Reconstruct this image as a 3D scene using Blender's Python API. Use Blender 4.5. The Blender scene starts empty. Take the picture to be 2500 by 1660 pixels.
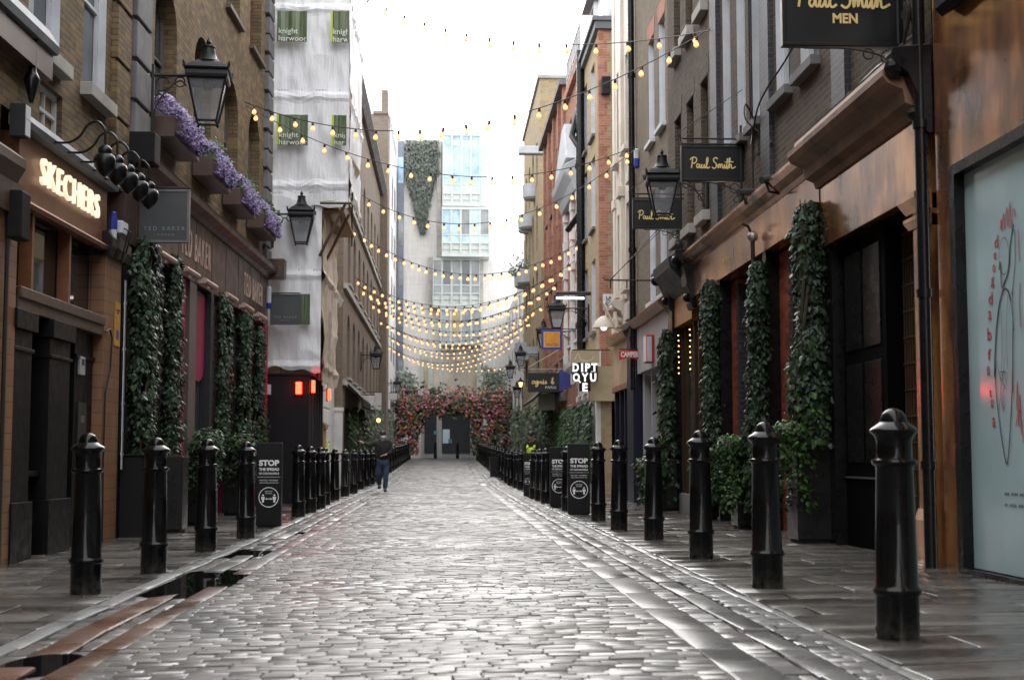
import bpy, bmesh, math, random
import numpy as np
from mathutils import Vector, Matrix, noise as mnoise
R = random.Random(7)
sc = bpy.context.scene
COL = sc.collection
PI = math.pi
# ------------------------------------------------------------------ camera
CAM_H = 1.0
FPX = 3472.0                    # focal length in photo pixels (50 mm on a 36 mm sensor, 2500 px wide)
YAW = math.atan(165/3472.0)     # camera looks slightly to the right of the street axis (+Y)
PITCH = math.radians(4.73)
CAM = Vector((0, 0, CAM_H))
_F = Vector((math.sin(YAW)*math.cos(PITCH), math.cos(YAW)*math.cos(PITCH), math.sin(PITCH)))
_Rt = Vector((math.cos(YAW), -math.sin(YAW), 0))
_U = _Rt.cross(_F)
def ray(u, v):                  # direction through a photo pixel
    return _F + _Rt*((u-1250)/FPX) - _U*((v-830)/FPX)
def gz(x, y):                   # height of the street surface: slight cross-fall near, a gentle climb far
    t = 0.02*max(0.0, 1-max(0, y)/32.0)
    r = 0.0
    if y > 46: r = 0.0186*((y-46)**2/16 if y < 54 else (y-50))*1.0
    return t*max(-5, min(5, x)) + min(r, 1.6)
def at_ground(u, v):
    d = ray(u, v); z = 0.0
    for _ in range(12):
        k = (z-CAM.z)/d.z if abs(d.z) > 1e-6 else 100
        if k < 0 or k > 108: k = 104/d.y
        p = CAM+d*k; z = gz(p.x, p.y)
    return Vector((p.x, p.y, z))
XR = 4.3                        # facade line on the one side
def XL(y): return -(4.8-0.03*y)    # facade line on the other side
def on_depth(u, v, y):
    d = ray(u, v); return CAM+d*(y/d.y)
def on_x(u, v, x):
    d = ray(u, v); return CAM+d*(x/d.x)
def on_right(u, v, d=0): return on_x(u, v, XR-d)
def on_left(u, v, d=0):
    r = ray(u, v)               # x = -4.8+.03y+d
    k = (-4.8+d)/(r.x-0.03*r.y); return CAM+r*k
cam_d = bpy.data.cameras.new("camera"); cam = bpy.data.objects.new("camera", cam_d); COL.objects.link(cam)
cam_d.lens = 50; cam_d.sensor_width = 36; cam_d.clip_end = 3000; cam_d.clip_start = 0.05
cam.location = CAM; cam.rotation_euler = (PI/2+PITCH, 0, -YAW)
cam_d.dof.use_dof = True; cam_d.dof.focus_distance = 21.0; cam_d.dof.aperture_fstop = 3.6
sc.camera = cam

# ------------------------------------------------------------------ materials
MATS = {}
class NT:
    def __init__(s, name):
        m = bpy.data.materials.new(name); m.use_nodes = True
        s.m = m; s.t = m.node_tree; s.t.nodes.clear()
        s.out = s.n('ShaderNodeOutputMaterial'); s.b = s.n('ShaderNodeBsdfPrincipled')
        s.l(s.b.outputs[0], s.out.inputs[0])
    def n(s, typ, **kw):
        x = s.t.nodes.new(typ)
        for k, v in kw.items(): setattr(x, k, v)
        return x
    def l(s, a, b): s.t.links.new(a, b)
    def pos(s, scale=(1, 1, 1), mode='world'):
        if mode == 'world': g = s.n('ShaderNodeNewGeometry').outputs['Position']
        else: g = s.n('ShaderNodeTexCoord').outputs['Object']
        if scale == (1, 1, 1): return g
        v = s.n('ShaderNodeVectorMath', operation='MULTIPLY'); s.l(g, v.inputs[0]); v.inputs[1].default_value = scale
        return v.outputs[0]
    def noise(s, vec, scale, detail=4, rough=0.6):
        x = s.n('ShaderNodeTexNoise'); x.inputs['Scale'].default_value = scale; x.inputs['Detail'].default_value = detail
        x.inputs['Roughness'].default_value = rough; s.l(vec, x.inputs['Vector']); return x.outputs['Fac']
    def ramp(s, fac, stops):
        x = s.n('ShaderNodeValToRGB'); s.l(fac, x.inputs[0]); e = x.color_ramp.elements
        while len(e) < len(stops): e.new(0.5)
        for i, (p, c) in enumerate(stops):
            e[i].position = p; e[i].color = (c, c, c, 1) if isinstance(c, (int, float)) else tuple(c)+(1,)
        return x.outputs[0]
    def mix(s, fac, a, b, blend='MIX'):
        x = s.n('ShaderNodeMix', data_type='RGBA', blend_type=blend)
        if isinstance(fac, (int, float)): x.inputs[0].default_value = fac
        else: s.l(fac, x.inputs[0])
        for k, v in ((6, a), (7, b)):
            if isinstance(v, tuple): x.inputs[k].default_value = v+(1,) if len(v) == 3 else v
            else: s.l(v, x.inputs[k])
        return x.outputs[2]
    def bump(s, h, strength=0.3, dist=0.01):
        x = s.n('ShaderNodeBump'); x.inputs['Strength'].default_value = strength; x.inputs['Distance'].default_value = dist
        s.l(h, x.inputs['Height']); s.l(x.outputs[0], s.b.inputs['Normal'])
    def set(s, color=None, rough=None, metal=None, spec=None, emit=None, estr=None, alpha=None):
        for k, v in (('Base Color', color), ('Roughness', rough), ('Metallic', metal), ('Specular IOR Level', spec), ('Emission Color', emit), ('Emission Strength', estr)):
            if v is None: continue
            if isinstance(v, tuple): s.b.inputs[k].default_value = v+(1,) if len(v) == 3 else v
            elif isinstance(v, (int, float)): s.b.inputs[k].default_value = v
            else: s.l(v, s.b.inputs[k])
def reg(k, nt): MATS[k] = nt.m; return nt.m
def shade(c, f): return tuple(min(1, x*f) for x in c)

def plain(k, c, rough=0.55, var=0.25, scale=3.0, metal=0, spec=0.5, bump=0.0, bscale=60, rvar=0.0, mode='world'):
    """a painted or bare surface with uneven colour, grime and slightly uneven gloss"""
    t = NT(k); p = t.pos(mode=mode)
    n = t.noise(p, scale, 5, 0.65)
    t.set(color=t.ramp(n, [(0.28, shade(c, 1-var)), (0.72, shade(c, 1+var))]), rough=rough, metal=metal, spec=spec)
    if rvar: t.set(rough=t.ramp(t.noise(p, scale*2.3, 3), [(0.3, max(0.03, rough-rvar)), (0.7, min(1, rough+rvar))]))
    if bump: t.bump(t.noise(p, bscale, 3), bump, 0.01)
    return reg(k, t)
def brick(k, c1, c2, mortar, soot=0.45, bw=0.225, bh=0.075, ms=0.006, rough=0.85, bumps=0.5, offset=0.5, spec=0.3, c3=None):
    t = NT(k); g = t.pos()
    s = t.n('ShaderNodeSeparateXYZ'); t.l(g, s.inputs[0])
    a = t.n('ShaderNodeMath', operation='ADD'); t.l(s.outputs[0], a.inputs[0]); t.l(s.outputs[1], a.inputs[1])
    c = t.n('ShaderNodeCombineXYZ'); t.l(a.outputs[0], c.inputs[0]); t.l(s.outputs[2], c.inputs[1])
    b = t.n('ShaderNodeTexBrick'); t.l(c.outputs[0], b.inputs['Vector'])
    b.inputs['Scale'].default_value = 1; b.inputs['Brick Width'].default_value = bw; b.inputs['Row Height'].default_value = bh
    b.inputs['Mortar Size'].default_value = ms; b.inputs['Mortar Smooth'].default_value = 0.2; b.inputs['Bias'].default_value = -0.1
    b.offset = offset
    b.inputs['Color1'].default_value = c1+(1,); b.inputs['Color2'].default_value = c2+(1,); b.inputs['Mortar'].default_value = mortar+(1,)
    col = b.outputs['Color']
    if c3:
        v = t.n('ShaderNodeVectorMath', operation='MULTIPLY'); t.l(c.outputs[0], v.inputs[0]); v.inputs[1].default_value = (1/bw, 1/bh, 1)
        f = t.n('ShaderNodeVectorMath', operation='FLOOR'); t.l(v.outputs[0], f.inputs[0])
        w = t.n('ShaderNodeTexWhiteNoise'); t.l(f.outputs[0], w.inputs['Vector'])
        col = t.mix(t.ramp(w.outputs['Value'], [(0.7, 0.0), (0.78, 0.75)]), col, c3)
    n1 = t.noise(g, 0.55, 6, 0.7); n2 = t.noise(t.pos((6, 6, 1)), 1.2, 4)
    col = t.mix(t.ramp(n1, [(0.35, soot), (0.7, 0.0)]), col, shade(c1, 0.25))
    col = t.mix(t.ramp(n2, [(0.4, 0.0), (0.75, 0.4)]), col, shade(c2, 1.5))
    t.set(color=col, rough=rough, spec=spec)
    m = t.n('ShaderNodeMath', operation='SUBTRACT'); t.l(t.noise(g, 90, 3), m.inputs[0]); t.l(b.outputs['Fac'], m.inputs[1])
    t.bump(m.outputs[0], bumps, 0.012)
    return reg(k, t)
def glow(k, c, strength):
    t = NT(k); t.set(color=(0.2, 0.2, 0.2), emit=c, estr=strength); return reg(k, t)
def window_glass(k, c, rough=0.04, spec=0.7, var=0.4):
    t = NT(k); p = t.pos(); n = t.noise(p, 0.9, 3)
    t.set(color=t.ramp(n, [(0.3, shade(c, 1-var)), (0.7, shade(c, 1+var))]), rough=rough, spec=spec)
    t.bump(t.noise(p, 1.6, 2), 0.05, 0.02); return reg(k, t)

brick('stock_brick', (.27, .185, .10), (.16, .115, .07), (.10, .085, .066), soot=.5, ms=.010, bumps=.9, c3=(.35, .235, .11))
brick('soot_brick', (.135, .10, .072), (.075, .062, .05), (.21, .185, .155), soot=.45, ms=.009, bumps=.8, c3=(.18, .13, .085))
brick('pale_brick', (.22, .175, .128), (.13, .105, .08), (.29, .26, .22), soot=.35, ms=.009, c3=(.26, .2, .11))
brick('blue_brick', (.035, .036, .045), (.055, .055, .065), (.10, .10, .10), soot=.2, rough=.5)
brick('glazed_brick', (.36, .175, .085), (.25, .125, .066), (.05, .04, .03), soot=.35, bw=.23, bh=.155, ms=.006, rough=.35, bumps=.35, offset=.0, spec=.5)
brick('red_brick', (.46, .105, .045), (.31, .065, .032), (.16, .11, .085), soot=.35, rough=.6, spec=.4, c3=(.12, .04, .03))
brick('far_red_brick', (.42, .19, .12), (.31, .14, .095), (.40, .32, .26), soot=.2, c3=(.25, .11, .08))  # far bricks are paler: distance haze put into their colour
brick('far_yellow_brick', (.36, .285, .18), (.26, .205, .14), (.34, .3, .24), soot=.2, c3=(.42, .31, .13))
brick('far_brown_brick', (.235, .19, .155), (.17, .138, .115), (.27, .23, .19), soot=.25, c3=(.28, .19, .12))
brick('cream_stone', (.70, .685, .66), (.64, .62, .60), (.56, .545, .52), soot=.05, bw=1.5, bh=.16, ms=.008, bumps=.3)
plain('portland', (.40, .38, .35), .8, .3, 2, bump=.3, bscale=40)
plain('grey_stone', (.155, .15, .15), .75, .35, 2, bump=.3, bscale=30)
plain('white_paint', (.62, .64, .68), .5, .15, 2)
plain('cream_paint', (.62, .56, .48), .6, .15, 1.5)
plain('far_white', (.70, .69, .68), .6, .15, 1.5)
plain('black_paint', (.008, .008, .009), .3, .3, 3, spec=.3, rvar=.1)
plain('black_matt', (.009, .009, .01), .6, .3, 3, spec=.2)
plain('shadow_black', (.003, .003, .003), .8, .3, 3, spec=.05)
plain('charcoal', (.03, .031, .034), .5, .2, 3, spec=.3, rvar=.1)
plain('navy_paint', (.008, .010, .026), .4, .25, 3, spec=.3)
plain('navy_far', (.14, .16, .21), .35, .2, 2)  # navy paled by distance haze put into the colour
plain('sign_grey', (.062, .066, .07), .45, .15, 3)
plain('lead', (.16, .17, .19), .55, .3, 4, bump=.2)
plain('slate', (.30, .34, .38), .6, .25, 3)
plain('brown_fascia', (.075, .042, .032), .42, .25, 1.4, rvar=.1)
plain('brown_box', (.10, .062, .05), .45, .25, 3)
plain('magenta_paint', (.33, .012, .075), .5, .2, 2)
plain('taupe', (.13, .115, .105), .5, .2, 2)
plain('orange_wood', (.26, .11, .05), .4, .3, 5, rvar=.1)
plain('dark_wood', (.085, .05, .035), .4, .4, 6, bump=.2)
plain('gold_paint', (.88, .66, .28), .4, .15, 8)
plain('text_white', (.75, .75, .75), .5, .08, 5)
plain('text_copper', (.58, .42, .36), .45, .2, 5)
plain('text_grey', (.25, .26, .27), .5, .1, 5)
plain('steel', (.34, .35, .37), .35, .2, 5, metal=.8)
plain('red_plastic', (.62, .02, .018), .4, .12, 4)
plain('blue_plastic', (.02, .05, .35), .4, .2, 4)
plain('yellow_sign', (.55, .30, .03), .5, .2, 5)
plain('orange_sign', (.72, .30, .04), .45, .2, 9)
plain('blue_sign', (.05, .06, .28), .45, .2, 5)
plain('sage_sign', (.45, .49, .38), .5, .12, 4)
plain('cable_black', (.012, .012, .012), .5, .1, 5)
plain('wood_hoard', (.36, .22, .12), .7, .25, 4)
plain('hoarding_paint', (.012, .011, .014), .6, .2, 2, spec=.2)
plain('metal_green', (.50, .54, .52), .4, .12, 2)
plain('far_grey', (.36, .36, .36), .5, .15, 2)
plain('concrete', (.30, .30, .30), .8, .2, 2)
plain('pale_shop', (.42, .41, .42), .5, .12, 2)
plain('balcony_grey', (.42, .44, .46), .6, .15, 3)
plain('plank', (.30, .17, .08), .7, .3, 5)
window_glass('glass_dark', (.012, .013, .015))
window_glass('glass_street', (.06, .07, .08))
window_glass('glass_blue', (.30, .46, .60), .12)
window_glass('glass_teal', (.42, .62, .64), .15)
window_glass('glass_grey', (.20, .22, .23), .1)
window_glass('glass_blind', (.46, .62, .66), .10, .6, .12)
window_glass('glass_lit', (.30, .20, .09), .1)  # warm interior light put into the pane colour
glow('bulb_glow', (1.0, .42, .12), 1.5)
glow('bulb_core', (1.0, .56, .22), 2.0)
glow('red_glow', (1.0, .014, .004), 26.0)
glow('sign_glow', (1.0, .80, .50), 1.25)
glow('sign_strip_glow', (1, .6, .22), 9.0)
glow('tube_glow', (1.0, .93, .85), 3.0)
glow('lamp_glow', (1.0, .55, .18), 4.0)
glow('white_letter_glow', (1, 1, .98), 1.3)
glow('fairy_glow', (1, .5, .15), 5.0)

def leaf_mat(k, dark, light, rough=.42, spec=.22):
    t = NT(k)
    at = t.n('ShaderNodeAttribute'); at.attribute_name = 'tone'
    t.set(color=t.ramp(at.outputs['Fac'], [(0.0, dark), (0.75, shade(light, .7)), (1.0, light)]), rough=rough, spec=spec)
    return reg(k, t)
leaf_mat('ivy_dark', (.004, .011, .006), (.035, .075, .032), .38, .28)
leaf_mat('ivy_bright', (.008, .027, .007), (.065, .15, .032))
leaf_mat('ivy_far', (.05, .075, .055), (.16, .22, .15), .5, .3)  # far leaves lightened, haze put into the colour
leaf_mat('ivy_pale', (.17, .20, .17), (.40, .44, .38), .6, .2)
leaf_mat('lilac_petal', (.22, .16, .33), (.62, .54, .80), .7, .2)
leaf_mat('pink_petal', (.28, .10, .13), (.70, .30, .36), .7, .2)
leaf_mat('orange_petal', (.35, .09, .03), (.75, .27, .07), .7, .2)
plain('stem_brown', (.06, .045, .03), .8, .3, 8)

# wet stone
def wet(k, dark, light, rlo, rhi, spec=.5, nscale=.9, bump=.25, bscale=35, streak=(1, 1, 1), tint=None):
    t = NT(k); p = t.pos()
    at = t.n('ShaderNodeAttribute'); at.attribute_name = 'tone'
    n = t.noise(t.pos(streak), nscale, 5, .6); n2 = t.noise(p, 14, 4)
    c = t.ramp(at.outputs['Fac'], [(0, dark), (1, light)])
    if tint: c = t.mix(t.ramp(t.noise(p, .35, 3), [(.45, 0.0), (.65, .7)]), c, tint)
    c = t.mix(t.ramp(n2, [(.3, .5), (.7, 0.0)]), c, shade(dark, .5))
    t.set(color=c, rough=t.ramp(n, [(.36, rlo), (.64, rhi)]), spec=spec)
    t.bump(t.noise(p, bscale, 4, .7), bump, .006)
    return reg(k, t)
wet('sett_wet', (.09, .088, .088), (.22, .213, .21), .25, .52, spec=.8, nscale=.5, bump=.35, bscale=30, tint=(.17, .14, .12))
wet('granite_wet', (.09, .09, .093), (.2, .195, .19), .22, .44, spec=.7, bump=.3)
wet('kerb_wet', (.2, .2, .2), (.36, .36, .36), .2, .45, bump=.3)
wet('orange_granite', (.10, .055, .04), (.22, .11, .07), .18, .42, bump=.35)
wet('flag_wet', (.062, .058, .053), (.17, .158, .145), .06, .40, nscale=.8, bump=.22, bscale=22, streak=(.5, 1.6, 1))
wet('mortar_wet', (.03, .03, .03), (.06, .058, .056), .25, .5)
t = NT('puddle'); t.set(color=(.006, .006, .006), rough=.015, spec=.5); reg('puddle', t)

# copper-brown polished shopfront panel; the bright orange patches are painted reflections
t = NT('copper_panel'); p = t.pos((1, 1, .55))
n = t.noise(p, 1.7, 5, .6); n2 = t.noise(t.pos((1, 3, .25)), 5, 4)
c = t.ramp(n, [(.32, (.07, .042, .032)), (.45, (.36, .15, .065)), (.62, (.98, .47, .18))])
c = t.mix(t.ramp(n2, [(.5, 0.0), (.72, .38)]), c, (.10, .052, .034))
t.set(color=c, rough=t.ramp(n, [(.3, .30), (.7, .17)]), metal=.6, spec=.5); t.b.inputs['Coat Weight'].default_value = .9; t.b.inputs['Coat Roughness'].default_value = .13; t.bump(n2, .10, .01); reg('copper_panel', t)
t = NT('copper_matt'); p = t.pos(); n = t.noise(p, 2.2, 5)
t.set(color=t.ramp(n, [(.3, (.12, .07, .045)), (.7, (.34, .19, .11))]), rough=.55, metal=.2); reg('copper_matt', t)
# plastic sheeting
t = NT('sheet_plastic'); p = t.pos(); n = t.noise(t.pos((1, 1, .4)), 1.4, 5)
c = t.ramp(n, [(.3, (.82, .83, .87)), (.7, (.92, .93, .96))])
t.set(color=c, rough=.38, spec=.4); t.b.inputs['Transmission Weight'].default_value = 0
t.bump(t.noise(t.pos((3, 3, .8)), 3, 5), .55, .04); reg('sheet_plastic', t)
t = NT('sheet_brown'); n = t.noise(t.pos((1, 1, .4)), 1.8, 4)
t.set(color=t.ramp(n, [(.3, (.52, .42, .33)), (.7, (.74, .64, .55))]), rough=.4); t.bump(t.noise(t.pos((4, 4, .8)), 3, 4), .4, .03); reg('sheet_brown', t)
t = NT('banner_green'); n = t.noise(t.pos((5, 5, .7)), 1.5, 4)
t.set(color=t.ramp(n, [(.3, (.06, .095, .035)), (.75, (.17, .22, .13))]), rough=.35); reg('banner_green', t)
plain('banner_lime', (.50, .60, .03), .5, .1, 4)
plain('sheet_print', (.16, .17, .22), .6, .3, 8)
# clear lantern glazing: thin, mostly see-through panes
t = NT('lantern_glass')
tr = t.n('ShaderNodeBsdfTransparent'); tr.inputs[0].default_value = (.86, .88, .9, 1); mx = t.n('ShaderNodeMixShader'); mx.inputs[0].default_value = .30
t.set(color=(.45, .47, .5), rough=.08, spec=.6); t.l(tr.outputs[0], mx.inputs[1]); t.l(t.b.outputs[0], mx.inputs[2]); t.l(mx.outputs[0], t.out.inputs[0]); reg('lantern_glass', t)
plain('lantern_frost', (.62, .62, .64), .4, .1, 4)
plain('charcoal_wood', (.0075, .0075, .008), .45, .3, 4, spec=.16, rvar=.12)
plain('charcoal_metal', (.06, .06, .065), .35, .2, 6, metal=.5)
plain('white_grey', (.42, .43, .43), .5, .1, 5)
plain('red_sash', (.16, .045, .035), .5, .2, 4)
plain('steel_frame', (.15, .155, .16), .4, .25, 6)
plain('text_teal', (.20, .27, .30), .5, .1, 6)
plain('text_pale', (.80, .83, .77), .5, .1, 6)
t = NT('copper_gold'); p = t.pos(); sx = t.n('ShaderNodeSeparateXYZ'); t.l(p, sx.inputs[0])
t.set(color=t.ramp(t.noise(p, 2.5, 4), [(.3, (.20, .085, .04)), (.7, (.30, .14, .06))]), rough=.38, metal=.35); reg('copper_gold', t)
t = NT('sign_letters'); t.set(color=(.8, .74, .62), rough=.4, emit=(1, .84, .60), estr=.9); reg('sign_letters', t)
plain('ink_black', (.02, .02, .025), .5, .1, 5)
plain('red_ink', (.50, .06, .05), .5, .1, 5)
plain('lead_copper', (.20, .14, .11), .75, .25, 3)
plain('gate_glow_back', (.30, .17, .095), .5, .4, 4)  # warm light behind the gate put into this colour
plain('gate_steel', (.16, .10, .065), .35, .3, 6, metal=.4)  # lattice tone lifted to imitate warm light on the metal
plain('copper_lit', (.55, .27, .08), .28, .4, 2.2, metal=.5)  # orange light on the narrow fascia put into its base colour
plain('brass', (.07, .045, .02), .4, .2, 4, metal=.4)
plain('red_lintel', (.36, .11, .055), .7, .2, 4)
plain('slate_dark', (.10, .11, .12), .6, .2, 3)
plain('gilt_cream', (.40, .33, .21), .5, .15, 3)
plain('awning_dark', (.05, .045, .04), .75, .2, 3)
plain('teal_notice', (.05, .32, .33), .5, .1, 3)
plain('glass_teal_frame', (.55, .62, .63), .3, .1, 2)
t = NT('fascia_orange_cream'); p = t.pos(); t.set(color=t.ramp(t.noise(p, 1.2, 3), [(.3, (.34, .20, .11)), (.7, (.55, .38, .22))]), rough=.4); reg('fascia_orange_cream', t)  # uneven orange-cream fascia colour
t = NT('etched_glass'); n = t.noise(t.pos((1, 7, 2.2)), 2.2, 6, .75)
t.set(color=t.ramp(n, [(.46, (.01, .01, .011)), (.56, (.16, .16, .16))]), rough=.12); reg('etched_glass', t)
window_glass('glass_tan', (.30, .25, .17), .1)
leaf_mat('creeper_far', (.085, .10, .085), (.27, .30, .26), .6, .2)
leaf_mat('ivy_far_dark', (.045, .06, .045), (.19, .23, .15), .6, .2)  # lightened leaf colours imitate the veil of haze
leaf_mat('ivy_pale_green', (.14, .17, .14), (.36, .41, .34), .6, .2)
leaf_mat('crimson_petal', (.20, .075, .08), (.52, .18, .19), .7, .2)
# people
plain('skin', (.42, .24, .17), .5, .1, 20)
plain('hair', (.012, .010, .009), .5, .3, 40)
plain('jacket_black', (.012, .012, .014), .8, .3, 14, bump=.4, bscale=40)
plain('jeans', (.035, .055, .10), .85, .3, 12, bump=.3, bscale=80)
plain('shoe', (.02, .02, .022), .6, .2, 9)
plain('mask_blue', (.55, .66, .75), .7, .1, 9)
plain('hi_vis', (.62, .85, .06), .6, .15, 8)
plain('helmet', (.75, .78, .8), .35, .06, 5)

# ------------------------------------------------------------------ mesh building
class MB:
    def __init__(s): s.v = []; s.f = []; s.mi = []; s.cur = 0; s.tone = None
    def quad(s, *pts):
        i = len(s.v); s.v += [tuple(p) for p in pts]; s.f.append(tuple(range(i, i+len(pts)))); s.mi.append(s.cur)
    def hexa(s, P):             # 8 points: bottom ring 0-3, top ring 4-7
        i = len(s.v); s.v += [tuple(p) for p in P]
        for f in ((0, 3, 2, 1), (4, 5, 6, 7), (0, 1, 5, 4), (1, 2, 6, 5), (2, 3, 7, 6), (3, 0, 4, 7)):
            s.f.append(tuple(i+k for k in f)); s.mi.append(s.cur)
    def box(s, x0, x1, y0, y1, z0, z1):
        s.hexa([(x0, y0, z0), (x1, y0, z0), (x1, y1, z0), (x0, y1, z0), (x0, y0, z1), (x1, y0, z1), (x1, y1, z1), (x0, y1, z1)])
    def fb(s, fr, s0, s1, z0, z1, d0, d1):      # box in a facade frame: along, up, out
        s.hexa([fr(s0, z0, d0), fr(s1, z0, d0), fr(s1, z0, d1), fr(s0, z0, d1), fr(s0, z1, d0), fr(s1, z1, d0), fr(s1, z1, d1), fr(s0, z1, d1)])
    def prism(s, fr, poly, s0, s1):             # poly of (d,z) swept along the facade
        n = len(poly); i = len(s.v)
        for a in (s0, s1): s.v += [tuple(fr(a, z, d)) for d, z in poly]
        for k in range(n):
            s.f.append((i+k, i+(k+1) % n, i+n+(k+1) % n, i+n+k)); s.mi.append(s.cur)
        s.f.append(tuple(range(i+n-1, i-1, -1))); s.mi.append(s.cur); s.f.append(tuple(range(i+n, i+2*n))); s.mi.append(s.cur)
    def tube(s, pts, r, n=6, caps=True):
        pts = [Vector(p) for p in pts]; i0 = len(s.v); rs = r if isinstance(r, (list, tuple)) else [r]*len(pts)
        up = Vector((0, 0, 1)); prev = None
        for k, p in enumerate(pts):
            d = (pts[min(k+1, len(pts)-1)]-pts[max(k-1, 0)])
            d = d.normalized() if d.length > 1e-9 else Vector((0, 0, 1))
            a = prev-d*prev.dot(d) if prev else (d.cross(up) if abs(d.z) < .95 else d.cross(Vector((1, 0, 0))))
            if a.length < 1e-6: a = d.cross(Vector((0, 1, 0)))
            a.normalize(); b = d.cross(a); prev = a
            for j in range(n):
                t = 2*PI*j/n; s.v.append(tuple(p+(a*math.cos(t)+b*math.sin(t))*rs[k]))
        for k in range(len(pts)-1):
            for j in range(n):
                q = i0+k*n; s.f.append((q+j, q+(j+1) % n, q+n+(j+1) % n, q+n+j)); s.mi.append(s.cur)
        if caps:
            s.f.append(tuple(range(i0+n-1, i0-1, -1))); s.mi.append(s.cur)
            e = i0+(len(pts)-1)*n; s.f.append(tuple(range(e, e+n))); s.mi.append(s.cur)
    def lathe(s, prof, c=(0, 0, 0), n=24, sx=1, sy=1, rot=0):
        i0 = len(s.v); m = len(prof)
        for r, z in prof:
            for j in range(n):
                t = 2*PI*j/n+rot; s.v.append((c[0]+r*math.cos(t)*sx, c[1]+r*math.sin(t)*sy, c[2]+z))
        for k in range(m-1):
            for j in range(n):
                q = i0+k*n; s.f.append((q+j, q+(j+1) % n, q+n+(j+1) % n, q+n+j)); s.mi.append(s.cur)
        s.f.append(tuple(range(i0+n-1, i0-1, -1))); s.mi.append(s.cur)
        e = i0+(m-1)*n; s.f.append(tuple(range(e, e+n))); s.mi.append(s.cur)
    def ball(s, c, r, n=10, m=7, sz=1.0, sx=1.0, sy=1.0):
        s.lathe([(r*math.sin(PI*(k+.02)/(m-.96)), -r*sz*math.cos(PI*(k+.02)/(m-.96))) for k in range(m)], c, n, sx, sy)
    def leaf(s, c, nrm, up, w, h, tone):        # a five-point leaf blade, slightly folded
        n = nrm.normalized(); u = (up-n*up.dot(n))
        u = u.normalized() if u.length > 1e-4 else Vector((0, 0, 1)); r = u.cross(n); i = len(s.v); f = n*(w*.18)
        for p in (c, c+r*w*.5+u*h*.30-f, c+r*w*.30+u*h*.62-f*.5, c+u*h, c-r*w*.30+u*h*.62-f*.5, c-r*w*.5+u*h*.30-f):
            s.v.append(tuple(p))
        s.f += [(i, i+1, i+2, i+3), (i, i+3, i+4, i+5)]; s.mi += [s.cur, s.cur]
        if s.tone is None: s.tone = []
        s.tone += [tone, tone]
    def build(s, name, mats, parent=None, base=(0, 0, 0), smooth=False, bevel=0, recalc=True):
        base = Vector(base)
        me = bpy.data.meshes.new(name)
        me.from_pydata([(a-base.x, b-base.y, c-base.z) for a, b, c in s.v], [], s.f)
        ms = mats if isinstance(mats, (list, tuple)) else [mats]
        for m in ms: me.materials.append(MATS[m])
        if len(ms) > 1: me.polygons.foreach_set('material_index', s.mi)
        if s.tone is not None and len(s.tone) == len(s.f):
            a = me.attributes.new('tone', 'FLOAT', 'FACE'); a.data.foreach_set('value', s.tone)
        elif recalc:
            bm = bmesh.new(); bm.from_mesh(me); bmesh.ops.recalc_face_normals(bm, faces=bm.faces); bm.to_mesh(me); bm.free()
        if smooth:
            me.polygons.foreach_set('use_smooth', [True]*len(me.polygons))
            if smooth == 'auto':
                try: me.set_sharp_from_angle(angle=math.radians(38))
                except Exception: pass
        me.update()
        o = bpy.data.objects.new(name, me); COL.objects.link(o)
        if parent: o.parent = parent
        else: o.location = base
        if bevel:
            md = o.modifiers.new('edge', 'BEVEL'); md.width = bevel; md.segments = 2; md.limit_method = 'ANGLE'; md.angle_limit = .7
        return o

class Thing:                    # an Empty at the thing's base; parts are meshes under it
    def __init__(s, name, label, cat, base, group=None):
        s.base = Vector(base); o = bpy.data.objects.new(name, None); COL.objects.link(o); o.location = s.base
        o.empty_display_size = .1; o['label'] = label; o['category'] = cat
        if group: o['group'] = group
        s.o = o
    def part(s, name, mb, mats, sub=None, **kw):
        return mb.build(name, mats, sub if sub else s.o, s.base, **kw)
def solo(name, mb, mats, label, cat, base, group=None, **kw):
    o = mb.build(name, mats, None, base, **kw); o['label'] = label; o['category'] = cat
    if group: o['group'] = group
    return o
def setting(name, mb, mats, **kw):
    o = mb.build(name, mats, None, (0, 0, 0), **kw); o['kind'] = 'structure'; return o
def copy_tree(o, parent=None):
    c = o.copy(); COL.objects.link(c)
    if parent: c.parent = parent
    for ch in list(o.children): copy_tree(ch, c)
    return c

# facade frames: (along, up, out) -> world
def FR(s, z, d): return Vector((XR-d, s, z))
def FL(s, z, d): return Vector((XL(s)+d, s, z))
def frame_x(x): return lambda s, z, d: Vector((x-d, s, z))          # wall facing -X
def frame_xl(x): return lambda s, z, d: Vector((x+d, s, z))         # wall facing +X
def frame_y(y): return lambda s, z, d: Vector((s, y-d, z))          # wall facing the camera

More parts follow.
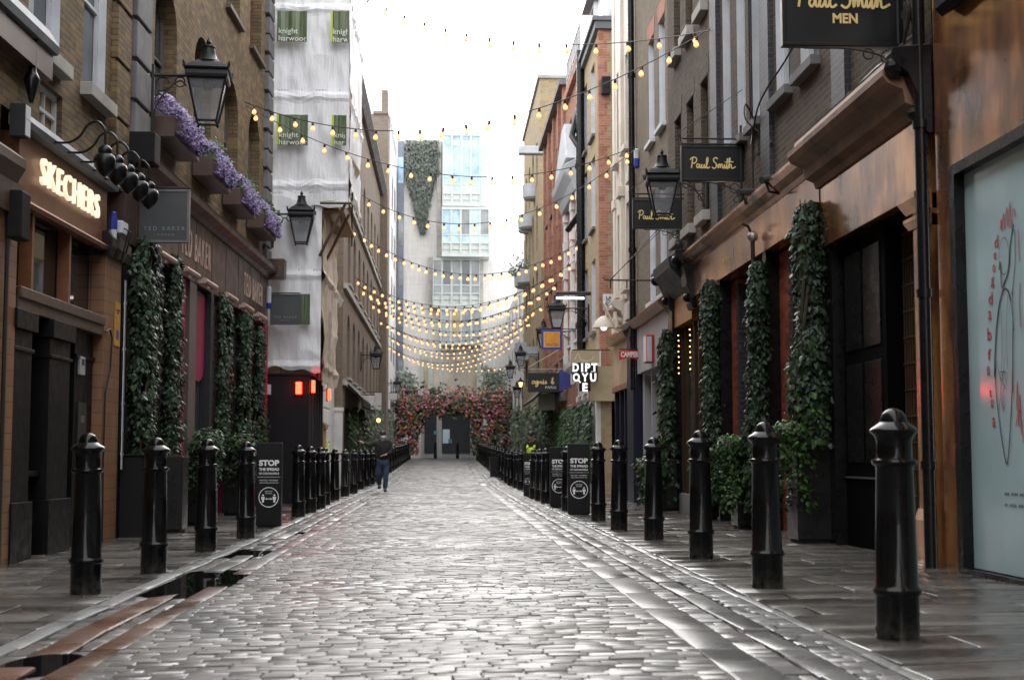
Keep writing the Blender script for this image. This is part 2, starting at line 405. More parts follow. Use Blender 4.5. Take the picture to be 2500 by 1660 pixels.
def facade(mb, fr, s0, s1, z0, z1, ops, depth=.15, seg=10):
    """wall sheet with real openings (sa,sb,za,zb[,arch rise]) and their reveals"""
    ss = sorted({s0, s1} | {v for o in ops for v in o[:2] if s0 < v < s1}); zz = sorted({z0, z1} | {v for o in ops for v in o[2:4] if z0 < v < z1})
    for a, b in zip(ss, ss[1:]):
        for c, e in zip(zz, zz[1:]):
            m, n = (a+b)/2, (c+e)/2
            if any(o[0] < m < o[1] and o[2] < n < o[3] for o in ops): continue
            mb.quad(fr(a, c, 0), fr(b, c, 0), fr(b, e, 0), fr(a, e, 0))
    for o in ops:
        sa, sb, za, zb = o[:4]; rise = o[4] if len(o) > 4 else 0; zt = zb-rise
        mb.quad(fr(sa, za, 0), fr(sa, zt, 0), fr(sa, zt, -depth), fr(sa, za, -depth))
        mb.quad(fr(sb, za, 0), fr(sb, zt, 0), fr(sb, zt, -depth), fr(sb, za, -depth))
        mb.quad(fr(sa, za, 0), fr(sb, za, 0), fr(sb, za, -depth), fr(sa, za, -depth))
        if not rise:
            mb.quad(fr(sa, zb, 0), fr(sb, zb, 0), fr(sb, zb, -depth), fr(sa, zb, -depth))
        else:
            c, h = (sa+sb)/2, (sb-sa)/2
            pt = [(c-h*math.cos(PI*k/seg), zt+rise*math.sin(PI*k/seg)) for k in range(seg+1)]
            for (a, p), (b, q) in zip(pt, pt[1:]):
                mb.quad(fr(a, p, 0), fr(b, q, 0), fr(b, zb, 0), fr(a, zb, 0))
                mb.quad(fr(a, p, 0), fr(b, q, 0), fr(b, q, -depth), fr(a, p, -depth))
def window(T, fr, op, depth=.15, fm='white_paint', gm='glass_street', nx=1, nz=2, fw=.05, sill='portland', sproj=.1, jamb=None, name='window', sh=.09):
    sa, sb, za, zb = op[:4]
    f = MB(); d0, d1 = -depth+.012, -depth+.06
    f.fb(fr, sa+.003, sa+fw, za+.003, zb-.003, d0, d1); f.fb(fr, sb-fw, sb-.003, za+.003, zb-.003, d0, d1)
    f.fb(fr, sa+fw, sb-fw, za+.003, za+fw, d0, d1); f.fb(fr, sa+fw, sb-fw, zb-fw, zb-.003, d0, d1)
    for k in range(1, nx):
        m = sa+(sb-sa)*k/nx; f.fb(fr, m-.015, m+.015, za+fw, zb-fw, d0+.004, d1-.012)
    for k in range(1, nz):
        m = za+(zb-za)*k/nz; f.fb(fr, sa+fw, sb-fw, m-.02, m+.02, d0+.004, d1-.006)
    if jamb:
        f.fb(fr, sb-.012, sb-.002, za, zb, d1+.002, -.005); f.fb(fr, sa+.002, sa+.012, za, zb, d1+.002, -.005)
    w = T.part(name, f, fm)
    g = MB(); g.fb(fr, sa, sb, za, zb, -depth-.03, -depth+.008); T.part('pane', g, gm, w)
    if sill:
        s = MB(); s.fb(fr, sa-.08, sb+.08, za-sh, za-.002, -depth+.02, sproj); T.part('sill', s, sill, w, bevel=.008)
    return w

def text_mesh(body, size, extrude=.004, bold=0.0, cx=True, spacing=1.0, sx=1.0, shear=0.0):
    cu = bpy.data.curves.new('lettering', 'FONT'); cu.body = body; cu.size = size; cu.extrude = extrude; cu.offset = bold
    cu.align_x = 'CENTER' if cx else 'LEFT'; cu.align_y = 'CENTER'; cu.space_character = spacing; cu.shear = shear; cu.resolution_u = 3; cu.space_line = .85
    o = bpy.data.objects.new('lettering', cu); COL.objects.link(o)
    dg = bpy.context.evaluated_depsgraph_get(); dg.update(); me = bpy.data.meshes.new_from_object(o.evaluated_get(dg))
    vs = [(v.co.x*sx, v.co.y, v.co.z) for v in me.vertices]; fs = [tuple(p.vertices) for p in me.polygons]
    bpy.data.objects.remove(o); bpy.data.curves.remove(cu); bpy.data.meshes.remove(me)
    return vs, fs
def add_text(mb, fr, s, z, d, body, size, flip=False, fit=None, fith=None, **kw):
    """lettering on a facade frame; flip mirrors the along axis so that it reads from the street"""
    vs, fs = text_mesh(body, size, **kw)
    k = -1 if flip else 1; kx = kz = 1
    if fit: kx = fit/max(1e-6, max(v[0] for v in vs)-min(v[0] for v in vs))
    if fith: kz = fith/max(1e-6, max(v[1] for v in vs)-min(v[1] for v in vs))
    if fit and not fith: kz = kx
    mx = (max(v[0] for v in vs)+min(v[0] for v in vs))/2 if fit else 0; mz = (max(v[1] for v in vs)+min(v[1] for v in vs))/2 if (fit or fith) else 0
    i = len(mb.v); mb.v += [tuple(fr(s+k*(x-mx)*kx, z+(y-mz)*kz, d+w)) for x, y, w in vs]
    for f in fs: mb.f.append(tuple(i+q for q in f)); mb.mi.append(mb.cur)
def spline(pts, n=5):
    out = []; P = [pts[0]]+list(pts)+[pts[-1]]
    for i in range(1, len(P)-2):
        for k in range(n):
            t = k/n; o = []
            for c in range(len(P[0])):
                a, b, e, g = P[i-1][c], P[i][c], P[i+1][c], P[i+2][c]
                o.append(.5*(2*b+(e-a)*t+(2*a-5*b+4*e-g)*t*t+(3*b-a-3*e+g)*t**3))
            out.append(tuple(o))
    out.append(tuple(pts[-1])); return out
def ribbon(mb, fr, pts, w, d, smooth=True):
    P = spline(pts, 4) if smooth else pts
    Q = []; mb.rk = getattr(mb, 'rk', 0)
    for k, (a, b) in enumerate(P):
        p, q = P[max(0, k-1)], P[min(len(P)-1, k+1)]; tx, tz = q[0]-p[0], q[1]-p[1]; L = math.hypot(tx, tz) or 1e-9
        mb.rk += 1; dd = d+mb.rk*1.5e-5
        Q.append((fr(a-tz/L*w/2, b+tx/L*w/2, dd), fr(a+tz/L*w/2, b-tx/L*w/2, dd)))
    for (a, b), (c, e) in zip(Q, Q[1:]): mb.quad(a, c, e, b)
def ribbon_old(mb, fr, pts, w, d, smooth=True):
    P = spline(pts, 4) if smooth else pts
    for k in range(len(P)):
        pass
    for (a, b), (c, e) in zip(P, P[1:]):
        L = math.hypot(c-a, e-b)
        if L < 1e-6: continue
        nx, nz = -(e-b)/L*w/2, (c-a)/L*w/2; tx, tz = (c-a)/L*w*.25, (e-b)/L*w*.25
        mb.quad(fr(a-tx+nx, b-tz+nz, d), fr(c+tx+nx, e+tz+nz, d), fr(c+tx-nx, e+tz-nz, d), fr(a-tx-nx, b-tz-nz, d))
# ------------------------------------------------------------------ ground
POOLS = [(-1.98, 12.1, .44, 1.0, .022), (-2.12, 15.7, .20, .6, .013), (-2.02, 7.4, .16, .3, .014), (-1.5, 31, .3, .25, .012), (-2.0, 19.6, .12, .3, .010)]
def dip(x, y):                  # shallow hollows that hold rainwater
    s = 0.0
    if x < -2.31 or x > 2.06: return s
    for px, py, rx, ry, a in POOLS:
        q = ((x-px)/rx)**2+((y-py)/ry)**2
        if q < 5: s += a*math.exp(-q*.8)
    return s
def stone(mb, x0, x1, y0, y1, base=0.0, b=.012, gap=.005, tilt=.018, crown=.003, tone=.5, rr=R):
    x0 += gap; x1 -= gap; y0 += gap; y1 -= gap
    cx, cy = (x0+x1)/2, (y0+y1)/2; tx, ty = rr.gauss(0, tilt), rr.gauss(0, tilt); z0 = gz(cx, cy)+base+rr.gauss(0, .0025)-dip(cx, cy)
    tx += gz(cx+.5, cy)-gz(cx-.5, cy)
    ty += gz(cx, cy+.5)-gz(cx, cy-.5)
    i = len(mb.v); hw, hh = (x1-x0)/2, (y1-y0)/2
    for k, (e, dz) in enumerate(((0, -.035), (b*.25, -b*.55), (b*1.3, crown))):
        for sx, sy in ((-1, -1), (1, -1), (1, 1), (-1, 1)):
            j = rr.uniform(-.004, .004) if k else 0
            ax, ay = sx*max(.004, hw-e)+j, sy*max(.004, hh-e)+j
            mb.v.append((cx+ax, cy+ay, z0+dz+tx*ax+ty*ay))
    for k in (0, 4):
        for j in range(4):
            q = i+k; mb.f.append((q+j, q+(j+1) % 4, q+4+(j+1) % 4, q+4+j)); mb.mi.append(0)
    mb.f.append((i+8, i+9, i+10, i+11)); mb.mi.append(0)
    if mb.tone is None: mb.tone = []
    mb.tone += [max(0, min(1, tone))]*9

def setts_rows(mb, xa, xb, y0, y1, base=0.0, lx=(.12, .22), ly=.088, rough=1.0):
    y = y0
    while y < y1:
        d = ly*R.uniform(.85, 1.15)*(1 if y < 45 else 1.5 if y < 70 else 2.2)
        x = xa-R.uniform(0, .1); row = R.uniform(-.02, .02)*rough
        while x < xb-.03:
            w = R.uniform(*lx)*(1 if y < 45 else 1.3); e = min(x+w, xb)
            if xb-e < .07: e = xb
            a = max(x, xa)
            if e-a > .04:
                patch = mnoise.noise((a*.9, y*.35, 3.1))*.35
                stone(mb, a, e, y+R.uniform(-.008, .008), y+d+R.uniform(-.008, .008), base+mnoise.noise((a*.8, y*.25, 0))*.010, b=.005, gap=.0012,
                      tilt=.009*rough, crown=.001, tone=R.gauss(.45, .17)+patch)
            x = e
        y += d
def slab_run(mb, xa, xb, y0, y1, l=(.7, 1.4), base=0.0, tone=(.5, .15), tilt=.008):
    y = y0
    while y < y1:
        d = R.uniform(*l)*(1 if y < 50 else 2); stone(mb, xa, xb, y, min(y+d, y1), base, b=.012, gap=.004, tilt=tilt, crown=.0, tone=R.gauss(*tone)); y += d
Y0, Y1 = 1.0, 103.6
XLS, XRS = -1.72, 1.30
m = MB(); setts_rows(m, XLS, XRS, Y0, Y1); setting('road', m, 'sett_wet', smooth='auto')
m = MB()
setts_rows(m, -2.31, -2.20, Y0, Y1, -.010, (.1, .16), .16, 1.4); setts_rows(m, -2.0, -1.9, Y0, Y1, -.012, (.1, .14), .17, 1.5)
setts_rows(m, 1.55, 1.69, Y0, Y1, -.016, (.12, .18), .15, 1.8); setts_rows(m, 1.86, 2.06, Y0, Y1, -.004, (.09, .14), .11, 1.3)
setting('gutter_setts', m, 'sett_wet', smooth='auto')
m = MB(); slab_run(m, 1.30, 1.55, Y0, Y1); slab_run(m, 1.69, 1.86, Y0, Y1)
slab_run(m, -2.2, -2.0, 13.2, Y1); slab_run(m, -1.9, -1.72, 13.4, Y1); setting('granite_strip', m, 'granite_wet', smooth='auto')
m = MB(); slab_run(m, -2.2, -2.0, Y0, 13.2, (.5, 1.0)); slab_run(m, -1.9, -1.72, Y0, 9.4, (.5, 1.0)); slab_run(m, -1.9, -1.72, 9.4, 13.4, tone=(.1, .1))
setting('red_granite_strip', m, 'orange_granite', smooth='auto')
m = MB(); slab_run(m, -2.46, -2.31, Y0, Y1, (.8, 1.3), .008); slab_run(m, 2.06, 2.14, Y0, Y1, (.8, 1.3), .004); setting('kerb', m, 'kerb_wet', smooth='auto')
def flags(mb, xa, xb):
    y = Y0
    while y < Y1:
        d = R.uniform(.42, .66)*(1 if y < 45 else 2); x = xa-R.uniform(0, .5)
        while x < xb-.02:
            w = R.uniform(.55, 1.05); a, e = max(x, xa), min(x+w, xb)
            if xb-e < .15: e = xb
            if e-a > .05: stone(mb, a, e, y, y+d, 0.006, b=.01, gap=.003, tilt=.0075, crown=0, tone=R.gauss(.5, .22)+.25*mnoise.noise((a*.4, y*.3, 9)))
            x = e
        y += d
m = MB(); flags(m, -5.2, -2.46); setting('pavement', m, 'flag_wet', smooth='auto')
m = MB(); flags(m, 2.14, 9.0); setting('pavement', m, 'flag_wet', smooth='auto')
m = MB(); ys = [-80, -30, -5]+[k*3 for k in range(0, 46)]+[200, 400, 900]; xs = [-400, -60, -8, -5, -2, 0, 2, 5, 8, 60, 400]
for a, b in zip(ys, ys[1:]):
    for c, e in zip(xs, xs[1:]): m.quad(*[(x, y, gz(x, y)-.045) for x, y in ((c, a), (e, a), (e, b), (c, b))])
m.tone = [.5]*len(m.f); setting('ground', m, 'mortar_wet', smooth=True)
m = MB(); ys = [1+k*.2 for k in range(200)]+[41+k*1.0 for k in range(63)]; xs = [-1.74, -1.6, -1.45, -1.3, -.8, 0, .7, 1.15, 1.31]
for a, b in zip(ys, ys[1:]):
    for c, e in zip(xs, xs[1:]): m.quad(*[(x, y, gz(x, y)-.0045-1.1*dip(x, y)) for x, y in ((c, a), (e, a), (e, b), (c, b))])
m.tone = [.5]*len(m.f); setting('road_bedding', m, 'mortar_wet', smooth=True)
# standing water in the channels
def puddle(cx, cy, rx, ry, a):
    m = MB(); n = 48; z = gz(cx, cy)-.0085
    m.quad(*[(min(max(cx+rx*1.3*math.cos(2*PI*k/n), -2.315), 2.06), cy+ry*1.35*math.sin(2*PI*k/n), z) for k in range(n)]); setting('puddle', m, 'puddle')
for q in POOLS: puddle(*q)

# ------------------------------------------------------------------ bollards
def make_bollard(p, label):
    T = Thing('bollard', label, 'bollard', p, 'bollards')
    n = 28; c = tuple(p)
    m = MB(); m.lathe([(.116, -.03), (.116, .225), (.122, .235), (.131, .25), (.131, .262), (.120, .275), (.112, .285), (.099, .905), (.106, .915)], c, n)
    T.part('shaft', m, 'bollard_paint', smooth='auto')
    m = MB(); m.lathe([(.106, .9152), (.118, .922), (.123, .934), (.118, .946), (.104, .953)], c, n); T.part('collar', m, 'bollard_paint', smooth='auto')
    m = MB(); m.lathe([(.098, .9532), (.094, .965), (.094, 1.045), (.106, 1.075), (.126, 1.092), (.129, 1.104), (.122, 1.114), (.090, 1.135), (.076, 1.146)], c, n); T.part('neck', m, 'bollard_paint', smooth='auto')
    m = MB(); m.lathe([(.072, 1.1462)]+[(.072*math.cos(a*PI/18), 1.148+.074*math.sin(a*PI/18)) for a in range(0, 9)]+[(.004, 1.222)], c, n); T.part('dome_cap', m, 'bollard_paint', smooth='auto')
    return T.o
t = NT('bollard_paint'); p = t.pos(mode='world'); nn = t.noise(p, 5, 5)
oz = t.n('ShaderNodeSeparateXYZ'); t.l(t.pos(mode='obj'), oz.inputs[0])
dirt = t.n('ShaderNodeMath', operation='MULTIPLY'); t.l(t.ramp(oz.outputs[2], [(0.0, .9), (.16, 0.0)]), dirt.inputs[0]); t.l(t.ramp(t.noise(p, 22, 4), [(.35, 0.0), (.65, 1.0)]), dirt.inputs[1])
t.set(color=t.mix(dirt.outputs[0], t.ramp(nn, [(.3, (.004, .004, .004)), (.7, (.009, .009, .010))]), (.07, .062, .052)), rough=t.ramp(t.noise(t.pos((7, 7, 1.5)), 2, 5), [(.3, .06), (.7, .22)]), spec=.26)
t.bump(t.noise(t.pos((14, 14, 5)), 1.5, 5), .2, .006); reg('bollard_paint', t)
ORD = 'first second third fourth fifth sixth seventh eighth ninth tenth eleventh twelfth thirteenth fourteenth fifteenth sixteenth seventeenth eighteenth nineteenth twentieth'.split()
def ordw(i): return ORD[i] if i < 20 else 'twenty-'+ORD[i-20]
LB = [(209, 1450), (375, 1398), (502, 1347), (600, 1313), (728, 1262), (757, 1252), (780, 1241), (793, 1233), (817, 1221), (842, 1211), (863, 1204), (880, 1193.5), (895, 1187), (907.6, 1180.5)]
RB = [(2192, 1560), (1874, 1436), (1712, 1364), (1596, 1319), (1511, 1294), (1461, 1271), (1386, 1247), (1333, 1228), (1318, 1222), (1304, 1217), (1272, 1195), (1261, 1190)]
LP = [at_ground(*q) for q in LB]; RP = [at_ground(*q) for q in RB]
y = LP[-1].y+2.9
while y < 99: LP.append(Vector((-2.72+.006*(y-40), y, 0))); y += 3.0
y = RP[-1].y+2.9
while y < 97: RP.append(Vector((2.38-.003*(y-45), y, 0))); y += 2.75
proto = None
for side, PS in (('hoarding', LP), ('copper shopfront', RP)):
    for i, q in enumerate(PS):
        q = Vector((q.x, q.y, gz(q.x, q.y)))
        lab = f'black iron bollard, {ordw(i)} from the near end on the {side} side'
        if proto is None: proto = make_bollard(q, lab); o = proto
        else: o = copy_tree(proto)
        o.location = q; o['label'] = lab; o.rotation_euler = (R.gauss(0, .006), R.gauss(0, .006), R.uniform(0, 6)); o.scale = (1, 1, R.uniform(.985, 1.015))
        o['group'] = 'bollards along the '+side+' side'
for x in (-.62, .93):
    o = copy_tree(proto); o.location = (x, 100.2, gz(x, 100.2)); o['group'] = 'bollards before the end entrance'
    o['label'] = 'black bollard in the road before the '+('dark doorway' if x < 0 else 'flower arch shop window')+' at the street end'

# ------------------------------------------------------------------ free-standing notice totems
def totem(p, w, h, dep, label, simple=False, rot=0):
    T = Thing('notice_totem', label, 'sign', p, 'black public notice totems'); x, y, z = p
    c, s_ = math.cos(rot), math.sin(rot)
    def fr(a, b, d): return Vector((x+a*c+d*s_, y+a*s_-d*c, z+b))
    m = MB(); m.fb(fr, -w/2, w/2, .02, h, -dep, 0); m.fb(fr, -w/2+.02, w/2-.02, -.02, .02, -dep+.02, -.02); T.part('board', m, 'totem_black', bevel=.006)
    k = h/1.22; e = .004
    m = MB()
    add_text(m, fr, 0, h*.76, e, 'STOP', .12*k, fit=w*.80, fith=.088*k, bold=.006, extrude=.001)
    add_text(m, fr, 0, h*.685, e, 'THE SPREAD', .05*k, fit=w*.80, fith=.043*k, bold=.002, extrude=.001)
    if not simple:
        add_text(m, fr, 0, h*.635, e, 'OF CORONAVIRUS', .04*k, fit=w*.80, fith=.032*k, bold=.001, extrude=.001)
        add_text(m, fr, 0, h*.555, e, 'PROTECT YOURSELF', .03*k, fit=w*.74, fith=.022*k, extrude=.001)
        add_text(m, fr, 0, h*.525, e, 'AND OTHERS AROUND YOU', .02*k, fit=w*.74, fith=.017*k, extrude=.001)
        m.fb(fr, -w*.45, w*.45, h*.592, h*.596, .001, .003)
    T.part('lettering', m, 'totem_white')
    m = MB(); cz = h*.355; r = w*.40
    for a in range(40):
        t0, t1 = 2*PI*a/40, 2*PI*(a+1)/40
        m.quad(*[fr(q*math.cos(t)*1, cz+q*math.sin(t), .003) for q, t in ((r, t0), (r, t1), (r*.92, t1), (r*.92, t0))])
    if not simple:
        add_text(m, fr, 0, cz+r*.58, .003, 'KEEP YOUR', .03, fit=r*.75, fith=r*.13, extrude=.001); add_text(m, fr, 0, cz+r*.38, .003, 'DISTANCE', .03, fit=r*.65, fith=r*.13, extrude=.001)
    for sx in (-1, 1):
        q = sx*r*.56
        m.quad(*[fr(q+r*.10*math.cos(t*PI/6), cz+r*.20+r*.10*math.sin(t*PI/6), .003) for t in range(12)])
        m.quad(fr(q-r*.17, cz+r*.06, .003), fr(q+r*.17, cz+r*.06, .003), fr(q+r*.17, cz-r*.2, .003), fr(q+r*.1, cz-r*.24, .003), fr(q+r*.1, cz-r*.52, .003), fr(q-r*.1, cz-r*.52, .003), fr(q-r*.1, cz-r*.24, .003), fr(q-r*.17, cz-r*.2, .003))
    zc = cz-r*.16
    m.quad(fr(-r*.2, zc+r*.035, .003), fr(r*.2, zc+r*.035, .003), fr(r*.2, zc-r*.035, .003), fr(-r*.2, zc-r*.035, .003))
    for sx in (-1, 1): m.quad(fr(sx*r*.34, zc, .0032), fr(sx*r*.18, zc+r*.12, .0032), fr(sx*r*.18, zc-r*.12, .0032))
    T.part('distance_symbol', m, 'totem_white'); return T.o
plain('totem_black', (.012, .0125, .014), .45, .2, 4, spec=.22, rvar=.08)
plain('totem_white', (.95, .95, .95), .5, .03, 4)
q = at_ground(655, 1287); totem(q, .37, 1.24, .14, 'black notice totem with white lettering standing before the ivy at the dark hoarding')
q = at_ground(1414, 1257); totem(q, .385, 1.235, .12, 'largest black notice totem in the row of bollards beside the blue shopfront')
q = at_ground(1365, 1238); totem(q, .36, 1.21, .12, 'black notice totem half hidden behind a bollard in front of the middle one')
q = at_ground(1288, 1212); totem(q, .20, 1.12, .12, 'narrow black notice totem far along the bollard row below the hi-vis worker')
q = on_depth(1193, 1130, 88); q.z = gz(q.x, q.y); totem(q, .33, 1.15, .12, 'farther of two distant black notice boards by the flower arch', True)
q = on_depth(1209, 1132, 82); q.z = gz(q.x, q.y); totem(q, .42, 1.05, .12, 'distant black notice board just behind the square black planter', True)
q = on_depth(1211, 1158, 61); q.z = gz(q.x, q.y)
m = MB(); i = (q.x, q.y, q.z)
m.lathe([(.36, 0), (.395, .80), (.41, .80), (.41, .84), (.37, .84), (.36, .78), (.0001, .78)], i, 4, rot=PI/4); solo('square_planter', m, 'black_paint', 'square tapered black tub at the road edge among far bollards', 'planter', q)
# ================================================================== the side with the ivy-covered brown shopfront
GB = -.14                        # foot of the walls
# ---------- near brick building with the gold-lit shop sign
B = Thing('brick_building', 'brown stock-brick building with a gold-lit fascia over a black timber shopfront', 'building', FL(16, GB, 0))
m = MB(); ws = [(12.2, 13.6, 5.4, 7.6), (14.75, 15.85, 5.38, 7.7), (16.75, 17.75, 5.42, 7.7), (15.2, 16.0, 4.52, 5.05), (14.75, 15.85, 8.9, 11), (16.75, 17.75, 8.9, 11)]
facade(m, FL, -70, 18.72, 4.48, 14, ws, .16); facade(m, FL, -70, 14.0, GB, 4.48, [(2, 6, .5, 3.2), (7.5, 12.5, .5, 3.2)], .2)
m.fb(FL, -70, 18.7, 4.3, 14, -6, -.4); m.fb(FL, -70, 14.4, GB, 4.3, -6, -.45)
wall = B.part('wall', m, 'stock_brick', recalc=False)
for o in ws[:3]+ws[4:]: window(B, FL, o, .16, jamb=True, sill='portland', sproj=.14, nz=2, sh=.16, gm='glass_street')
window(B, FL, ws[3], .12, fm='white_paint', gm='glass_lit', nx=2, nz=2, sill='')
for o in ((2, 6, .5, 3.2), (7.5, 12.5, .5, 3.2)): window(B, FL, o, .2, fm='black_paint', gm='glass_dark', nx=2, nz=1, sill='')
m = MB(); m.fb(FL, 14.5, 17.85, 3.64, 4.33, -.3, .03); B.part('fascia', m, 'copper_gold' if 'copper_gold' in MATS else 'orange_wood', bevel=.006)
m = MB(); m.prism(FL, [(0, 3.56), (.09, 3.56), (.11, 3.60), (.07, 3.64), (0, 3.66)], 14.5, 17.85); B.part('fascia_moulding', m, 'orange_wood')
m = MB(); m.prism(FL, [(-.02, 4.34), (.14, 4.34), (.16, 4.40), (.10, 4.5), (-.02, 4.52)], 14.3, 17.95); B.part('fascia_hood', m, 'lead')
m = MB(); m.fb(FL, 14.5, 17.7, 2.5, 2.72, -.2, .06); m.fb(FL, 14.5, 17.7, 2.62, 2.735, -.2, .09); B.part('transom_beam', m, 'dark_wood', bevel=.01)
for s in (15.07, 16.4):
    m = MB(); m.fb(FL, s-.035, s+.035, 2.736, 3.6, -.12, .015); B.part('mullion', m, 'orange_wood')
m = MB(); m.fb(FL, 14.5, 17.7, 2.72, 3.6, -.2, -.13); B.part('transom_glass', m, 'glass_dark')
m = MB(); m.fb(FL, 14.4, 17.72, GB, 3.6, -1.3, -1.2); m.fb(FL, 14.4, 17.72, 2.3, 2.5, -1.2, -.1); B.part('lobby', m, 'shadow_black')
for s0, s1 in ((14.42, 15.02), (15.62, 16.38)):
    m = MB(); m.fb(FL, s0, s1, .55, 2.30, -.35, .05); m.fb(FL, s0-.02, s1+.02, 2.08, 2.12, -.35, .075); m.fb(FL, s0-.04, s1+.04, 2.30, 2.498, -.35, .10); m.fb(FL, s0-.03, s1+.03, GB, .55, -.36, .09)
    B.part('pilaster', m, 'charcoal_wood', bevel=.006)
m = MB(); m.fb(FL, 15.02, 15.62, GB, .80, -.4, -.12); m.fb(FL, 15.02, 15.62, .80, .86, -.4, -.02); m.fb(FL, 15.04, 15.6, .2, .7, -.13, -.105); B.part('stall_riser', m, 'charcoal_wood', bevel=.006)
m = MB(); m.fb(FL, 15.02, 15.62, .86, 2.5, -.3, -.25); B.part('shop_window', m, 'glass_dark')
m = MB(); m.fb(FL, 16.94, 17.70, GB, 2.5, -.5, -.06); m.fb(FL, 16.92, 17.70, 2.18, 2.22, -.5, -.03); B.part('door_panel', m, 'charcoal_wood')
m = MB(); m.fb(FL, 16.38, 16.94, GB, 2.3, -1.0, -.95)
d = B.part('door', m, 'black_paint'); m = MB(); m.tube([FL(16.8, 1.02, -.93), FL(16.8, 1.02, -.86), FL(16.62, 1.02, -.86)], .014); m.ball(FL(16.8, 1.28, -.92), .03); B.part('handle', m, 'steel', d)
m = MB(); m.fb(FL, 17.72, 18.5, GB, 3.5, -.3, .06); B.part('glazed_pier', m, 'glazed_brick')
m = MB(); m.fb(FL, 13.72, 14.4, GB, 3.7, -.3, .07); B.part('glazed_pier', m, 'glazed_brick')
m = MB(); m.prism(FL, [(-.05, 3.5), (.12, 3.5), (.16, 3.62), (.16, 3.72), (.1, 3.8), (-.05, 3.8)], 17.66, 18.6); B.part('pier_capital', m, 'black_paint')
m = MB(); m.prism(FL, [(-.05, 3.72), (.12, 3.72), (.20, 3.86), (.20, 3.95), (.06, 4.06), (-.05, 4.06)], 13.4, 14.2); m.fb(FL, 13.6, 14.42, 3.4, 3.72, -.05, .12); B.part('pier_capital', m, 'dark_wood')
m = MB()
for k in range(13): m.fb(FL, 17.98, 18.66, 4.6+k*.74, 4.6+k*.74+.69, -.05, .09); m.fb(FL, 18.0, 18.64, 4.6+k*.74+.69, 4.6+k*.74+.74, -.05, .05)
B.part('brick_pier', m, 'stock_brick', bevel=.01)
m = MB(); m.prism(FL, [(-.05, 5.25), (.20, 5.29), (.22, 5.37), (.1, 5.56), (-.05, 5.6)], 11.5, 15.15); B.part('lead_hood', m, 'lead')
m = MB(); m.fb(FL, 11.5, 15.1, 5.0, 5.248, -.05, .16); B.part('hood_fascia', m, 'brown_box')
S = MB(); add_text(S, FL, 16.2, 4.03, .075, 'SKECHERS', .4, fit=2.24, fith=.29, extrude=.018, spacing=1.18)
B.part('shop_name', S, 'sign_letters')
m = MB(); m.tube([FL(14.02, z, .1) for z in (GB, 1.3, 2.6, 3.4)], .022); B.part('cable_conduit', m, 'cable_black')
m = MB(); m.tube([FL(17.72, 2.55, .08), FL(17.9, 2.6, .09), FL(18.0, 2.5, .09), FL(17.95, 2.1, .09), FL(17.78, 1.8, .08), FL(17.76, .9, .08), FL(17.8, -.05, .08)], .012); B.part('loose_cable', m, 'cable_black')
m = MB(); m.tube([FL(18.62, z, .09) for z in (.85, 2.0, 3.3)], .014)
for z in (1.05, 1.7, 2.4, 3.0): m.tube([FL(18.62, z-.02, .092), FL(18.62, z+.02, .092)], .022)
B.part('conduit', m, 'steel')
# fittings on it
T = Thing('lamp_pipe', 'black pipe with five gooseneck lamps over the gold-lit shop sign', 'sign lights', FL(16.2, 4.36, .1))
m = MB(); m.tube([FL(15.1, 4.37, .12), FL(17.45, 4.37, .12)], .022, 8)
for s in (15.1, 15.9, 16.6, 17.4): m.tube([FL(s, 4.37, .0), FL(s, 4.37, .12)], .018, 6)
T.part('pipe', m, 'black_paint')
for k in range(5):
    s = 15.25+.5*k; m = MB()
    m.tube([FL(s, *q) for q in spline([(4.37, .12), (4.37, .30), (4.44, .42), (4.56, .50), (4.60, .60), (4.52, .68), (4.40, .69), (4.33, .69)], 5)], .014, 8)
    a = T.part('gooseneck', m, 'black_paint', smooth=True)
    m = MB(); c = FL(s, 4.30, .69); m.lathe([(.012, .05), (.045, .035), (.07, 0), (.072, -.03), (.065, -.05), (.10, -.075), (.115, -.12), (.105, -.19), (.06, -.26), (.01, -.30)], c, 16, 1.05, 1)
    T.part('lamp_head', m, 'black_paint', a, smooth='auto')
m = MB(); m.fb(FL, 13.98, 14.26, 3.14, 3.62, .09, .24); o = solo('wall_speaker', m, 'black_matt', 'black box loudspeaker fixed on the glazed brick pier', 'loudspeaker', FL(14.2, 3.14, .1), bevel=.02)
m = MB(); m.fb(FL, 14.28, 14.44, 4.22, 4.55, .0, .15); T = Thing('wall_light_box', 'small dark light box with a white face above the gold sign', 'light box', FL(14.4, 4.5, 0)); T.part('casing', m, 'charcoal'); m = MB(); m.fb(FL, 14.29, 14.43, 4.23, 4.54, .151, .158); T.part('face_panel', m, 'white_paint')
m = MB(); c = FL(14.55, 4.62, .12); m.lathe([(.02, 0), (.05, .12), (.085, .24), (.06, .30), (.045, .33), (.04, .62), (.06, .66), (.02, .72)], c, 12); solo('iron_finial', m, 'black_paint', 'black turned iron finial standing by the lead hood', 'finial', c, smooth='auto')
m = MB(); m.fb(FL, 17.95, 18.25, 3.82, 3.98, .12, .20); T = Thing('socket_box', 'white twin socket box beside the gold shop sign', 'socket box', FL(18, 3.9, .1)); T.part('casing', m, 'white_paint', bevel=.01)
m = MB(); [m.tube([FL(s, 3.89, .2), FL(s, 3.86, .26), FL(s+.02, 3.6, .2), FL(18.1, 3.45, .16)], .012) for s in (18.03, 18.16)]; T.part('plug_lead', m, 'cable_black')
T = Thing('alarm_beacon', 'slim blue and white alarm beacon by the twin socket box', 'alarm', FL(17.8, 3.8, .1))
m = MB(); c = FL(17.83, 3.72, .12); m.lathe([(.04, 0), (.045, .12), (.035, .125)], c, 10); T.part('white_base', m, 'white_paint'); m = MB(); m.lathe([(.05, .126), (.05, .27), (.035, .275), (.035, .33), (.01, .35)], c, 10); T.part('blue_cap', m, 'blue_plastic')
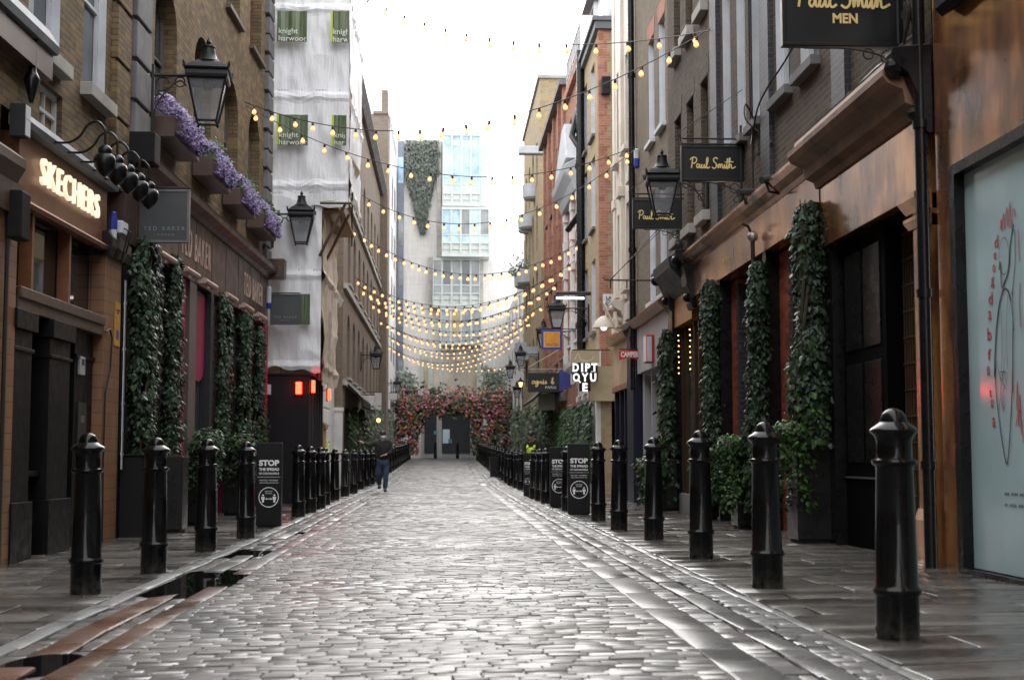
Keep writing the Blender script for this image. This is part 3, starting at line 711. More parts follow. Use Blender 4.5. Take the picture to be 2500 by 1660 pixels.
T = Thing('parking_sign', 'small yellow notice plate on the glazed brick pier', 'sign', FL(18.35, 2.6, .1)); m = MB(); m.fb(FL, 18.2, 18.45, 2.42, 2.98, .062, .075); T.part('plate', m, 'yellow_sign')
m = MB(); add_text(m, FL, 18.32, 2.86, .076, 'LOADING\nONLY', .05, fit=.18, extrude=.001); c = [FL(18.32+.07*math.cos(t*PI/10), 2.56+.07*math.sin(t*PI/10), .077) for t in range(20)]; m.quad(*c); T.part('print', m, 'blue_sign')
T = Thing('entry_panel', 'grey metal door entry panel with buttons beside the black door', 'intercom', FL(17.2, 1.2, -.05)); m = MB(); m.fb(FL, 17.08, 17.42, .88, 1.66, -.058, -.04); T.part('plate', m, 'charcoal_metal')
m = MB(); [m.fb(FL, 17.16+.09*(k % 2), 17.2+.09*(k % 2), 1.0+.045*(k//2), 1.02+.045*(k//2), -.04, -.034) for k in range(8)]; m.fb(FL, 17.18, 17.32, 1.42, 1.5, -.04, -.036); T.part('button', m, 'steel')
T = Thing('card_reader', 'pale grey entry reader high on the black door panel', 'card reader', FL(17.1, 2.0, -.05)); m = MB(); m.fb(FL, 17.05, 17.25, 1.98, 2.2, -.058, -.02); T.part('casing', m, 'white_grey', bevel=.008); m = MB(); m.fb(FL, 17.10, 17.2, 2.1, 2.17, -.0198, -.016); T.part('screen', m, 'black_paint')
T = Thing('pump_box', 'low black metal cabinet against the wall beside the glazed pier', 'cabinet', FL(19, GB, .2)); m = MB(); m.fb(FL, 18.75, 19.45, GB+.02, 1.02, .02, .34); T.part('cabinet_body', m, 'black_matt', bevel=.02); m = MB(); m.fb(FL, 18.73, 19.47, 1.02, 1.05, .0, .36); T.part('lid', m, 'black_paint', bevel=.008)

# ---------- brown fashion shopfront with ivy and flower boxes
B = Thing('brick_building', 'yellow-brown brick building with arched windows above a matt brown shopfront hung with ivy', 'building', FL(25, GB, 0))
ARW = [(20.3, 21.75), (23.05, 24.5), (25.75, 27.15), (28.35, 29.75)]
ws = [(a, b, 5.95, 8.05, .62) for a, b in ARW]+[(a, b, 9.3, 11.6, .62) for a, b in ARW]
m = MB(); facade(m, FL, 19.6, 30.95, 4.9, 14, ws, .26)
m.fb(FL, 19.5, 30.9, 4.2, 14, -6, -.6); m.quad(FL(30.95, GB, 0), FL(30.95, 14, 0), FL(30.95, 14, -8), FL(30.95, GB, -8)); m.quad(FL(18.72, 4.5, -.4), FL(18.72, 14, -.4), FL(19.6, 14, 0), FL(19.6, 4.5, 0))
B.part('wall', m, 'stock_brick', recalc=False)
for i, o in enumerate(ws): window(B, FL, o, .26, fm='red_sash' if i == 7 else 'taupe', gm='glass_street' if i in (0, 4, 5) else 'glass_dark', nx=2, nz=2, sill='brown_box' if i > 3 else 'grey_stone', fw=.07)
m = MB()
for k in range(17):
    z = 5.2+k*.56; m.fb(FL, 18.78, 19.62, z, z+.50, -.3, .13); m.fb(FL, 18.82, 19.58, z+.50, z+.56, -.3, .08)
B.part('stone_pilaster', m, 'grey_stone', bevel=.015)
m = MB()
for k in range(22):
    z = 5.1+k*.42; e = .10 if k % 2 else .0; m.fb(FL, 30.3-e, 30.94, z, z+.36, -.1, .10); m.fb(FL, 30.4, 30.92, z+.36, z+.42, -.1, .05)
B.part('quoin', m, 'grey_stone', bevel=.012)
m = MB(); m.fb(FL, 18.68, 30.9, 3.84, 4.86, -.4, .04)
for k in range(9): m.fb(FL, 19.3+k*1.32, 19.312+k*1.32, 3.86, 4.84, .04, .046)
B.part('fascia', m, 'brown_fascia')
m = MB(); m.prism(FL, [(-.05, 4.86), (.08, 4.86), (.12, 4.93), (.26, 4.97), (.28, 5.05), (.02, 5.16), (-.05, 5.16)], 18.9, 30.95); B.part('cornice', m, 'brown_fascia')
m = MB(); m.prism(FL, [(-.04, 5.165), (.02, 5.165), (.285, 5.055), (.29, 5.065), (.0, 5.2), (-.04, 5.2)], 18.9, 30.95); B.part('flashing', m, 'lead')
for s in (18.75, 30.75):
    m = MB(); m.fb(FL, s-.12, s+.24, 4.86, 5.28, -.05, .42); B.part('console', m, 'black_matt' if s < 20 else 'dark_wood', bevel=.02)
for s in (23.25, 28.95):
    m = MB(); add_text(m, FL, s, 4.4, .05, 'TED BAKER', .45, fit=2.35, fith=.44, extrude=.008, spacing=1.35); B.part('shop_name', m, 'text_copper')
m = MB(); m.fb(FL, 18.7, 30.9, GB, 3.86, -1.2, -.16); B.part('shopfront_back', m, 'black_paint')
for a, b, mat_, d in ((22.35, 22.85, 'magenta_paint', -.02), (22.9, 23.45, 'taupe', .03), (26.45, 26.85, 'magenta_paint', -.02), (30.45, 30.88, 'magenta_paint', .06), (24.55, 24.8, 'charcoal', .05), (20.45, 20.85, 'charcoal_wood', .05), (28.55, 28.75, 'charcoal_wood', .02), (18.7, 19.0, 'charcoal_wood', .03)):
    m = MB(); m.fb(FL, a, b, GB, 3.84, -.3, d); B.part('pilaster', m, mat_, bevel=.006)
w_ = window(B, FL, (23.46, 24.54, .5, 3.8), .12, fm='charcoal', gm='glass_street', nx=1, nz=1, sill='')
m = MB(); P = [(23.5, 3.76), (24.5, 3.76), (24.5, 2.55)]+[(24.0+.5*math.cos(t*PI/10), 2.55-.28*math.sin(t*PI/10)) for t in range(1, 10)]+[(23.5, 2.55)]
m.quad(*[FL(a, z, -.05) for a, z in P]); m.quad(*[FL(a, z, -.045) for a, z in P]); B.part('blind', m, 'magenta_paint', recalc=False)
for a in (20.2, 21.9, 23.4, 25.4, 27.2, 28.9):
    m = MB(); m.tube([FL(a, 3.9, .15), FL(a+1.0, 3.9, .15)], .05, 8); m.fb(FL, a+.1, a+.15, 3.86, 3.92, .0, .13); m.fb(FL, a+.85, a+.9, 3.86, 3.92, .0, .13); B.part('light_bar', m, 'text_copper')
# flower boxes
boxes = [(20.15, 21.9), (22.95, 24.6), (25.6, 27.25), (28.2, 29.95)]
for i, (a, b) in enumerate(boxes):
    w0 = ('nearest the big lantern', 'second along the brick wall from the lantern', 'third along the brick wall from the lantern', 'beside the white wrapped scaffold')[i]
    w0 = w0.replace('nearest the', 'right under the').replace('right under', 'just below')
    T = Thing('window_box', 'brown window box of lilac flowers, '+w0, 'window box', FL((a+b)/2, 5.6, .2), 'window boxes on the brick wall')
    m = MB(); m.fb(FL, a, b, 5.55, 5.86, .015, .34); T.part('trough', m, 'brown_box', bevel=.012)
    m = MB(); m.tone = []
    for k in range(2600):
        s = R.uniform(a+.06, b-.14); t = R.uniform(-1, PI+.35); rr = R.uniform(.55, 1)**.5
        lump = 1+.22*mnoise.noise((s*3.1, i*7.0, t*.7)); z = 5.86+.34*lump*rr*max(-.5, math.sin(t)); d = .20+.27*lump*rr*math.cos(t)
        if z < 5.84 and d < .34: continue
        z -= .10*max(0, math.cos(t))
        p = FL(s, z, max(.02, d)); q = Vector((R.gauss(.5, .5), R.gauss(-.5, .6), R.gauss(.6, .5)))
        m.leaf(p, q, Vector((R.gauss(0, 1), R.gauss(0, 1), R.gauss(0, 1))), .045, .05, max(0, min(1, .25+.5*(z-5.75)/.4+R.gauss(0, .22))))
    f = T.part('flowers', m, 'lilac_petal', recalc=False)
    m = MB(); m.tone = []
    for k in range(260):
        s = R.uniform(a, b) if i else R.uniform(b-.7, b+.05); p = FL(s, 5.88+R.uniform(-.06, .3), R.uniform(.1, .42)); m.leaf(p, Vector((.5, -.5, R.uniform(0, 1))), Vector((R.gauss(0, 1), R.gauss(0, 1), R.gauss(0, 1))), .06, .08, R.uniform(.1, .8))
    T.part('leaves', m, 'ivy_bright', recalc=False)

# ---------- hanging signs of the brown shop
def hang_sign(name, label, y, u0, u1, v0, v1, mat_board, frame, wallx, thick=.06, arm='cable_black', barz=None):
    a, b = on_depth(u0, v1, y), on_depth(u1, v0, y); T = Thing(name, label, 'sign', ((a.x+b.x)/2, y, a.z))
    fr = frame_y(y); m = MB(); m.fb(fr, a.x, b.x, a.z, b.z, -thick, 0); T.part('board', m, mat_board, bevel=.006)
    if frame:
        m = MB(); w = .028
        m.fb(fr, a.x-.004, a.x+w, a.z-.004, b.z+.004, -thick-.01, .012); m.fb(fr, b.x-w, b.x+.004, a.z-.004, b.z+.004, -thick-.01, .012)
        m.fb(fr, a.x+w, b.x-w, a.z-.004, a.z+w, -thick-.01, .012); m.fb(fr, a.x+w, b.x-w, b.z-w, b.z+.004, -thick-.01, .012); T.part('rim', m, frame)
    m = MB(); z = b.z+.03 if barz is None else barz; e = a.x if abs(a.x-wallx) > abs(b.x-wallx) else b.x
    m.tube([(e, y+thick/2, z), (wallx, y+thick/2, z)], .016)
    if barz is not None:
        for q in (.2, .8): m.tube([(a.x+(b.x-a.x)*q, y+thick/2, b.z), (a.x+(b.x-a.x)*q, y+thick/2, z)], .008)
    T.part('bracket', m, arm)
    return T, fr, a, b
T, fr, a, b = hang_sign('hanging_sign', 'larger square grey hanging sign with pale rim over the ivy', 19.45, 333, 463, 464, 591, 'sign_grey', 'steel_frame', XL(19.45))
m = MB(); add_text(m, fr, (a.x+b.x)/2+.02, a.z+(b.z-a.z)*.26, .004, 'TED BAKER', .09, fit=.56, spacing=1.5, extrude=.002); T.part('shop_name', m, 'text_teal')
m = MB(); add_text(m, fr, (a.x+b.x)/2+.02, a.z+(b.z-a.z)*.14, .004, 'LONDON', .05, fit=.26, spacing=1.8, extrude=.002); T.part('place_name', m, 'text_grey')
T, fr, a, b = hang_sign('hanging_sign', 'smaller square grey hanging sign in front of the wrapped scaffold', 30.6, 660, 733, 719, 792, 'sign_grey', 'sign_grey', XL(30.6))
m = MB(); add_text(m, fr, (a.x+b.x)/2, a.z+(b.z-a.z)*.24, .016, 'TED BAKER', .09, fit=.50, spacing=1.5, extrude=.002); T.part('shop_name', m, 'text_grey')
m = MB(); add_text(m, fr, (a.x+b.x)/2, a.z+(b.z-a.z)*.13, .016, 'LONDON', .05, fit=.2, spacing=1.6, extrude=.002); T.part('place_name', m, 'text_grey')
T = Thing('alarm_beacon', 'slim white and blue alarm beacon at the far end of the brown fascia', 'alarm', FL(30.6, 4, .1))
m = MB(); c = FL(30.5, 4.2, .12); m.lathe([(.05, .1), (.055, .42), (.03, .46)], c, 10); T.part('white_base', m, 'white_paint'); m = MB(); m.lathe([(.05, -.02), (.055, .098)], c, 10); T.part('blue_cap', m, 'blue_plastic')

# ---------- wrapped scaffold and hoarding
T = Thing('wrapped_scaffold', 'tall scaffold wrapped in white plastic sheeting with green printed squares', 'scaffold', (-3, 31.2, 0))
def sheet(mb, x0, x1, z0, z1, y, side=None, amp=.05, seed=0, nx=34, nz=90, bulge=0):
    g = {}
    for i in range(nx+1):
        for j in range(nz+1):
            a, c = i/nx, j/nz; u = x0+(x1-x0)*a; zb = z0+.16*mnoise.noise((u*2.3+seed, seed, 1)); z = zb+(z1-zb)*c
            w = amp*(mnoise.noise((u*1.3+seed, z*.35, seed))+(1-2.2*abs(mnoise.noise((u*1.5+z*.6, z*.7-u*.4+seed, 4))))*.55+.45*mnoise.noise((u*5, z*1.3, seed+9))+.2*mnoise.noise((u*9, z*4, seed+2)))
            w += .05*max(0, 1-abs((z-2.0) % 2.0-1.0)/.12)+bulge*math.sin(PI*a)*math.sin(PI*c)
            g[i, j] = (u, y-w, z) if side is None else (side+w, u, z)
    for i in range(nx):
        for j in range(nz): mb.quad(g[i, j], g[i+1, j], g[i+1, j+1], g[i, j+1])
m = MB(); sheet(m, -4.1, -2.14, 6.5, 13.2, 31.27, amp=.05); T.part('front_sheet', m, 'sheet_plastic', smooth=True, recalc=False)
m = MB(); sheet(m, 31.2, 35.4, 6.9, 13.2, 0, side=-2.14, amp=.06, seed=3); T.part('side_sheet', m, 'sheet_plastic', smooth=True, recalc=False)
m = MB(); sheet(m, -4.0, -2.72, 2.92, 6.7, 31.3, amp=.06, seed=5); T.part('front_sheet', m, 'sheet_plastic', smooth=True, recalc=False)
m = MB(); sheet(m, 31.3, 35.2, 2.7, 6.7, 0, side=-2.72, amp=.12, seed=7); T.part('side_sheet', m, 'sheet_brown', smooth=True, recalc=False)
# sagging gathered sheet under the overhang
m = MB(); g = {}
for i in range(25):
    for j in range(21):
        a, c = i/24, j/20; y = 31.22+2.6*a; x = -2.68+.60*c+.05*math.sin(c*17+a*3); z = 6.9+.9*c*c-(.95*(1-abs(2*a-.7))*math.sin(PI*min(1, c*1.05))**2)*.8+.05*mnoise.noise((x*6, y*5, 1))-.25*(1-c)
        g[i, j] = (x, y, z)
for i in range(24):
    for j in range(20): m.quad(g[i, j], g[i+1, j], g[i+1, j+1], g[i, j+1])
T.part('gathered_sheet', m, 'sheet_brown', smooth=True, recalc=False)
m = MB()
for x in (-2.30, -2.75, -3.6):
    m.tube([(x, 31.45, 6.2 if x > -2.5 else 2.7), (x, 31.45, 13)], .025); m.tube([(x, 35.0, 6.2 if x > -2.5 else 2.7), (x, 35.0, 13)], .025)
m.tube([(-2.75, 31.1, 5.4), (-2.2, 31.1, 6.55)], .035); m.tube([(-2.75, 32.4, 5.4), (-2.2, 32.4, 6.55)], .035); m.tube([(-2.75, 31.1, 6.58), (-2.05, 31.1, 6.58)], .03)
T.part('scaffold_tube', m, 'dark_wood')
m = MB()
for z in (6.45, 8.4, 10.4, 12.4): m.box(-4.0, -2.25, 31.5, 35.2, z, z+.05)
m.box(-3.9, -2.85, 31.6, 35.1, 2.8, 12.9); T.part('deck', m, 'plank')
def banner(u0, u1, v0, v1, lime=True, txt=None, tfit=None):
    y = 31.0; a, b = on_depth(u0, v1, y), on_depth(u1, v0, y); fr = frame_y(y)
    m = MB(); n = 8
    for i in range(n):
        q0, q1 = a.x+(b.x-a.x)*i/n, a.x+(b.x-a.x)*(i+1)/n
        m.quad(fr(q0, a.z, .012*math.sin(i*1.7)), fr(q1, a.z, .012*math.sin(i*1.7+1.7)), fr(q1, b.z, .012*math.sin(i*1.7+2.1)), fr(q0, b.z, .012*math.sin(i*1.7+.4)))
    p = T.part('banner', m, 'banner_green', recalc=False)
    if lime: m = MB(); m.fb(fr, a.x-.02, a.x+.025, a.z, b.z, .015, .02); T.part('lime_edge', m, 'banner_lime', p)
    if txt:
        m = MB(); h = (b.z-a.z)
        for t_, zz in zip(txt, (.36, .12)):
            vs, fs = text_mesh(t_, h*.24, extrude=.001, cx=False); i = len(m.v); k = tfit/max(v[0] for v in text_mesh('harwood', h*.24, extrude=.001, cx=False)[0])
            m.v += [tuple(fr(a.x+.03+x*k, a.z+zz*h+q*1.05-.02, .026+w)) for x, q, w in vs]
            for f in fs:
                if all(m.v[i+q][0] < b.x-.005 for q in f): m.f.append(tuple(i+q for q in f)); m.mi.append(0)
        T.part('lettering', m, 'text_pale', p)
banner(676, 750, 28, 102, False, ('knight', 'harwood'), .63); banner(809, 853, 28, 105, True, ('knight', 'harwood'), .63)
banner(677, 752, 281, 355, True, ('knight', 'harwood'), .63); banner(812, 846, 282, 356, True, ('knight', 'harwood'), .63)
banner(733, 757, 718, 792, False)
m = MB()
for v, u0, n in ((221, 675, 3), (471, 660, 3), (660, 668, 2), (909, 662, 2)):
    for k in range(n):
        for t_, off, wd in (('UK 1304 · FLAME RET', 0, 44), ('M1', 62, 8)):
            q = on_depth(u0+k*92+off, v, 31.1)
            if q.x < -2.3 and (v < 600 or q.x < -2.9):
                add_text(m, frame_y(31.1), q.x+.15 if off == 0 else q.x, q.z, .0, 'III III IIII II' if off == 0 else 'II', .06, extrude=.001)
T.part('sheet_print', m, 'sheet_print')
T = Thing('site_hoarding', 'black painted timber site hoarding box below the wrapped scaffold', 'hoarding', (-3.3, 31, GB))
m = MB(); m.box(-4.1, -2.93, 31.0, 34.4, GB, 2.78); m.box(-4.1, -2.9, 30.97, 34.42, 2.78, 2.83)
T.part('panel', m, 'hoarding_paint', bevel=.008)
for yy in (31.6, 32.2, 32.8, 33.4, 34.0):
    m = MB(); m.box(-2.93, -2.89, yy, yy+.07, GB, 2.78); T.part('batten', m, 'charcoal')
m = MB(); m.box(-3.93, -3.75, 30.94, 30.999, 2.36, 2.58); T.part('notice', m, 'white_paint')
for i, (u0, u1, v0, v1, sd) in enumerate(((723, 737, 933, 962, 0), (762, 776, 934, 965, 1), (792, 801, 950, 977, 2))):
    L = Thing('warning_lamp', ('red warning lamp on the front face of the black hoarding', 'red warning lamp at the street corner of the black hoarding', 'red warning lamp farthest along the hoarding side')[i], 'lamp', (-3, 31, 2.3), 'red warning lamps on the hoarding')
    if sd == 0: p = on_depth(730, 947, 31); fr = frame_y(31.0); c = p.x
    else: p = on_x(769 if sd == 1 else 797, 949 if sd == 1 else 963, -2.93); fr = frame_xl(-2.93); c = p.y if sd == 2 else 31.25
    m = MB(); m.fb(fr, c-.09, c+.09, p.z-.17, p.z+.16, .0, .03); L.part('backplate', m, 'black_matt'); m = MB(); m.fb(fr, c-.062, c+.062, p.z-.135, p.z+.125, .03, .10); L.part('lens', m, 'red_glow', bevel=.012)

# ---------- white pilaster building and the far brick blocks
B = Thing('white_building', 'narrow white stuccoed building half hidden behind the wrapped scaffold', 'building', (-4, 38, GB))
m = MB(); m.box(-9, -3.55, 36.0, 46.1, GB, 11.0); B.part('wall', m, 'far_white')
m = MB()
for k in range(16): m.box(-3.6, -3.30, 39.6, 41.6, .0+k*.48, .44+k*.48)
m.box(-3.62, -3.36, 39.65, 41.55, GB, 7.7); B.part('rusticated_pilaster', m, 'far_white', bevel=.02)
m = MB(); m.prism(frame_xl(-3.55), [(0, 5.2), (.25, 5.2), (.35, 5.32), (.5, 5.4), (.58, 5.62), (0, 5.7)], 38.6, 41.8); B.part('cornice', m, 'far_white')
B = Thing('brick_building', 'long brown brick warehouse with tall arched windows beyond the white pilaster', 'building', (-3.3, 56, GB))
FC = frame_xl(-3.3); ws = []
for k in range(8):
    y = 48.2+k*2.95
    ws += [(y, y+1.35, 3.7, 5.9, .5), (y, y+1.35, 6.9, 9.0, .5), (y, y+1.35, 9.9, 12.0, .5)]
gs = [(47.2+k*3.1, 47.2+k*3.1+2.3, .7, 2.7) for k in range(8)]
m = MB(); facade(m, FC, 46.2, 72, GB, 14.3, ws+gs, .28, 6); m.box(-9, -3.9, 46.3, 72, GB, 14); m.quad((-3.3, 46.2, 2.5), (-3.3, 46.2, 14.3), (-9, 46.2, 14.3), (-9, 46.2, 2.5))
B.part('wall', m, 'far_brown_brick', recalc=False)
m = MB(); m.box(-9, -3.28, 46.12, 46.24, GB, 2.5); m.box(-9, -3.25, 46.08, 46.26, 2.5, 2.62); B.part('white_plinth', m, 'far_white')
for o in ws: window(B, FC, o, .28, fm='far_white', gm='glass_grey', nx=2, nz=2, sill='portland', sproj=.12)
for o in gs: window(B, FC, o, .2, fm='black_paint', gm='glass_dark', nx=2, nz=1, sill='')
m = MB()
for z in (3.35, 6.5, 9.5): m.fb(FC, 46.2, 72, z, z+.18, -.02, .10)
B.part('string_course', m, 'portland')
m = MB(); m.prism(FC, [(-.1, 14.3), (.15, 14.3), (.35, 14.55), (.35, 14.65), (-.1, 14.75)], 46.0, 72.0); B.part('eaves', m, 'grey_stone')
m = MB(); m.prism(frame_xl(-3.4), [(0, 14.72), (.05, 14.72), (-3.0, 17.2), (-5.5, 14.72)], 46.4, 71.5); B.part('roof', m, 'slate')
B = Thing('brick_building', 'tall brown brick block with a chimney at the far end of the warehouse row', 'building', (-2.95, 80, GB))
FD = frame_xl(-3.65); ws = []
for k in range(5):
    y = 75.6+k*3.0; ws += [(y, y+1.3, z, z+2.1) for z in (4.2, 7.4, 10.6, 13.8)]
m = MB(); facade(m, FD, 74.6, 91, -.1, 18.6, ws, .25); m.box(-9, -4.2, 74.7, 91, -.1, 18.4); m.box(-9, -2.95, 72.2, 74.6, -.1, 18.6); m.quad((-3.65, 91, -.1), (-3.65, 91, 18.6), (-6, 91, 18.6), (-6, 91, -.1)); B.part('wall', m, 'far_brown_brick', recalc=False)
for o in ws: window(B, FD, o, .25, fm='far_white', gm='glass_grey', nz=2, sill='portland')
m = MB(); m.box(-3.7, -2.93, 72.1, 74, 18.6, 18.75); m.box(-3.3, -2.97, 72.3, 73.6, 18.75, 19.9); B.part('chimney', m, 'far_brown_brick')
m = MB(); m.box(-5.9, -3.7, 72.5, 74.5, 18.6, 19.3); B.part('rooflight', m, 'glass_teal')
B = Thing('pale_building', 'narrow pale building with railings at roof level beside the glass tower', 'building', (-3, 98, 0))
m = MB(); m.box(-9, -3.56, 91.2, 103.7, 0, 22.3); B.part('wall', m, 'cream_stone')
m = MB()
for k in range(14): m.tube([(-3.62, 91.4+k*.9, 22.3), (-3.62, 91.4+k*.9, 23.4)], .03)
m.tube([(-3.62, 91.4, 23.4), (-3.62, 103, 23.4)], .035); m.tube([(-3.62, 91.4, 22.9), (-3.62, 103, 22.9)], .025); B.part('roof_railing', m, 'far_grey')
for k in range(2):
    for j in range(5):
        m = MB(); fr = frame_xl(-3.56); s = 93.5+k*4.5; m.fb(fr, s, s+2, 4+j*3.4, 6.2+j*3.4, -.05, .03); w_ = B.part('window', m, 'far_grey'); m = MB(); m.fb(fr, s+.1, s+1.9, 4.1+j*3.4, 6.1+j*3.4, .03, .04); B.part('pane', m, 'glass_grey', w_)
# awning and shop signs of the far brick block
T = Thing('shop_awning', 'black canvas shop awning on the brown brick warehouse', 'awning', (-3, 49, 2.6)); m = MB(); m.prism(FC, [(.02, 3.5), (.06, 3.5), (.62, 2.95), (.62, 2.72), (.58, 2.72), (.58, 2.93), (.02, 3.44)], 47.3, 55.5); T.part('canvas', m, 'black_matt')
for i, (y, u0, u1, v0, v1, tx, lab) in enumerate(((52, 882.5, 914, 966, 999, 'GANNI', 'white projecting shop sign with black lettering by the awning'), (58, 914.5, 931, 959, 999, 'Aug', 'taller white projecting sign just behind the lettered white one'), (76, 945, 969, 960, 976, '', 'small pale projecting sign low on the tall chimney block'))):
    T, fr, a, b = hang_sign('hanging_sign', lab, y, u0, u1, v0, v1, 'far_white', None, -3.3 if i < 2 else -3.65, .1)
    if tx: m = MB(); add_text(m, fr, (a.x+b.x)/2+(.0 if i == 0 else .06), a.z+(b.z-a.z)*.2, .006, tx, .12, fit=(b.x-a.x)*(.9 if i == 0 else .5), extrude=.003, bold=.004); T.part('shop_name', m, 'black_matt')
# ================================================================== the side with the copper-brown shopfront
GB2 = -.05
# ---------- near corner shop with the display window
B = Thing('corner_shop', 'copper-brown panelled shopfront with a tall pale display window', 'shop', (XR, 10, GB2))
m = MB(); facade(m, FR, -70, 12.12, GB2, 5.6, [(6.2, 11.70, .10, 3.42), (-6, 4.5, .1, 3.4)], .12); m.box(XR+.5, XR+6, -70, 12.1, GB2, 14); B.part('panel_wall', m, 'copper_panel', recalc=False)
m = MB(); facade(m, FR, -70, 12.12, 5.6, 14, [(1, 2.4, 6.4, 9), (5, 6.4, 6.4, 9), (9, 10.4, 6.4, 9)], .15); B.part('wall', m, 'soot_brick', recalc=False)
for o in ((1, 2.4, 6.4, 9), (5, 6.4, 6.4, 9), (9, 10.4, 6.4, 9)): window(B, FR, o, .15)
m = MB(); m.fb(FR, 11.62, 11.74, .06, 3.46, -.1, .03); m.fb(FR, 6.1, 11.62, 3.37, 3.46, -.1, .03); m.fb(FR, 6.1, 11.62, .0, .10, -.1, .05); m.fb(FR, 6.14, 6.24, .1, 3.37, -.1, .03); w_ = B.part('window_frame', m, 'black_paint')
m = MB(); m.fb(FR, 6.2, 11.7, .06, 3.45, -.12, -.06); B.part('display_glass', m, 'glass_blind', w_)
window(B, FR, (-6, 4.5, .1, 3.4), .12, fm='black_paint', gm='glass_blind', nz=1, sill='')
m = MB(); m.fb(FR, 5.5, 11.9, GB2, .03, 0, .10); B.part('plinth', m, 'black_matt')
# drawing and lettering on the display glass (strokes in the plane of the pane)
dg = -.055
def gp(u, v): q = on_right(u, v, dg); return (q.y, q.z)
def circ(u0, v0, ru, rv, a0=0, a1=360, n=20): return [gp(u0+ru*math.cos(math.radians(a0+(a1-a0)*k/n)), v0+rv*math.sin(math.radians(a0+(a1-a0)*k/n))) for k in range(n+1)]
m = MB()
for st, w in (([gp(2474, 548), gp(2466, 600), gp(2462, 660), gp(2446, 705)], .035), ([gp(2477, 560), gp(2478, 640), gp(2470, 720)], .02), (circ(2455, 920, 27, 215, 180, 300), .03), (circ(2455, 910, 24, 205, 180, 330), .015),
              (circ(2452, 625, 12, 45), .012), ([gp(2474, 800), gp(2472, 950), gp(2462, 1120), gp(2452, 1105), gp(2435, 980), gp(2429, 880)], .03), ([gp(2473, 700), gp(2474, 820), gp(2474, 960)], .018),
              ([gp(2440, 660), gp(2443, 640), gp(2446, 700)], .03), ([gp(2436, 880), gp(2445, 930), gp(2452, 900), gp(2458, 950), gp(2440, 910), gp(2462, 915), gp(2446, 960), gp(2455, 870)], .01),
              ([gp(2445, 760), gp(2448, 850), gp(2444, 960), gp(2452, 1000)], .012), ([gp(2462, 720), gp(2458, 820), gp(2462, 900)], .01), ([gp(2440, 1000), gp(2447, 960), gp(2451, 1005), gp(2456, 965)], .012)):
    ribbon(m, FR, st, w*.5, dg)
B.part('bicycle_drawing', m, 'ink_black', w_)
m = MB()
for body, u, v, h in (('a', 2426, 1030, .12), ('u', 2422, 985, .1), ('t', 2418, 960, .1), ('o', 2413, 905, .12), ('f', 2415, 865, .14), ('b', 2415, 815, .16), ('a', 2416, 770, .12), ('d', 2418, 728, .16), ('g', 2423, 690, .13), ('o', 2426, 655, .1), ('o', 2429, 625, .1), ('d', 2432, 590, .15)):
    q = on_right(u, v, dg); add_text(m, FR, q.y, q.z, dg, body, .2, flip=True, fith=h*.62, fit=h*.5, extrude=.001)
for st in ([(2442, 560), (2444, 535), (2446, 565), (2450, 520), (2453, 560), (2458, 505), (2461, 555), (2466, 490), (2468, 560), (2474, 510), (2480, 530)], [(2482, 1000), (2484, 930), (2487, 1040), (2490, 960), (2494, 1060)], [(2486, 560), (2489, 640)], [(2490, 690), (2489, 740), (2493, 800)], [(2480, 1040), (2490, 1000), (2499, 1080)]):
    ribbon(m, FR, [gp(*q) for q in st], .012, dg+.001)
B.part('red_lettering', m, 'red_ink', w_)
m = MB()
for v, a in ((1205, 'III IIII IIII II IIIII III III IIII'), (1232, 'II IIII III IIIII II IIII III III I')):
    q = on_right(2455, v, dg); add_text(m, FR, 10.35, q.z, dg, a, .05, flip=True, fit=1.15, fith=.022, extrude=.0005)
B.part('small_print', m, 'ink_black', w_)
m = MB(); m.prism(FR, [(0, 4.78), (.10, 4.72), (.16, 4.78), (.16, 5.2), (0, 5.4)], -6, 11.6); T = Thing('reflection_block', 'dark block imitating a reflection in the copper above the display window', 'awning', (XR, 9, 4.4)); T.part('dark_block', m, 'black_matt')  # added dark box stands in for a reflection in the copper
m = MB(); m.tube([FR(12.2, z, .10) for z in (GB2, 1.5, 3.2, 4.5, 14)], .055, 10)
for z in (.9, 2.4, 3.9, 5.4): m.tube([FR(12.2, z, .1), FR(12.2, z+.07, .1)], .07, 10)
solo('drainpipe', m, 'black_paint', 'black iron drainpipe between the corner shop and the copper fascia', 'drainpipe', FR(12.2, GB2, .1), smooth='auto')

# ---------- sooty brick building over the copper shopfront
B = Thing('brick_building', 'sooty brick building with a copper-brown shopfront, brick piers and a dark gateway', 'building', (XR, 19, GB2))
near = [(13.2, 14.0), (15.9, 16.75), (17.2, 18.0), (18.85, 19.45), (19.85, 20.45), (20.9, 21.5)]
ws = [(a, b, 5.62, 8.3) for a, b in near]+[(a, b, 9.4, 11.8) for a, b in near]
dk = [(22.75, 23.4), (24.1, 24.8), (25.4, 26.1)]
ws2 = [(a, b, 5.02, 7.28) for a, b in dk]+[(a, b, 8.5, 10.4) for a, b in dk]
m = MB(); facade(m, FR, 12.15, 26.9, 4.5, 14, ws+ws2, .17); m.fb(FR, 12.2, 26.9, 4.4, 14, -7, -.5); m.quad((XR, 26.9, 4), (XR, 26.9, 14), (XR+5, 26.9, 14), (XR+5, 26.9, 4)); B.part('wall', m, 'soot_brick', recalc=False)
for o in ws: window(B, FR, o, .17, fm='white_paint', gm='glass_street', nx=2, nz=3, jamb=True, sill='grey_stone', sproj=.12, sh=.12)
for o in ws2: window(B, FR, o, .17, fm='charcoal', gm='glass_dark', nx=1, nz=2, sill='portland', sproj=.13, sh=.17)
for o in ws+ws2:
    if o[3] < 9: m = MB(); m.fb(FR, o[0]-.1, o[1]+.1, o[3]+.002, o[3]+.32, -.1, .006); B.part('brick_arch', m, 'red_lintel' if o[0] < 22 else 'soot_brick')
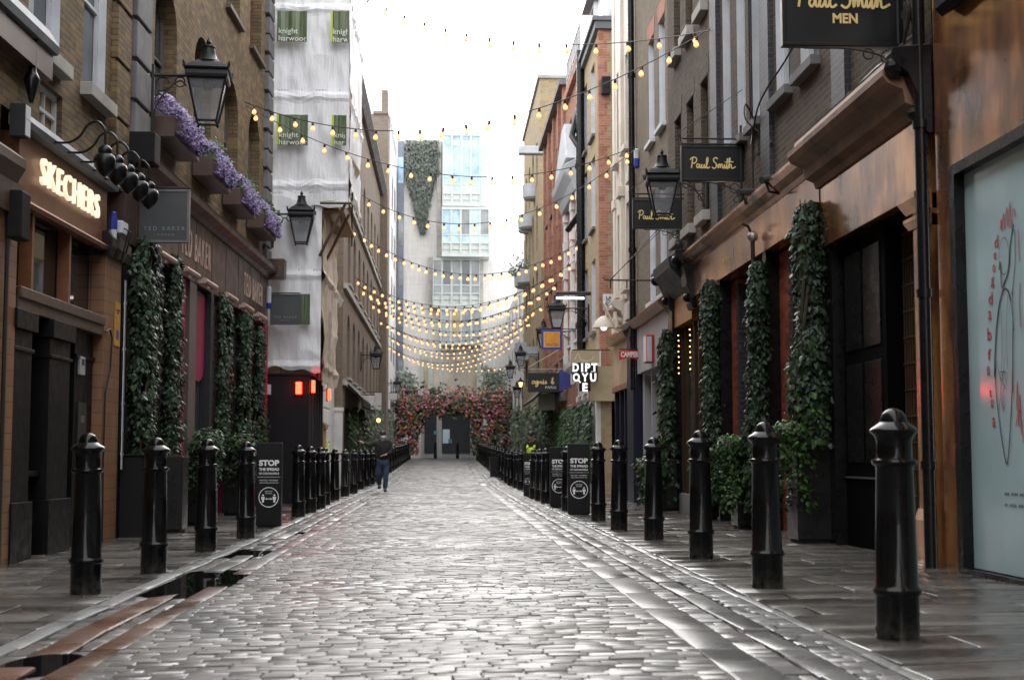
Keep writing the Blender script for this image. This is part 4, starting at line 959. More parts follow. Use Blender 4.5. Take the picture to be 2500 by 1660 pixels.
for s in (14.9, 18.4, 21.95):
    m = MB(); m.fb(FR, s-.26, s+.26, 4.55, 14, -.1, .07); B.part('brick_pier', m, 'blue_brick')
# copper fascias, cornices
m = MB(); m.fb(FR, 12.36, 15.75, 3.36, 4.05, -.3, .05); B.part('fascia', m, 'copper_panel', bevel=.006)
m = MB(); m.prism(FR, [(0, 4.05), (.08, 4.05), (.10, 4.12), (.20, 4.16), (.22, 4.28), (.36, 4.34), (.40, 4.40), (.40, 4.46), (.33, 4.50), (.31, 4.58), (0, 4.62)], 12.3, 15.85); B.part('cornice', m, 'copper_matt')
m = MB(); m.prism(FR, [(-.02, 4.622), (.31, 4.582), (.315, 4.595), (.02, 4.80), (-.02, 4.80)], 12.3, 15.85); B.part('flashing', m, 'lead_copper')
m = MB(); m.fb(FR, 15.85, 24.0, 3.75, 4.28, -.3, .04); B.part('fascia', m, 'copper_panel', bevel=.006)
m = MB(); m.prism(FR, [(0, 4.28), (.06, 4.28), (.09, 4.33), (.20, 4.38), (.24, 4.45), (.24, 4.49), (0, 4.56)], 15.86, 24.0); B.part('cornice', m, 'copper_panel')
m = MB(); P = [FR(12.4+k*.4, 4.82 if k < 9 else 4.58, .03 if k < 9 else .05)+Vector((0, 0, .02*math.sin(k*2.3))) for k in range(29)]; m.tube(P, .03, 6); B.part('lead_roll', m, 'lead')
m = MB(); add_text(m, FR, 21.2, 3.97, .046, 'Paul Smith', .2, flip=True, fit=.5, extrude=.002, shear=.3); B.part('small_gilt_lettering', m, 'gold_paint')
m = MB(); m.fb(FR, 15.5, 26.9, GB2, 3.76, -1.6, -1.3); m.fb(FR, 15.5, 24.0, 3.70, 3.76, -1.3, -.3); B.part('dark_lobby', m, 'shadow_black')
for s0, s1 in ((18.05, 19.65), (21.4, 23.0)):
    m = MB(); m.fb(FR, s0, s1, GB2, 3.72, -1.25, -.18); p = B.part('brick_pier_low', m, 'red_brick')
    m = MB()
    for k in range(48):
        e = .24 if k % 2 else .12; m.fb(FR, s0-.02, s0+e*.8, k*.0765-.02, k*.0765+.05, -1.2, -.172)
    B.part('quoin', m, 'blue_brick')
for s0, s1 in ((15.55, 18.0), (19.7, 21.35)):
    m = MB(); m.fb(FR, s0, s1, GB2, .5, -.9, -.55); B.part('stall_riser', m, 'charcoal'); m = MB(); m.fb(FR, s0, s1, .5, 3.7, -.95, -.85); B.part('shop_window', m, 'glass_dark')
    for k in range(5):
        m = MB(); q = s0+.1+(s1-s0-.2)*k/4; m.fb(FR, q-.03, q+.03, .5, 3.7, -.85, -.80); B.part('mullion', m, 'black_paint')
for s in (15.62, 18.85, 22.05):
    m = MB(); m.fb(FR, s-.10, s+.10, GB2, 3.755, -.2, .0); B.part('post', m, 'black_paint')
# gateway
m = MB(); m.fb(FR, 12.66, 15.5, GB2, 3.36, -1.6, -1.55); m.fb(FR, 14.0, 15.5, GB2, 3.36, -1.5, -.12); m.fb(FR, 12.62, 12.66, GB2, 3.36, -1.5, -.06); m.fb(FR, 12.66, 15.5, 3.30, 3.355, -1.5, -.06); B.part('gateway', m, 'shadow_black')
m = MB()
for k in range(17): m.fb(FR, 12.70+k*.078, 12.715+k*.078, .05, 3.28, -.30, -.285)
for k in range(13): m.fb(FR, 12.68, 13.98, .1+k*.26, .118+k*.26, -.305, -.28)
B.part('lattice_gate', m, 'gate_steel'); m = MB(); m.fb(FR, 12.7, 13.98, GB2, 2.3, -.75, -.7); B.part('gate_glow_back', m, 'gate_glow_back')  # added back panel imitates warm light seen through the lattice
for zz in ((.95, 2.0), (2.15, 3.2)):
    m = MB(); m.fb(FR, 14.15, 14.72, zz[0], zz[1], -.12, -.105); m.fb(FR, 14.82, 15.4, zz[0], zz[1], -.12, -.105); B.part('door_panelling', m, 'black_paint', bevel=.012)
m = MB(); m.fb(FR, 14.0, 15.5, .78, .80, -.119, -.10); B.part('door_rail', m, 'steel')
m = MB(); m.fb(FR, 12.30, 12.62, .55, 3.06, -.2, .05); B.part('pilaster', m, 'copper_panel', bevel=.006)
m = MB(); m.fb(FR, 12.27, 12.65, GB2, .45, -.2, .09); m.prism(FR, [(-.1, .45), (.09, .45), (.05, .55), (-.1, .55)], 12.27, 12.65); B.part('plinth', m, 'copper_panel')
m = MB(); m.prism(FR, [(0, 3.06), (.07, 3.06), (.12, 3.12), (.12, 3.15), (0, 3.17)], 12.26, 12.68); m.prism(FR, [(0, 3.2), (.08, 3.2), (.16, 3.30), (.16, 3.35), (0, 3.359)], 12.24, 12.72); m.fb(FR, 12.30, 12.62, 3.165, 3.21, -.1, .05); B.part('capital', m, 'copper_panel')
def console(T, fr, s0, s1, zb, zt, nm='console', mt='black_paint'):
    m = MB(); m.prism(fr, [(0, zb), (.06, zb), (.10, zb+.1), (.09, zb+.25), (.16, zb+.4), (.22, zt-.22), (.32, zt-.15), (.36, zt-.05), (.36, zt), (0, zt+.04)], s0, s1)
    m.ball(fr((s0+s1)/2, zt-.16, .30), .10); m.ball(fr((s0+s1)/2, zb+.2, .12), .08); T.part(nm, m, mt, bevel=.01)
console(B, FR, 24.0, 24.5, 3.55, 4.55); console(B, FR, 12.15, 12.36, 3.85, 4.62)
# narrow fairy-lit doorway between the consoles
m = MB(); m.fb(FR, 24.5, 26.35, 3.42, 3.95, -.25, .0); B.part('fascia', m, 'copper_lit'); m = MB(); m.prism(FR, [(-.02, 3.95), (.02, 3.95), (.38, 4.32), (.40, 4.5), (-.02, 4.55)], 24.5, 26.35); B.part('cornice', m, 'charcoal')
m = MB(); m.fb(FR, 24.5, 26.9, GB2, .35, -.5, -.05); B.part('stall_riser', m, 'concrete')
m = MB(); m.fb(FR, 25.0, 25.9, .38, 3.40, -.3, -.2); B.part('etched_window', m, 'etched_glass')
for s in (24.5, 24.96, 25.93, 26.35):
    m = MB(); m.fb(FR, s, s+.045, .35, 3.42, -.2, -.12); B.part('mullion', m, 'brass')
console(B, FR, 26.4, 26.9, 3.75, 4.5)
m = MB(); m.fb(FR, 26.4, 26.9, GB2, 3.75, -.4, .04); B.part('pilaster', m, 'black_paint')
T = Thing('fairy_lights', 'two short strands of amber fairy lights in the narrow shop window', 'fairy lights', (4.2, 25, 3))
for s in (24.75, 25.97):
    m = MB(); [m.ball(FR(s+.03*math.sin(k*2.1), 2.55+.10*k, -.01), .014, 6, 4) for k in range(8)]; T.part('strand', m, 'fairy_glow')

# ---------- building with two white boarded windows; pale shopfront below
B = Thing('brick_building', 'brown brick building with tall white-boarded windows and red brick lintels over a pale shopfront', 'building', (XR, 29, GB2))
ws = [(a, b, c, e) for a, b in ((27.2, 28.0), (28.65, 29.45)) for c, e in ((4.2, 6.5), (7.55, 9.75))]
m = MB(); facade(m, FR, 26.9, 31.5, 4.05, 14, ws, .16); m.fb(FR, 26.92, 31.45, 4.0, 14, -7, -.5); B.part('wall', m, 'pale_brick', recalc=False)
for o in ws:
    w_ = window(B, FR, o, .16, fm='white_paint', gm='white_paint', nx=1, nz=1, jamb=True, sill='white_paint', sproj=.1)
    m = MB(); z = o[3]+.002; m.hexa([FR(o[0]-.03, z, -.05), FR(o[1]+.03, z, -.05), FR(o[1]+.03, z, .006), FR(o[0]-.03, z, .006), FR(o[0]-.16, z+.36, -.05), FR(o[1]+.16, z+.36, -.05), FR(o[1]+.16, z+.36, .006), FR(o[0]-.16, z+.36, .006)]); B.part('flat_arch', m, 'red_lintel')
m = MB(); m.prism(FR, [(0, 3.85), (.1, 3.85), (.2, 3.95), (.22, 4.02), (.0, 4.12)], 26.95, 31.45); B.part('cornice', m, 'orange_wood')
m = MB(); m.fb(FR, 26.95, 31.4, 2.85, 3.85, -.3, .02); B.part('fascia', m, 'pale_shop')
m = MB(); m.fb(FR, 26.95, 31.4, GB2, 2.85, -.8, -.6); B.part('shop_window', m, 'glass_street')
for s, w in ((27.0, .1), (28.0, .08), (28.9, .14), (30.0, .09), (31.1, .3)):
    m = MB(); m.fb(FR, s, s+w, GB2, 2.85, -.59, -.1); B.part('mullion', m, 'pale_shop')
m = MB(); m.fb(FR, 29.3, 29.5, .6, 2.6, -.3, -.25); B.part('interior_panel', m, 'red_lintel')
m = MB(); m.tube([FR(31.55, z, .09) for z in (2.5, 4.2, 8, 14)], .075, 10)
for z in (3.6, 5.6, 7.6, 9.6): m.tube([FR(31.55, z, .09), FR(31.55, z+.1, .09)], .095, 10)
solo('drainpipe', m, 'black_paint', 'black iron drainpipe beside the cream stucco building', 'drainpipe', FR(31.55, 2.5, .09), smooth='auto')

# ---------- cream stucco building, navy shopfront
B = Thing('stucco_building', 'narrow cream stucco building with pilasters over a navy blue shopfront', 'building', (XR, 33.5, GB2))
m = MB(); ws = [(32.5, 33.3, 5.0, 7.0), (34.2, 35.0, 5.0, 7.0), (32.5, 33.3, 8.3, 10.6), (34.2, 35.0, 8.3, 10.6)]
facade(m, FR, 31.5, 35.75, 4.05, 14, ws, .2); m.fb(FR, 31.52, 35.7, GB2, 14, -7, -.6); m.quad((XR, 35.75, GB2), (XR, 35.75, 14), (XR+7, 35.75, 14), (XR+7, 35.75, GB2)); B.part('wall', m, 'cream_paint', recalc=False)
for o in ws: window(B, FR, o, .2, fm='cream_paint', gm='glass_street', sill='cream_paint', sproj=.16, sh=.14)
for s in (31.75, 33.6, 35.3):
    e = .4 if s > 35 else 1; m = MB(); m.fb(FR, s, s+.4, 4.2, 13, -.1, .08*e); m.fb(FR, s-.06, s+.44, 7.25, 7.5, -.1, .16*e); m.fb(FR, s-.06, s+.44, 4.1, 4.5, -.1, .2*e); B.part('pilaster', m, 'cream_paint', bevel=.012)
console(B, FR, 33.2, 33.7, 4.05, 4.7, 'scroll_bracket', 'cream_paint')
m = MB(); m.fb(FR, 31.5, 32.6, GB2, 4.0, -.4, .10); m.fb(FR, 31.45, 32.65, 3.9, 4.05, -.4, .2); B.part('navy_pilaster', m, 'navy_paint', bevel=.01)
m = MB(); m.fb(FR, 32.65, 35.7, 2.75, 3.8, -.3, .03); m.prism(FR, [(0, 3.8), (.14, 3.8), (.2, 3.95), (0, 4.05)], 32.66, 35.7); B.part('fascia', m, 'fascia_orange_cream'); m = MB(); m.fb(FR, 32.65, 35.7, 2.62, 2.75, -.3, .08); B.part('moulding', m, 'orange_wood')
m = MB(); m.fb(FR, 32.65, 35.72, GB2, 2.62, -.5, -.3); B.part('shop_window', m, 'glass_dark')
for s in (32.7, 33.6, 34.5, 35.5):
    m = MB(); m.fb(FR, s, s+.14, GB2, 2.62, -.29, .02); B.part('mullion', m, 'navy_paint')
T = Thing('swan_neck_light', 'pale dish lamp on bundled swan necks over the navy shopfront', 'lamp', (4.2, 34.6, 4)); fr0 = FR
c = on_depth(1474, 797, 34.6)
for k in range(4):
    m = MB(); m.tube([Vector(q) for q in spline([(4.3, 34.3+k*.16, 4.1), (4.1, 34.3+k*.16, 4.25), (3.9, 34.4+k*.1, 4.75), (c.x+.1, 34.5+k*.05, 4.7), (c.x+.02, 34.55+k*.03, 4.35)], 6)], .018, 6); T.part('swan_neck', m, 'cream_paint', smooth=True)
m = MB(); m.lathe([(.02, .2), (.08, .18), (.2, .08), (.27, -.06), (.28, -.10), (.24, -.08), (.02, -.02)], (c.x, 34.6, c.z+.06), 18); T.part('dish', m, 'cream_paint', smooth='auto'); m = MB(); m.ball((c.x, 34.6, c.z-.02), .09, 10, 6); T.part('bulb', m, 'white_letter_glow')

# ---------- beyond the side court: red and yellow brick building with its flank wall
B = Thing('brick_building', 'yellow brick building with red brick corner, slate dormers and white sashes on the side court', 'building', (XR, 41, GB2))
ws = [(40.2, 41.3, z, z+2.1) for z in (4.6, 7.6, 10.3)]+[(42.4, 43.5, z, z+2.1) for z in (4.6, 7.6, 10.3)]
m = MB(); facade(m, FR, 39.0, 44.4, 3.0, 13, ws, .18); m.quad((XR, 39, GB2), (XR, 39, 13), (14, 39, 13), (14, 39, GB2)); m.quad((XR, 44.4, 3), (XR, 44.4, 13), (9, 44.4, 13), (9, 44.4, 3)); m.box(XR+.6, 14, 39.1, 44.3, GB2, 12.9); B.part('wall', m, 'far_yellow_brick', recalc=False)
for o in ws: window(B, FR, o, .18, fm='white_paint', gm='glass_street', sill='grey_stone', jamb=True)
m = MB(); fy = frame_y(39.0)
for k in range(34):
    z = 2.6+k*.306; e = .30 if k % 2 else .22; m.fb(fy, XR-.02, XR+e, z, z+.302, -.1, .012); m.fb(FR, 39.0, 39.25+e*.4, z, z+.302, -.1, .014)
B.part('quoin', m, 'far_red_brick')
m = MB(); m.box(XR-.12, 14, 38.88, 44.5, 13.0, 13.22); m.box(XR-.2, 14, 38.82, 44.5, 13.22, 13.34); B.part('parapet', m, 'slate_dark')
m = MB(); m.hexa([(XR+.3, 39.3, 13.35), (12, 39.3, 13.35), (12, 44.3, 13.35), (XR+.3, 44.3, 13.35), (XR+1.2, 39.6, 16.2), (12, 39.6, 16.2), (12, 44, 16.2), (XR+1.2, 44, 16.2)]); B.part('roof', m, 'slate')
for s in (40.0, 42.6):
    m = MB(); m.box(XR+.25, XR+1.6, s, s+1.3, 13.35, 15.0); d = B.part('dormer', m, 'far_white'); m = MB(); m.box(XR+.24, XR+.30, s+.15, s+1.15, 13.6, 14.85); B.part('pane', m, 'glass_grey', d); m = MB(); m.hexa([(XR, s-.15, 15.0), (XR+2, s-.15, 15.0), (XR+2, s+1.45, 15.0), (XR, s+1.45, 15.0), (XR+.3, s+.1, 15.3), (XR+2, s+.1, 15.3), (XR+2, s+1.2, 15.3), (XR+.3, s+1.2, 15.3)]); B.part('dormer_roof', m, 'lead', d)
m = MB(); m.fb(FR, 39.0, 44.4, GB2, 3.0, -.5, -.3); B.part('shop_window', m, 'glass_dark')
for s in (39.05, 40.7, 42.4, 44.05):
    m = MB(); m.fb(FR, s, s+.32, GB2, 2.9, -.3, .12); m.fb(FR, s-.04, s+.36, 2.7, 2.9, -.3, .18); B.part('white_column', m, 'far_white', bevel=.02)
m = MB(); m.fb(FR, 38.95, 44.4, 2.9, 3.45, -.3, .12); m.prism(FR, [(0, 3.45), (.15, 3.45), (.3, 3.6), (.55, 3.72), (.58, 3.86), (0, 3.98)], 38.9, 44.45); B.part('entablature', m, 'far_white')
m = MB(); m.fb(fy, XR-.35, XR+1.2, 2.55, 3.5, -.1, .22); B.part('gilt_fascia', m, 'gilt_cream')
T = Thing('street_sign', 'white street name plate on the red brick corner of the side court', 'street sign', on_depth(1490, 757, 38.9))
a, b = on_depth(1472, 757, 38.95), on_depth(1509, 718, 38.95); fr = frame_y(38.95); m = MB(); m.fb(fr, a.x, a.x+.82, a.z, b.z, -.02, 0); T.part('plate', m, 'white_paint')
h = b.z-a.z; m = MB()
for body, fz, fh, ft in (('LANGLEY', .76, .20, .62), ('COURT', .53, .20, .43)): add_text(m, fr, a.x+.09+ft/2, a.z+h*fz, .003, body, .1, fit=ft, fith=h*fh, extrude=.002, bold=.002)
m.fb(fr, a.x, a.x+.82, a.z+h*.30, a.z+h*.315, .001, .003); T.part('lettering', m, 'black_matt'); m = MB(); add_text(m, fr, a.x+.40, a.z+h*.14, .003, 'CITY OF WESTMINSTER', .05, fit=.60, fith=h*.10, extrude=.002); T.part('borough_name', m, 'red_lintel')
m = MB()
for y, x, zt in ((43.2, XR-.12, 13.6), (43.7, XR-.10, 12.0)):
    m.tube([(x, y, z) for z in (3.9, 7, 10, zt)], .12, 10)
    for z in (5, 7.5, 10): m.tube([(x, y, z), (x, y, z+.14)], .16, 10)
m.tube([(XR-.12, 43.2, 10.5), (XR-.35, 43.6, 11.0), (XR-.1, 44.4, 12.0)], .1, 8); m.tube([(XR-.1, 43.7, 8.6), (XR-.4, 44.6, 8.2)], .1, 8)
solo('soil_stack', m, 'black_paint', 'thick black cast-iron soil stack with branches on the yellow brick building', 'drainpipe', (XR, 43.4, 3.9), smooth='auto')
m = MB(); m.box(XR+.05, XR+.3, 38.75, 38.98, 11.1, 11.6); solo('flank_alarm_box', m, 'black_paint', 'small black box high on the red brick corner', 'alarm', (XR, 38.9, 11), bevel=.02)

# ---------- remaining terrace
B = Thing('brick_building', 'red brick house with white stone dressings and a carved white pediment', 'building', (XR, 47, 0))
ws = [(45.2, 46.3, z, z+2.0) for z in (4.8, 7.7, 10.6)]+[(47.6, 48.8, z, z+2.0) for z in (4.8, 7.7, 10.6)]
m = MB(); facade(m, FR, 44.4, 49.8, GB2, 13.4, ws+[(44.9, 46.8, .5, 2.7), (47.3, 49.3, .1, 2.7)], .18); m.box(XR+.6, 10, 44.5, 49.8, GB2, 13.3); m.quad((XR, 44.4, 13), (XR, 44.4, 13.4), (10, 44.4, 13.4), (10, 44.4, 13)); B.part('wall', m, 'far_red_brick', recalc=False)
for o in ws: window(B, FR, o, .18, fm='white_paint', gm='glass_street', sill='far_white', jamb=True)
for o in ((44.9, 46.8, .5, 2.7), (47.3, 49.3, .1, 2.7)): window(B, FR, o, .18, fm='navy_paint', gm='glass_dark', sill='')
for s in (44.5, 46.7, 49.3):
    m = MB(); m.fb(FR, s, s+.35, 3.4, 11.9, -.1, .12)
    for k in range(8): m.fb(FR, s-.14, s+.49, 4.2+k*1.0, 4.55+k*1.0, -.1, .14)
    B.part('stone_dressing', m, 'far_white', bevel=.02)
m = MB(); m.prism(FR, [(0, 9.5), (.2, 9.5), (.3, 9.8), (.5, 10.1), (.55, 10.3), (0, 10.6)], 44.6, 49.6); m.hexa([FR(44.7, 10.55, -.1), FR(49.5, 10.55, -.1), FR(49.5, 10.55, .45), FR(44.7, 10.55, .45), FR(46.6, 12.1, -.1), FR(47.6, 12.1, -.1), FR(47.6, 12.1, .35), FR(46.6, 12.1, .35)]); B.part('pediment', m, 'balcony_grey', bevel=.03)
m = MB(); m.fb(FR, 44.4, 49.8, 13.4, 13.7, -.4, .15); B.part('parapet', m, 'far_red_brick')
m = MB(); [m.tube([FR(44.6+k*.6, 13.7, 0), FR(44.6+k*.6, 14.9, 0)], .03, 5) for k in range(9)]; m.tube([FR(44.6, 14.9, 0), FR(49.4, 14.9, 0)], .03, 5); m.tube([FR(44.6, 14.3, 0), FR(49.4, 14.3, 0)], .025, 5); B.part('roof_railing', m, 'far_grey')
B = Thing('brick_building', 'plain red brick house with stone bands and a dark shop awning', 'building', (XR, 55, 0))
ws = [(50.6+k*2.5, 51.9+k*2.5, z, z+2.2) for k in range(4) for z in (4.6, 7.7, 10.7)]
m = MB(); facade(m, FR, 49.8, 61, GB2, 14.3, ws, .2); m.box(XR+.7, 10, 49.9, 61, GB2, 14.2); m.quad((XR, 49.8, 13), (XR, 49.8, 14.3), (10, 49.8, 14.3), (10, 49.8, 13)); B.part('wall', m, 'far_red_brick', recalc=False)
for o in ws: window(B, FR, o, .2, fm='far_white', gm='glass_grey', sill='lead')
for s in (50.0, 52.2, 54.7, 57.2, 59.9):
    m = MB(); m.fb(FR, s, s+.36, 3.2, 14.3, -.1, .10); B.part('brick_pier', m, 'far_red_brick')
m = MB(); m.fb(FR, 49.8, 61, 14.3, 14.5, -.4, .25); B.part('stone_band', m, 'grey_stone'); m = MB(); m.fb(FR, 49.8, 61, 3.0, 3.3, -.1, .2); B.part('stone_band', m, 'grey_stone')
B = Thing('brick_building', 'tall yellow brick block with curved concrete balconies', 'building', (4.45, 70, 0)); FQ = frame_x(4.45)
ws = [(67.5+k*3.0, 68.8+k*3.0, z, z+2.2, .5) for k in range(4) for z in (4.8, 7.9, 11.0, 14.1)]
m = MB(); facade(m, FQ, 61.0, 66.0, -.1, 12.2, [(62+k*2, 63+k*2, z, z+1.9) for k in range(2) for z in (5, 8)], .2); facade(m, FQ, 66.0, 79.5, -.1, 18.9, ws, .25, 6); m.box(5.2, 12, 61.1, 66, -.1, 12); m.box(5.2, 12, 66.1, 79.4, -.1, 18.8)
m.quad((4.45, 66, -.1), (4.45, 66, 18.9), (12, 66, 18.9), (12, 66, -.1)); m.quad((4.45, 79.5, -.1), (4.45, 79.5, 18.9), (12, 79.5, 18.9), (12, 79.5, -.1)); B.part('wall', m, 'far_yellow_brick', recalc=False)
for o in ws: window(B, FQ, o, .25, fm='far_white', gm='glass_grey', sill='')
m = MB(); m.box(4.35, 12, 65.9, 79.6, 18.9, 19.05); B.part('parapet', m, 'concrete')
for y, z, w in ((70, 13.8, 1.0), (72.5, 12.7, 1.1), (75.5, 13.0, .9), (74.6, 10.1, 1.1), (77, 10.2, 1.1), (76, 6.1, 1.2), (77.5, 6.5, 1.0)):
    m = MB(); m.lathe([(.50*w, 0), (.60*w, .1), (.62*w, .75), (.55*w, .75), (.54*w, .2), (.001, .2)], (4.45, y, z), 18); B.part('balcony', m, 'balcony_grey', smooth='auto')
m = MB(); m.box(3.25, 4.5, 61.9, 62.4, 14.4, 14.75)
solo('projecting_beam', m, 'balcony_grey', 'pale blue-grey projecting beam high on the yellow brick block', 'beam', (4.3, 62, 14.4), bevel=.04)
q = Vector((4.0, 75.0, 10.6)); m = MB(); m.tone = []
for k in range(260): m.leaf(q+Vector((R.gauss(0, .3), R.gauss(0, .35), abs(R.gauss(.15, .35)))), Vector((R.gauss(-.3, 1), R.gauss(-.6, .7), R.gauss(.5, .5))), Vector((R.gauss(0, 1), R.gauss(0, 1), 1)), .1, .18, R.uniform(.1, 1))
T = Thing('balcony_plant', 'green plant spilling over a round concrete balcony', 'plant', q); T.part('foliage', m, 'ivy_far', recalc=False); m = MB(); [m.tube([q-Vector((0, 0, .2)), q+Vector((R.gauss(0, .25), R.gauss(0, .25), .4))], .015, 4) for k in range(5)]; T.part('stem', m, 'stem_brown')
B = Thing('white_building', 'plain white rendered building between the yellow block and the street end', 'building', (4.6, 90, .5)); m = MB(); m.box(4.55, 12, 79.6, 103.7, .2, 11.5); B.part('wall', m, 'far_white')
for k in range(5):
    for j in range(3):
        fr = frame_x(4.55); s = 81+k*4.4; m = MB(); m.fb(fr, s, s+1.6, 3.6+j*2.7, 5.4+j*2.7, -.05, .04); w_ = B.part('window', m, 'far_grey'); m = MB(); m.fb(fr, s+.1, s+1.5, 3.7+j*2.7, 5.3+j*2.7, .04, .05); B.part('pane', m, 'glass_grey', w_)
m = MB(); m.prism(FR, [(.02, 4.2), (.06, 4.22), (1.15, 3.1), (1.12, 3.02), (.02, 4.1)], 50.5, 57.5); solo('shop_awning', m, 'awning_dark', 'dark canvas awning sloping out from the plain red brick house', 'awning', (4, 54, 3.4))
plain('shadow_glass', (.03, .032, .036), .3, .2, 2, spec=.25)
# ================================================================== building that closes the street
YE = 104.0
def E(u, v, d=0): return on_depth(u, v, YE-d)
def erect(mb, u0, u1, v0, v1, d0, d1):       # block on the end facade from photo extents (front face depth d1)
    a, b = E(u0, v1, d1), E(u1, v0, d1); mb.fb(frame_y(YE), a.x, b.x, a.z, b.z, d0, d1)
B = Thing('glass_bay_building', 'pale stone building with stacked glazed bays closing the end of the street', 'building', (1, YE, 1))
m = MB(); zt = E(1000, 340).z; x0, x1, x2 = E(940, 900).x, E(1150, 900).x, 7.2
facade(m, frame_y(YE), x0-6, x1, .2, zt, []); facade(m, frame_y(YE), x1, 9, .2, E(1240, 588).z, []); m.box(x0-6, x1, YE+.05, YE+12, .2, zt-.02); m.box(x1, 9, YE+.05, YE+12, .2, E(1240, 588).z-.02); m.quad((x1, YE, 0), (x1, YE, zt), (x1, YE+12, zt), (x1, YE+12, 0))
B.part('wall', m, 'cream_stone', recalc=False)
def bay(u0, u1, v0, v1, proj, cols, vglass, vrail, gm, top=False):
    m = MB(); erect(m, u0, u1, v0, v1, -.1, proj-.12); core = B.part('bay', m, 'metal_green')
    n = cols; m = MB(); a, b = E(u0, v1, proj), E(u1, v0, proj); fr = frame_y(YE); w = (b.x-a.x)
    zg, zr = E(u0, vglass, proj).z, E(u0, vrail, proj).z
    for k in range(n+1):
        x = a.x+w*k/n; m.fb(fr, max(a.x, x-.07), min(b.x, x+.07), a.z+.2, b.z-.2, proj-.12, proj)
    for z in (a.z, b.z-.2): m.fb(fr, a.x, b.x, z, z+.2, proj-.12, proj+.02)
    for z in (zg, zr): m.fb(fr, a.x+.07, b.x-.07, z-.05, z+.05, proj-.12, proj-.01)
    for z in (zr-.45, zr-.8): m.fb(fr, a.x+.07, b.x-.07, z-.02, z+.02, proj-.12, proj-.05)
    B.part('bay_frame', m, 'metal_green', core)
    for k in range(n):
        xa, xb = a.x+w*k/n+.07, a.x+w*(k+1)/n-.07; g = gm[k % len(gm)]
        m = MB(); m.fb(fr, xa, xb, zg, b.z-.2, proj-.12, proj-.07); B.part('pane', m, g, core); m = MB(); m.fb(fr, xa, xb, zr, zg, proj-.12, proj-.065); B.part('balustrade', m, 'glass_grey' if 'glass_teal' not in gm else 'glass_teal', core)
bay(1080, 1173, 326, 503, 1.5, 4, 450, 472, ['glass_teal', 'glass_blue', 'glass_blue', 'glass_blue'])
bay(1078, 1195, 506, 626, 2.2, 5, 573, 593, ['glass_blue', 'glass_blue', 'glass_grey', 'glass_teal', 'glass_grey'])
bay(1056, 1172, 630, 750, 1.0, 5, 696, 716, ['glass_grey', 'glass_street'])
bay(1075, 1176, 752, 842, 1.0, 4, 819, 838, ['glass_grey', 'glass_lit', 'glass_grey'])
m = MB(); erect(m, 1173, 1190, 362, 503, -.1, .9); B.part('rear_box', m, 'glass_teal_frame')
m = MB()
for k in range(6): erect(m, 1105+k*10.2, 1112+k*10.2, 345, 355, 1.43, 1.47)
B.part('ceiling_light', m, 'white_letter_glow')
m = MB(); erect(m, 1066, 1078, 345, 628, -.1, .35); B.part('stone_fin', m, 'portland'); m = MB(); erect(m, 1046, 1056, 628, 752, -.1, .6); erect(m, 1172, 1180, 628, 752, -.1, .6); B.part('stone_fin', m, 'portland')
m = MB(); erect(m, 967, 987, 345, 1000, -.1, .3); B.part('navy_panel', m, 'navy_far')
for v0, v1 in ((384, 447), (535, 600), (640, 700), (760, 800), (880, 935)):
    m = MB(); erect(m, 972, 985, v0, v1, .3, .34); B.part('window', m, 'glass_blue' if v0 < 500 else 'glass_grey')
# glazed entrance storeys
m = MB(); erect(m, 1028, 1174, 862, 965, -.1, .2); g = B.part('entrance_storey', m, 'metal_green')
for u0, u1 in ((1034, 1046), (1057, 1072), (1082, 1110), (1112, 1138), (1140, 1164)):
    m = MB(); erect(m, u0, u1, 872, 962, .2, .26); B.part('pane', m, 'glass_tan', g)
m = MB(); erect(m, 1028, 1180, 966, 1117, -.1, .15); g = B.part('entrance', m, 'far_grey')
for u0, u1, v0 in ((1036, 1066, 1000), (1079, 1148, 1005)):
    m = MB(); erect(m, u0, u1, v0, 1106, .15, .22); B.part('glass_door', m, 'shadow_glass', g)
m = MB(); erect(m, 1081, 1098, 1048, 1082, .22, .25); B.part('poster', m, 'mask_blue', g); m = MB(); erect(m, 1059, 1068, 1052, 1060, .22, .25); erect(m, 1095, 1103, 1072, 1082, .22, .25); B.part('teal_notice', m, 'teal_notice', g)

# hanging creeper on the end wall
m = MB(); m.tone = []
for k in range(5200):
    t = R.random()**.9; v = 340+t*225
    if v < 425: l, r = 990, 1071
    else: f = (v-425)/140; l, r = 992+f*38, 1062-f*29
    l += 5*mnoise.noise((v*.06, 1, 0)); r += 7*mnoise.noise((v*.05, 5, 0))
    if r-l < 2: continue
    u = R.uniform(l, r); p = E(u, v, R.uniform(.05, .5)); m.leaf(p, Vector((R.gauss(0, .5), -1, R.gauss(.3, .5))), Vector((R.gauss(0, .4), 0, -1)), .16, .34, R.uniform(0, 1)*(.65+.35*mnoise.noise((u*.1, v*.08, 2))))
T0 = None; solo('hanging_creeper', m, 'creeper_far', 'big grey-green creeper hanging in a point down the pale end wall', 'creeper', E(1030, 450), recalc=False)

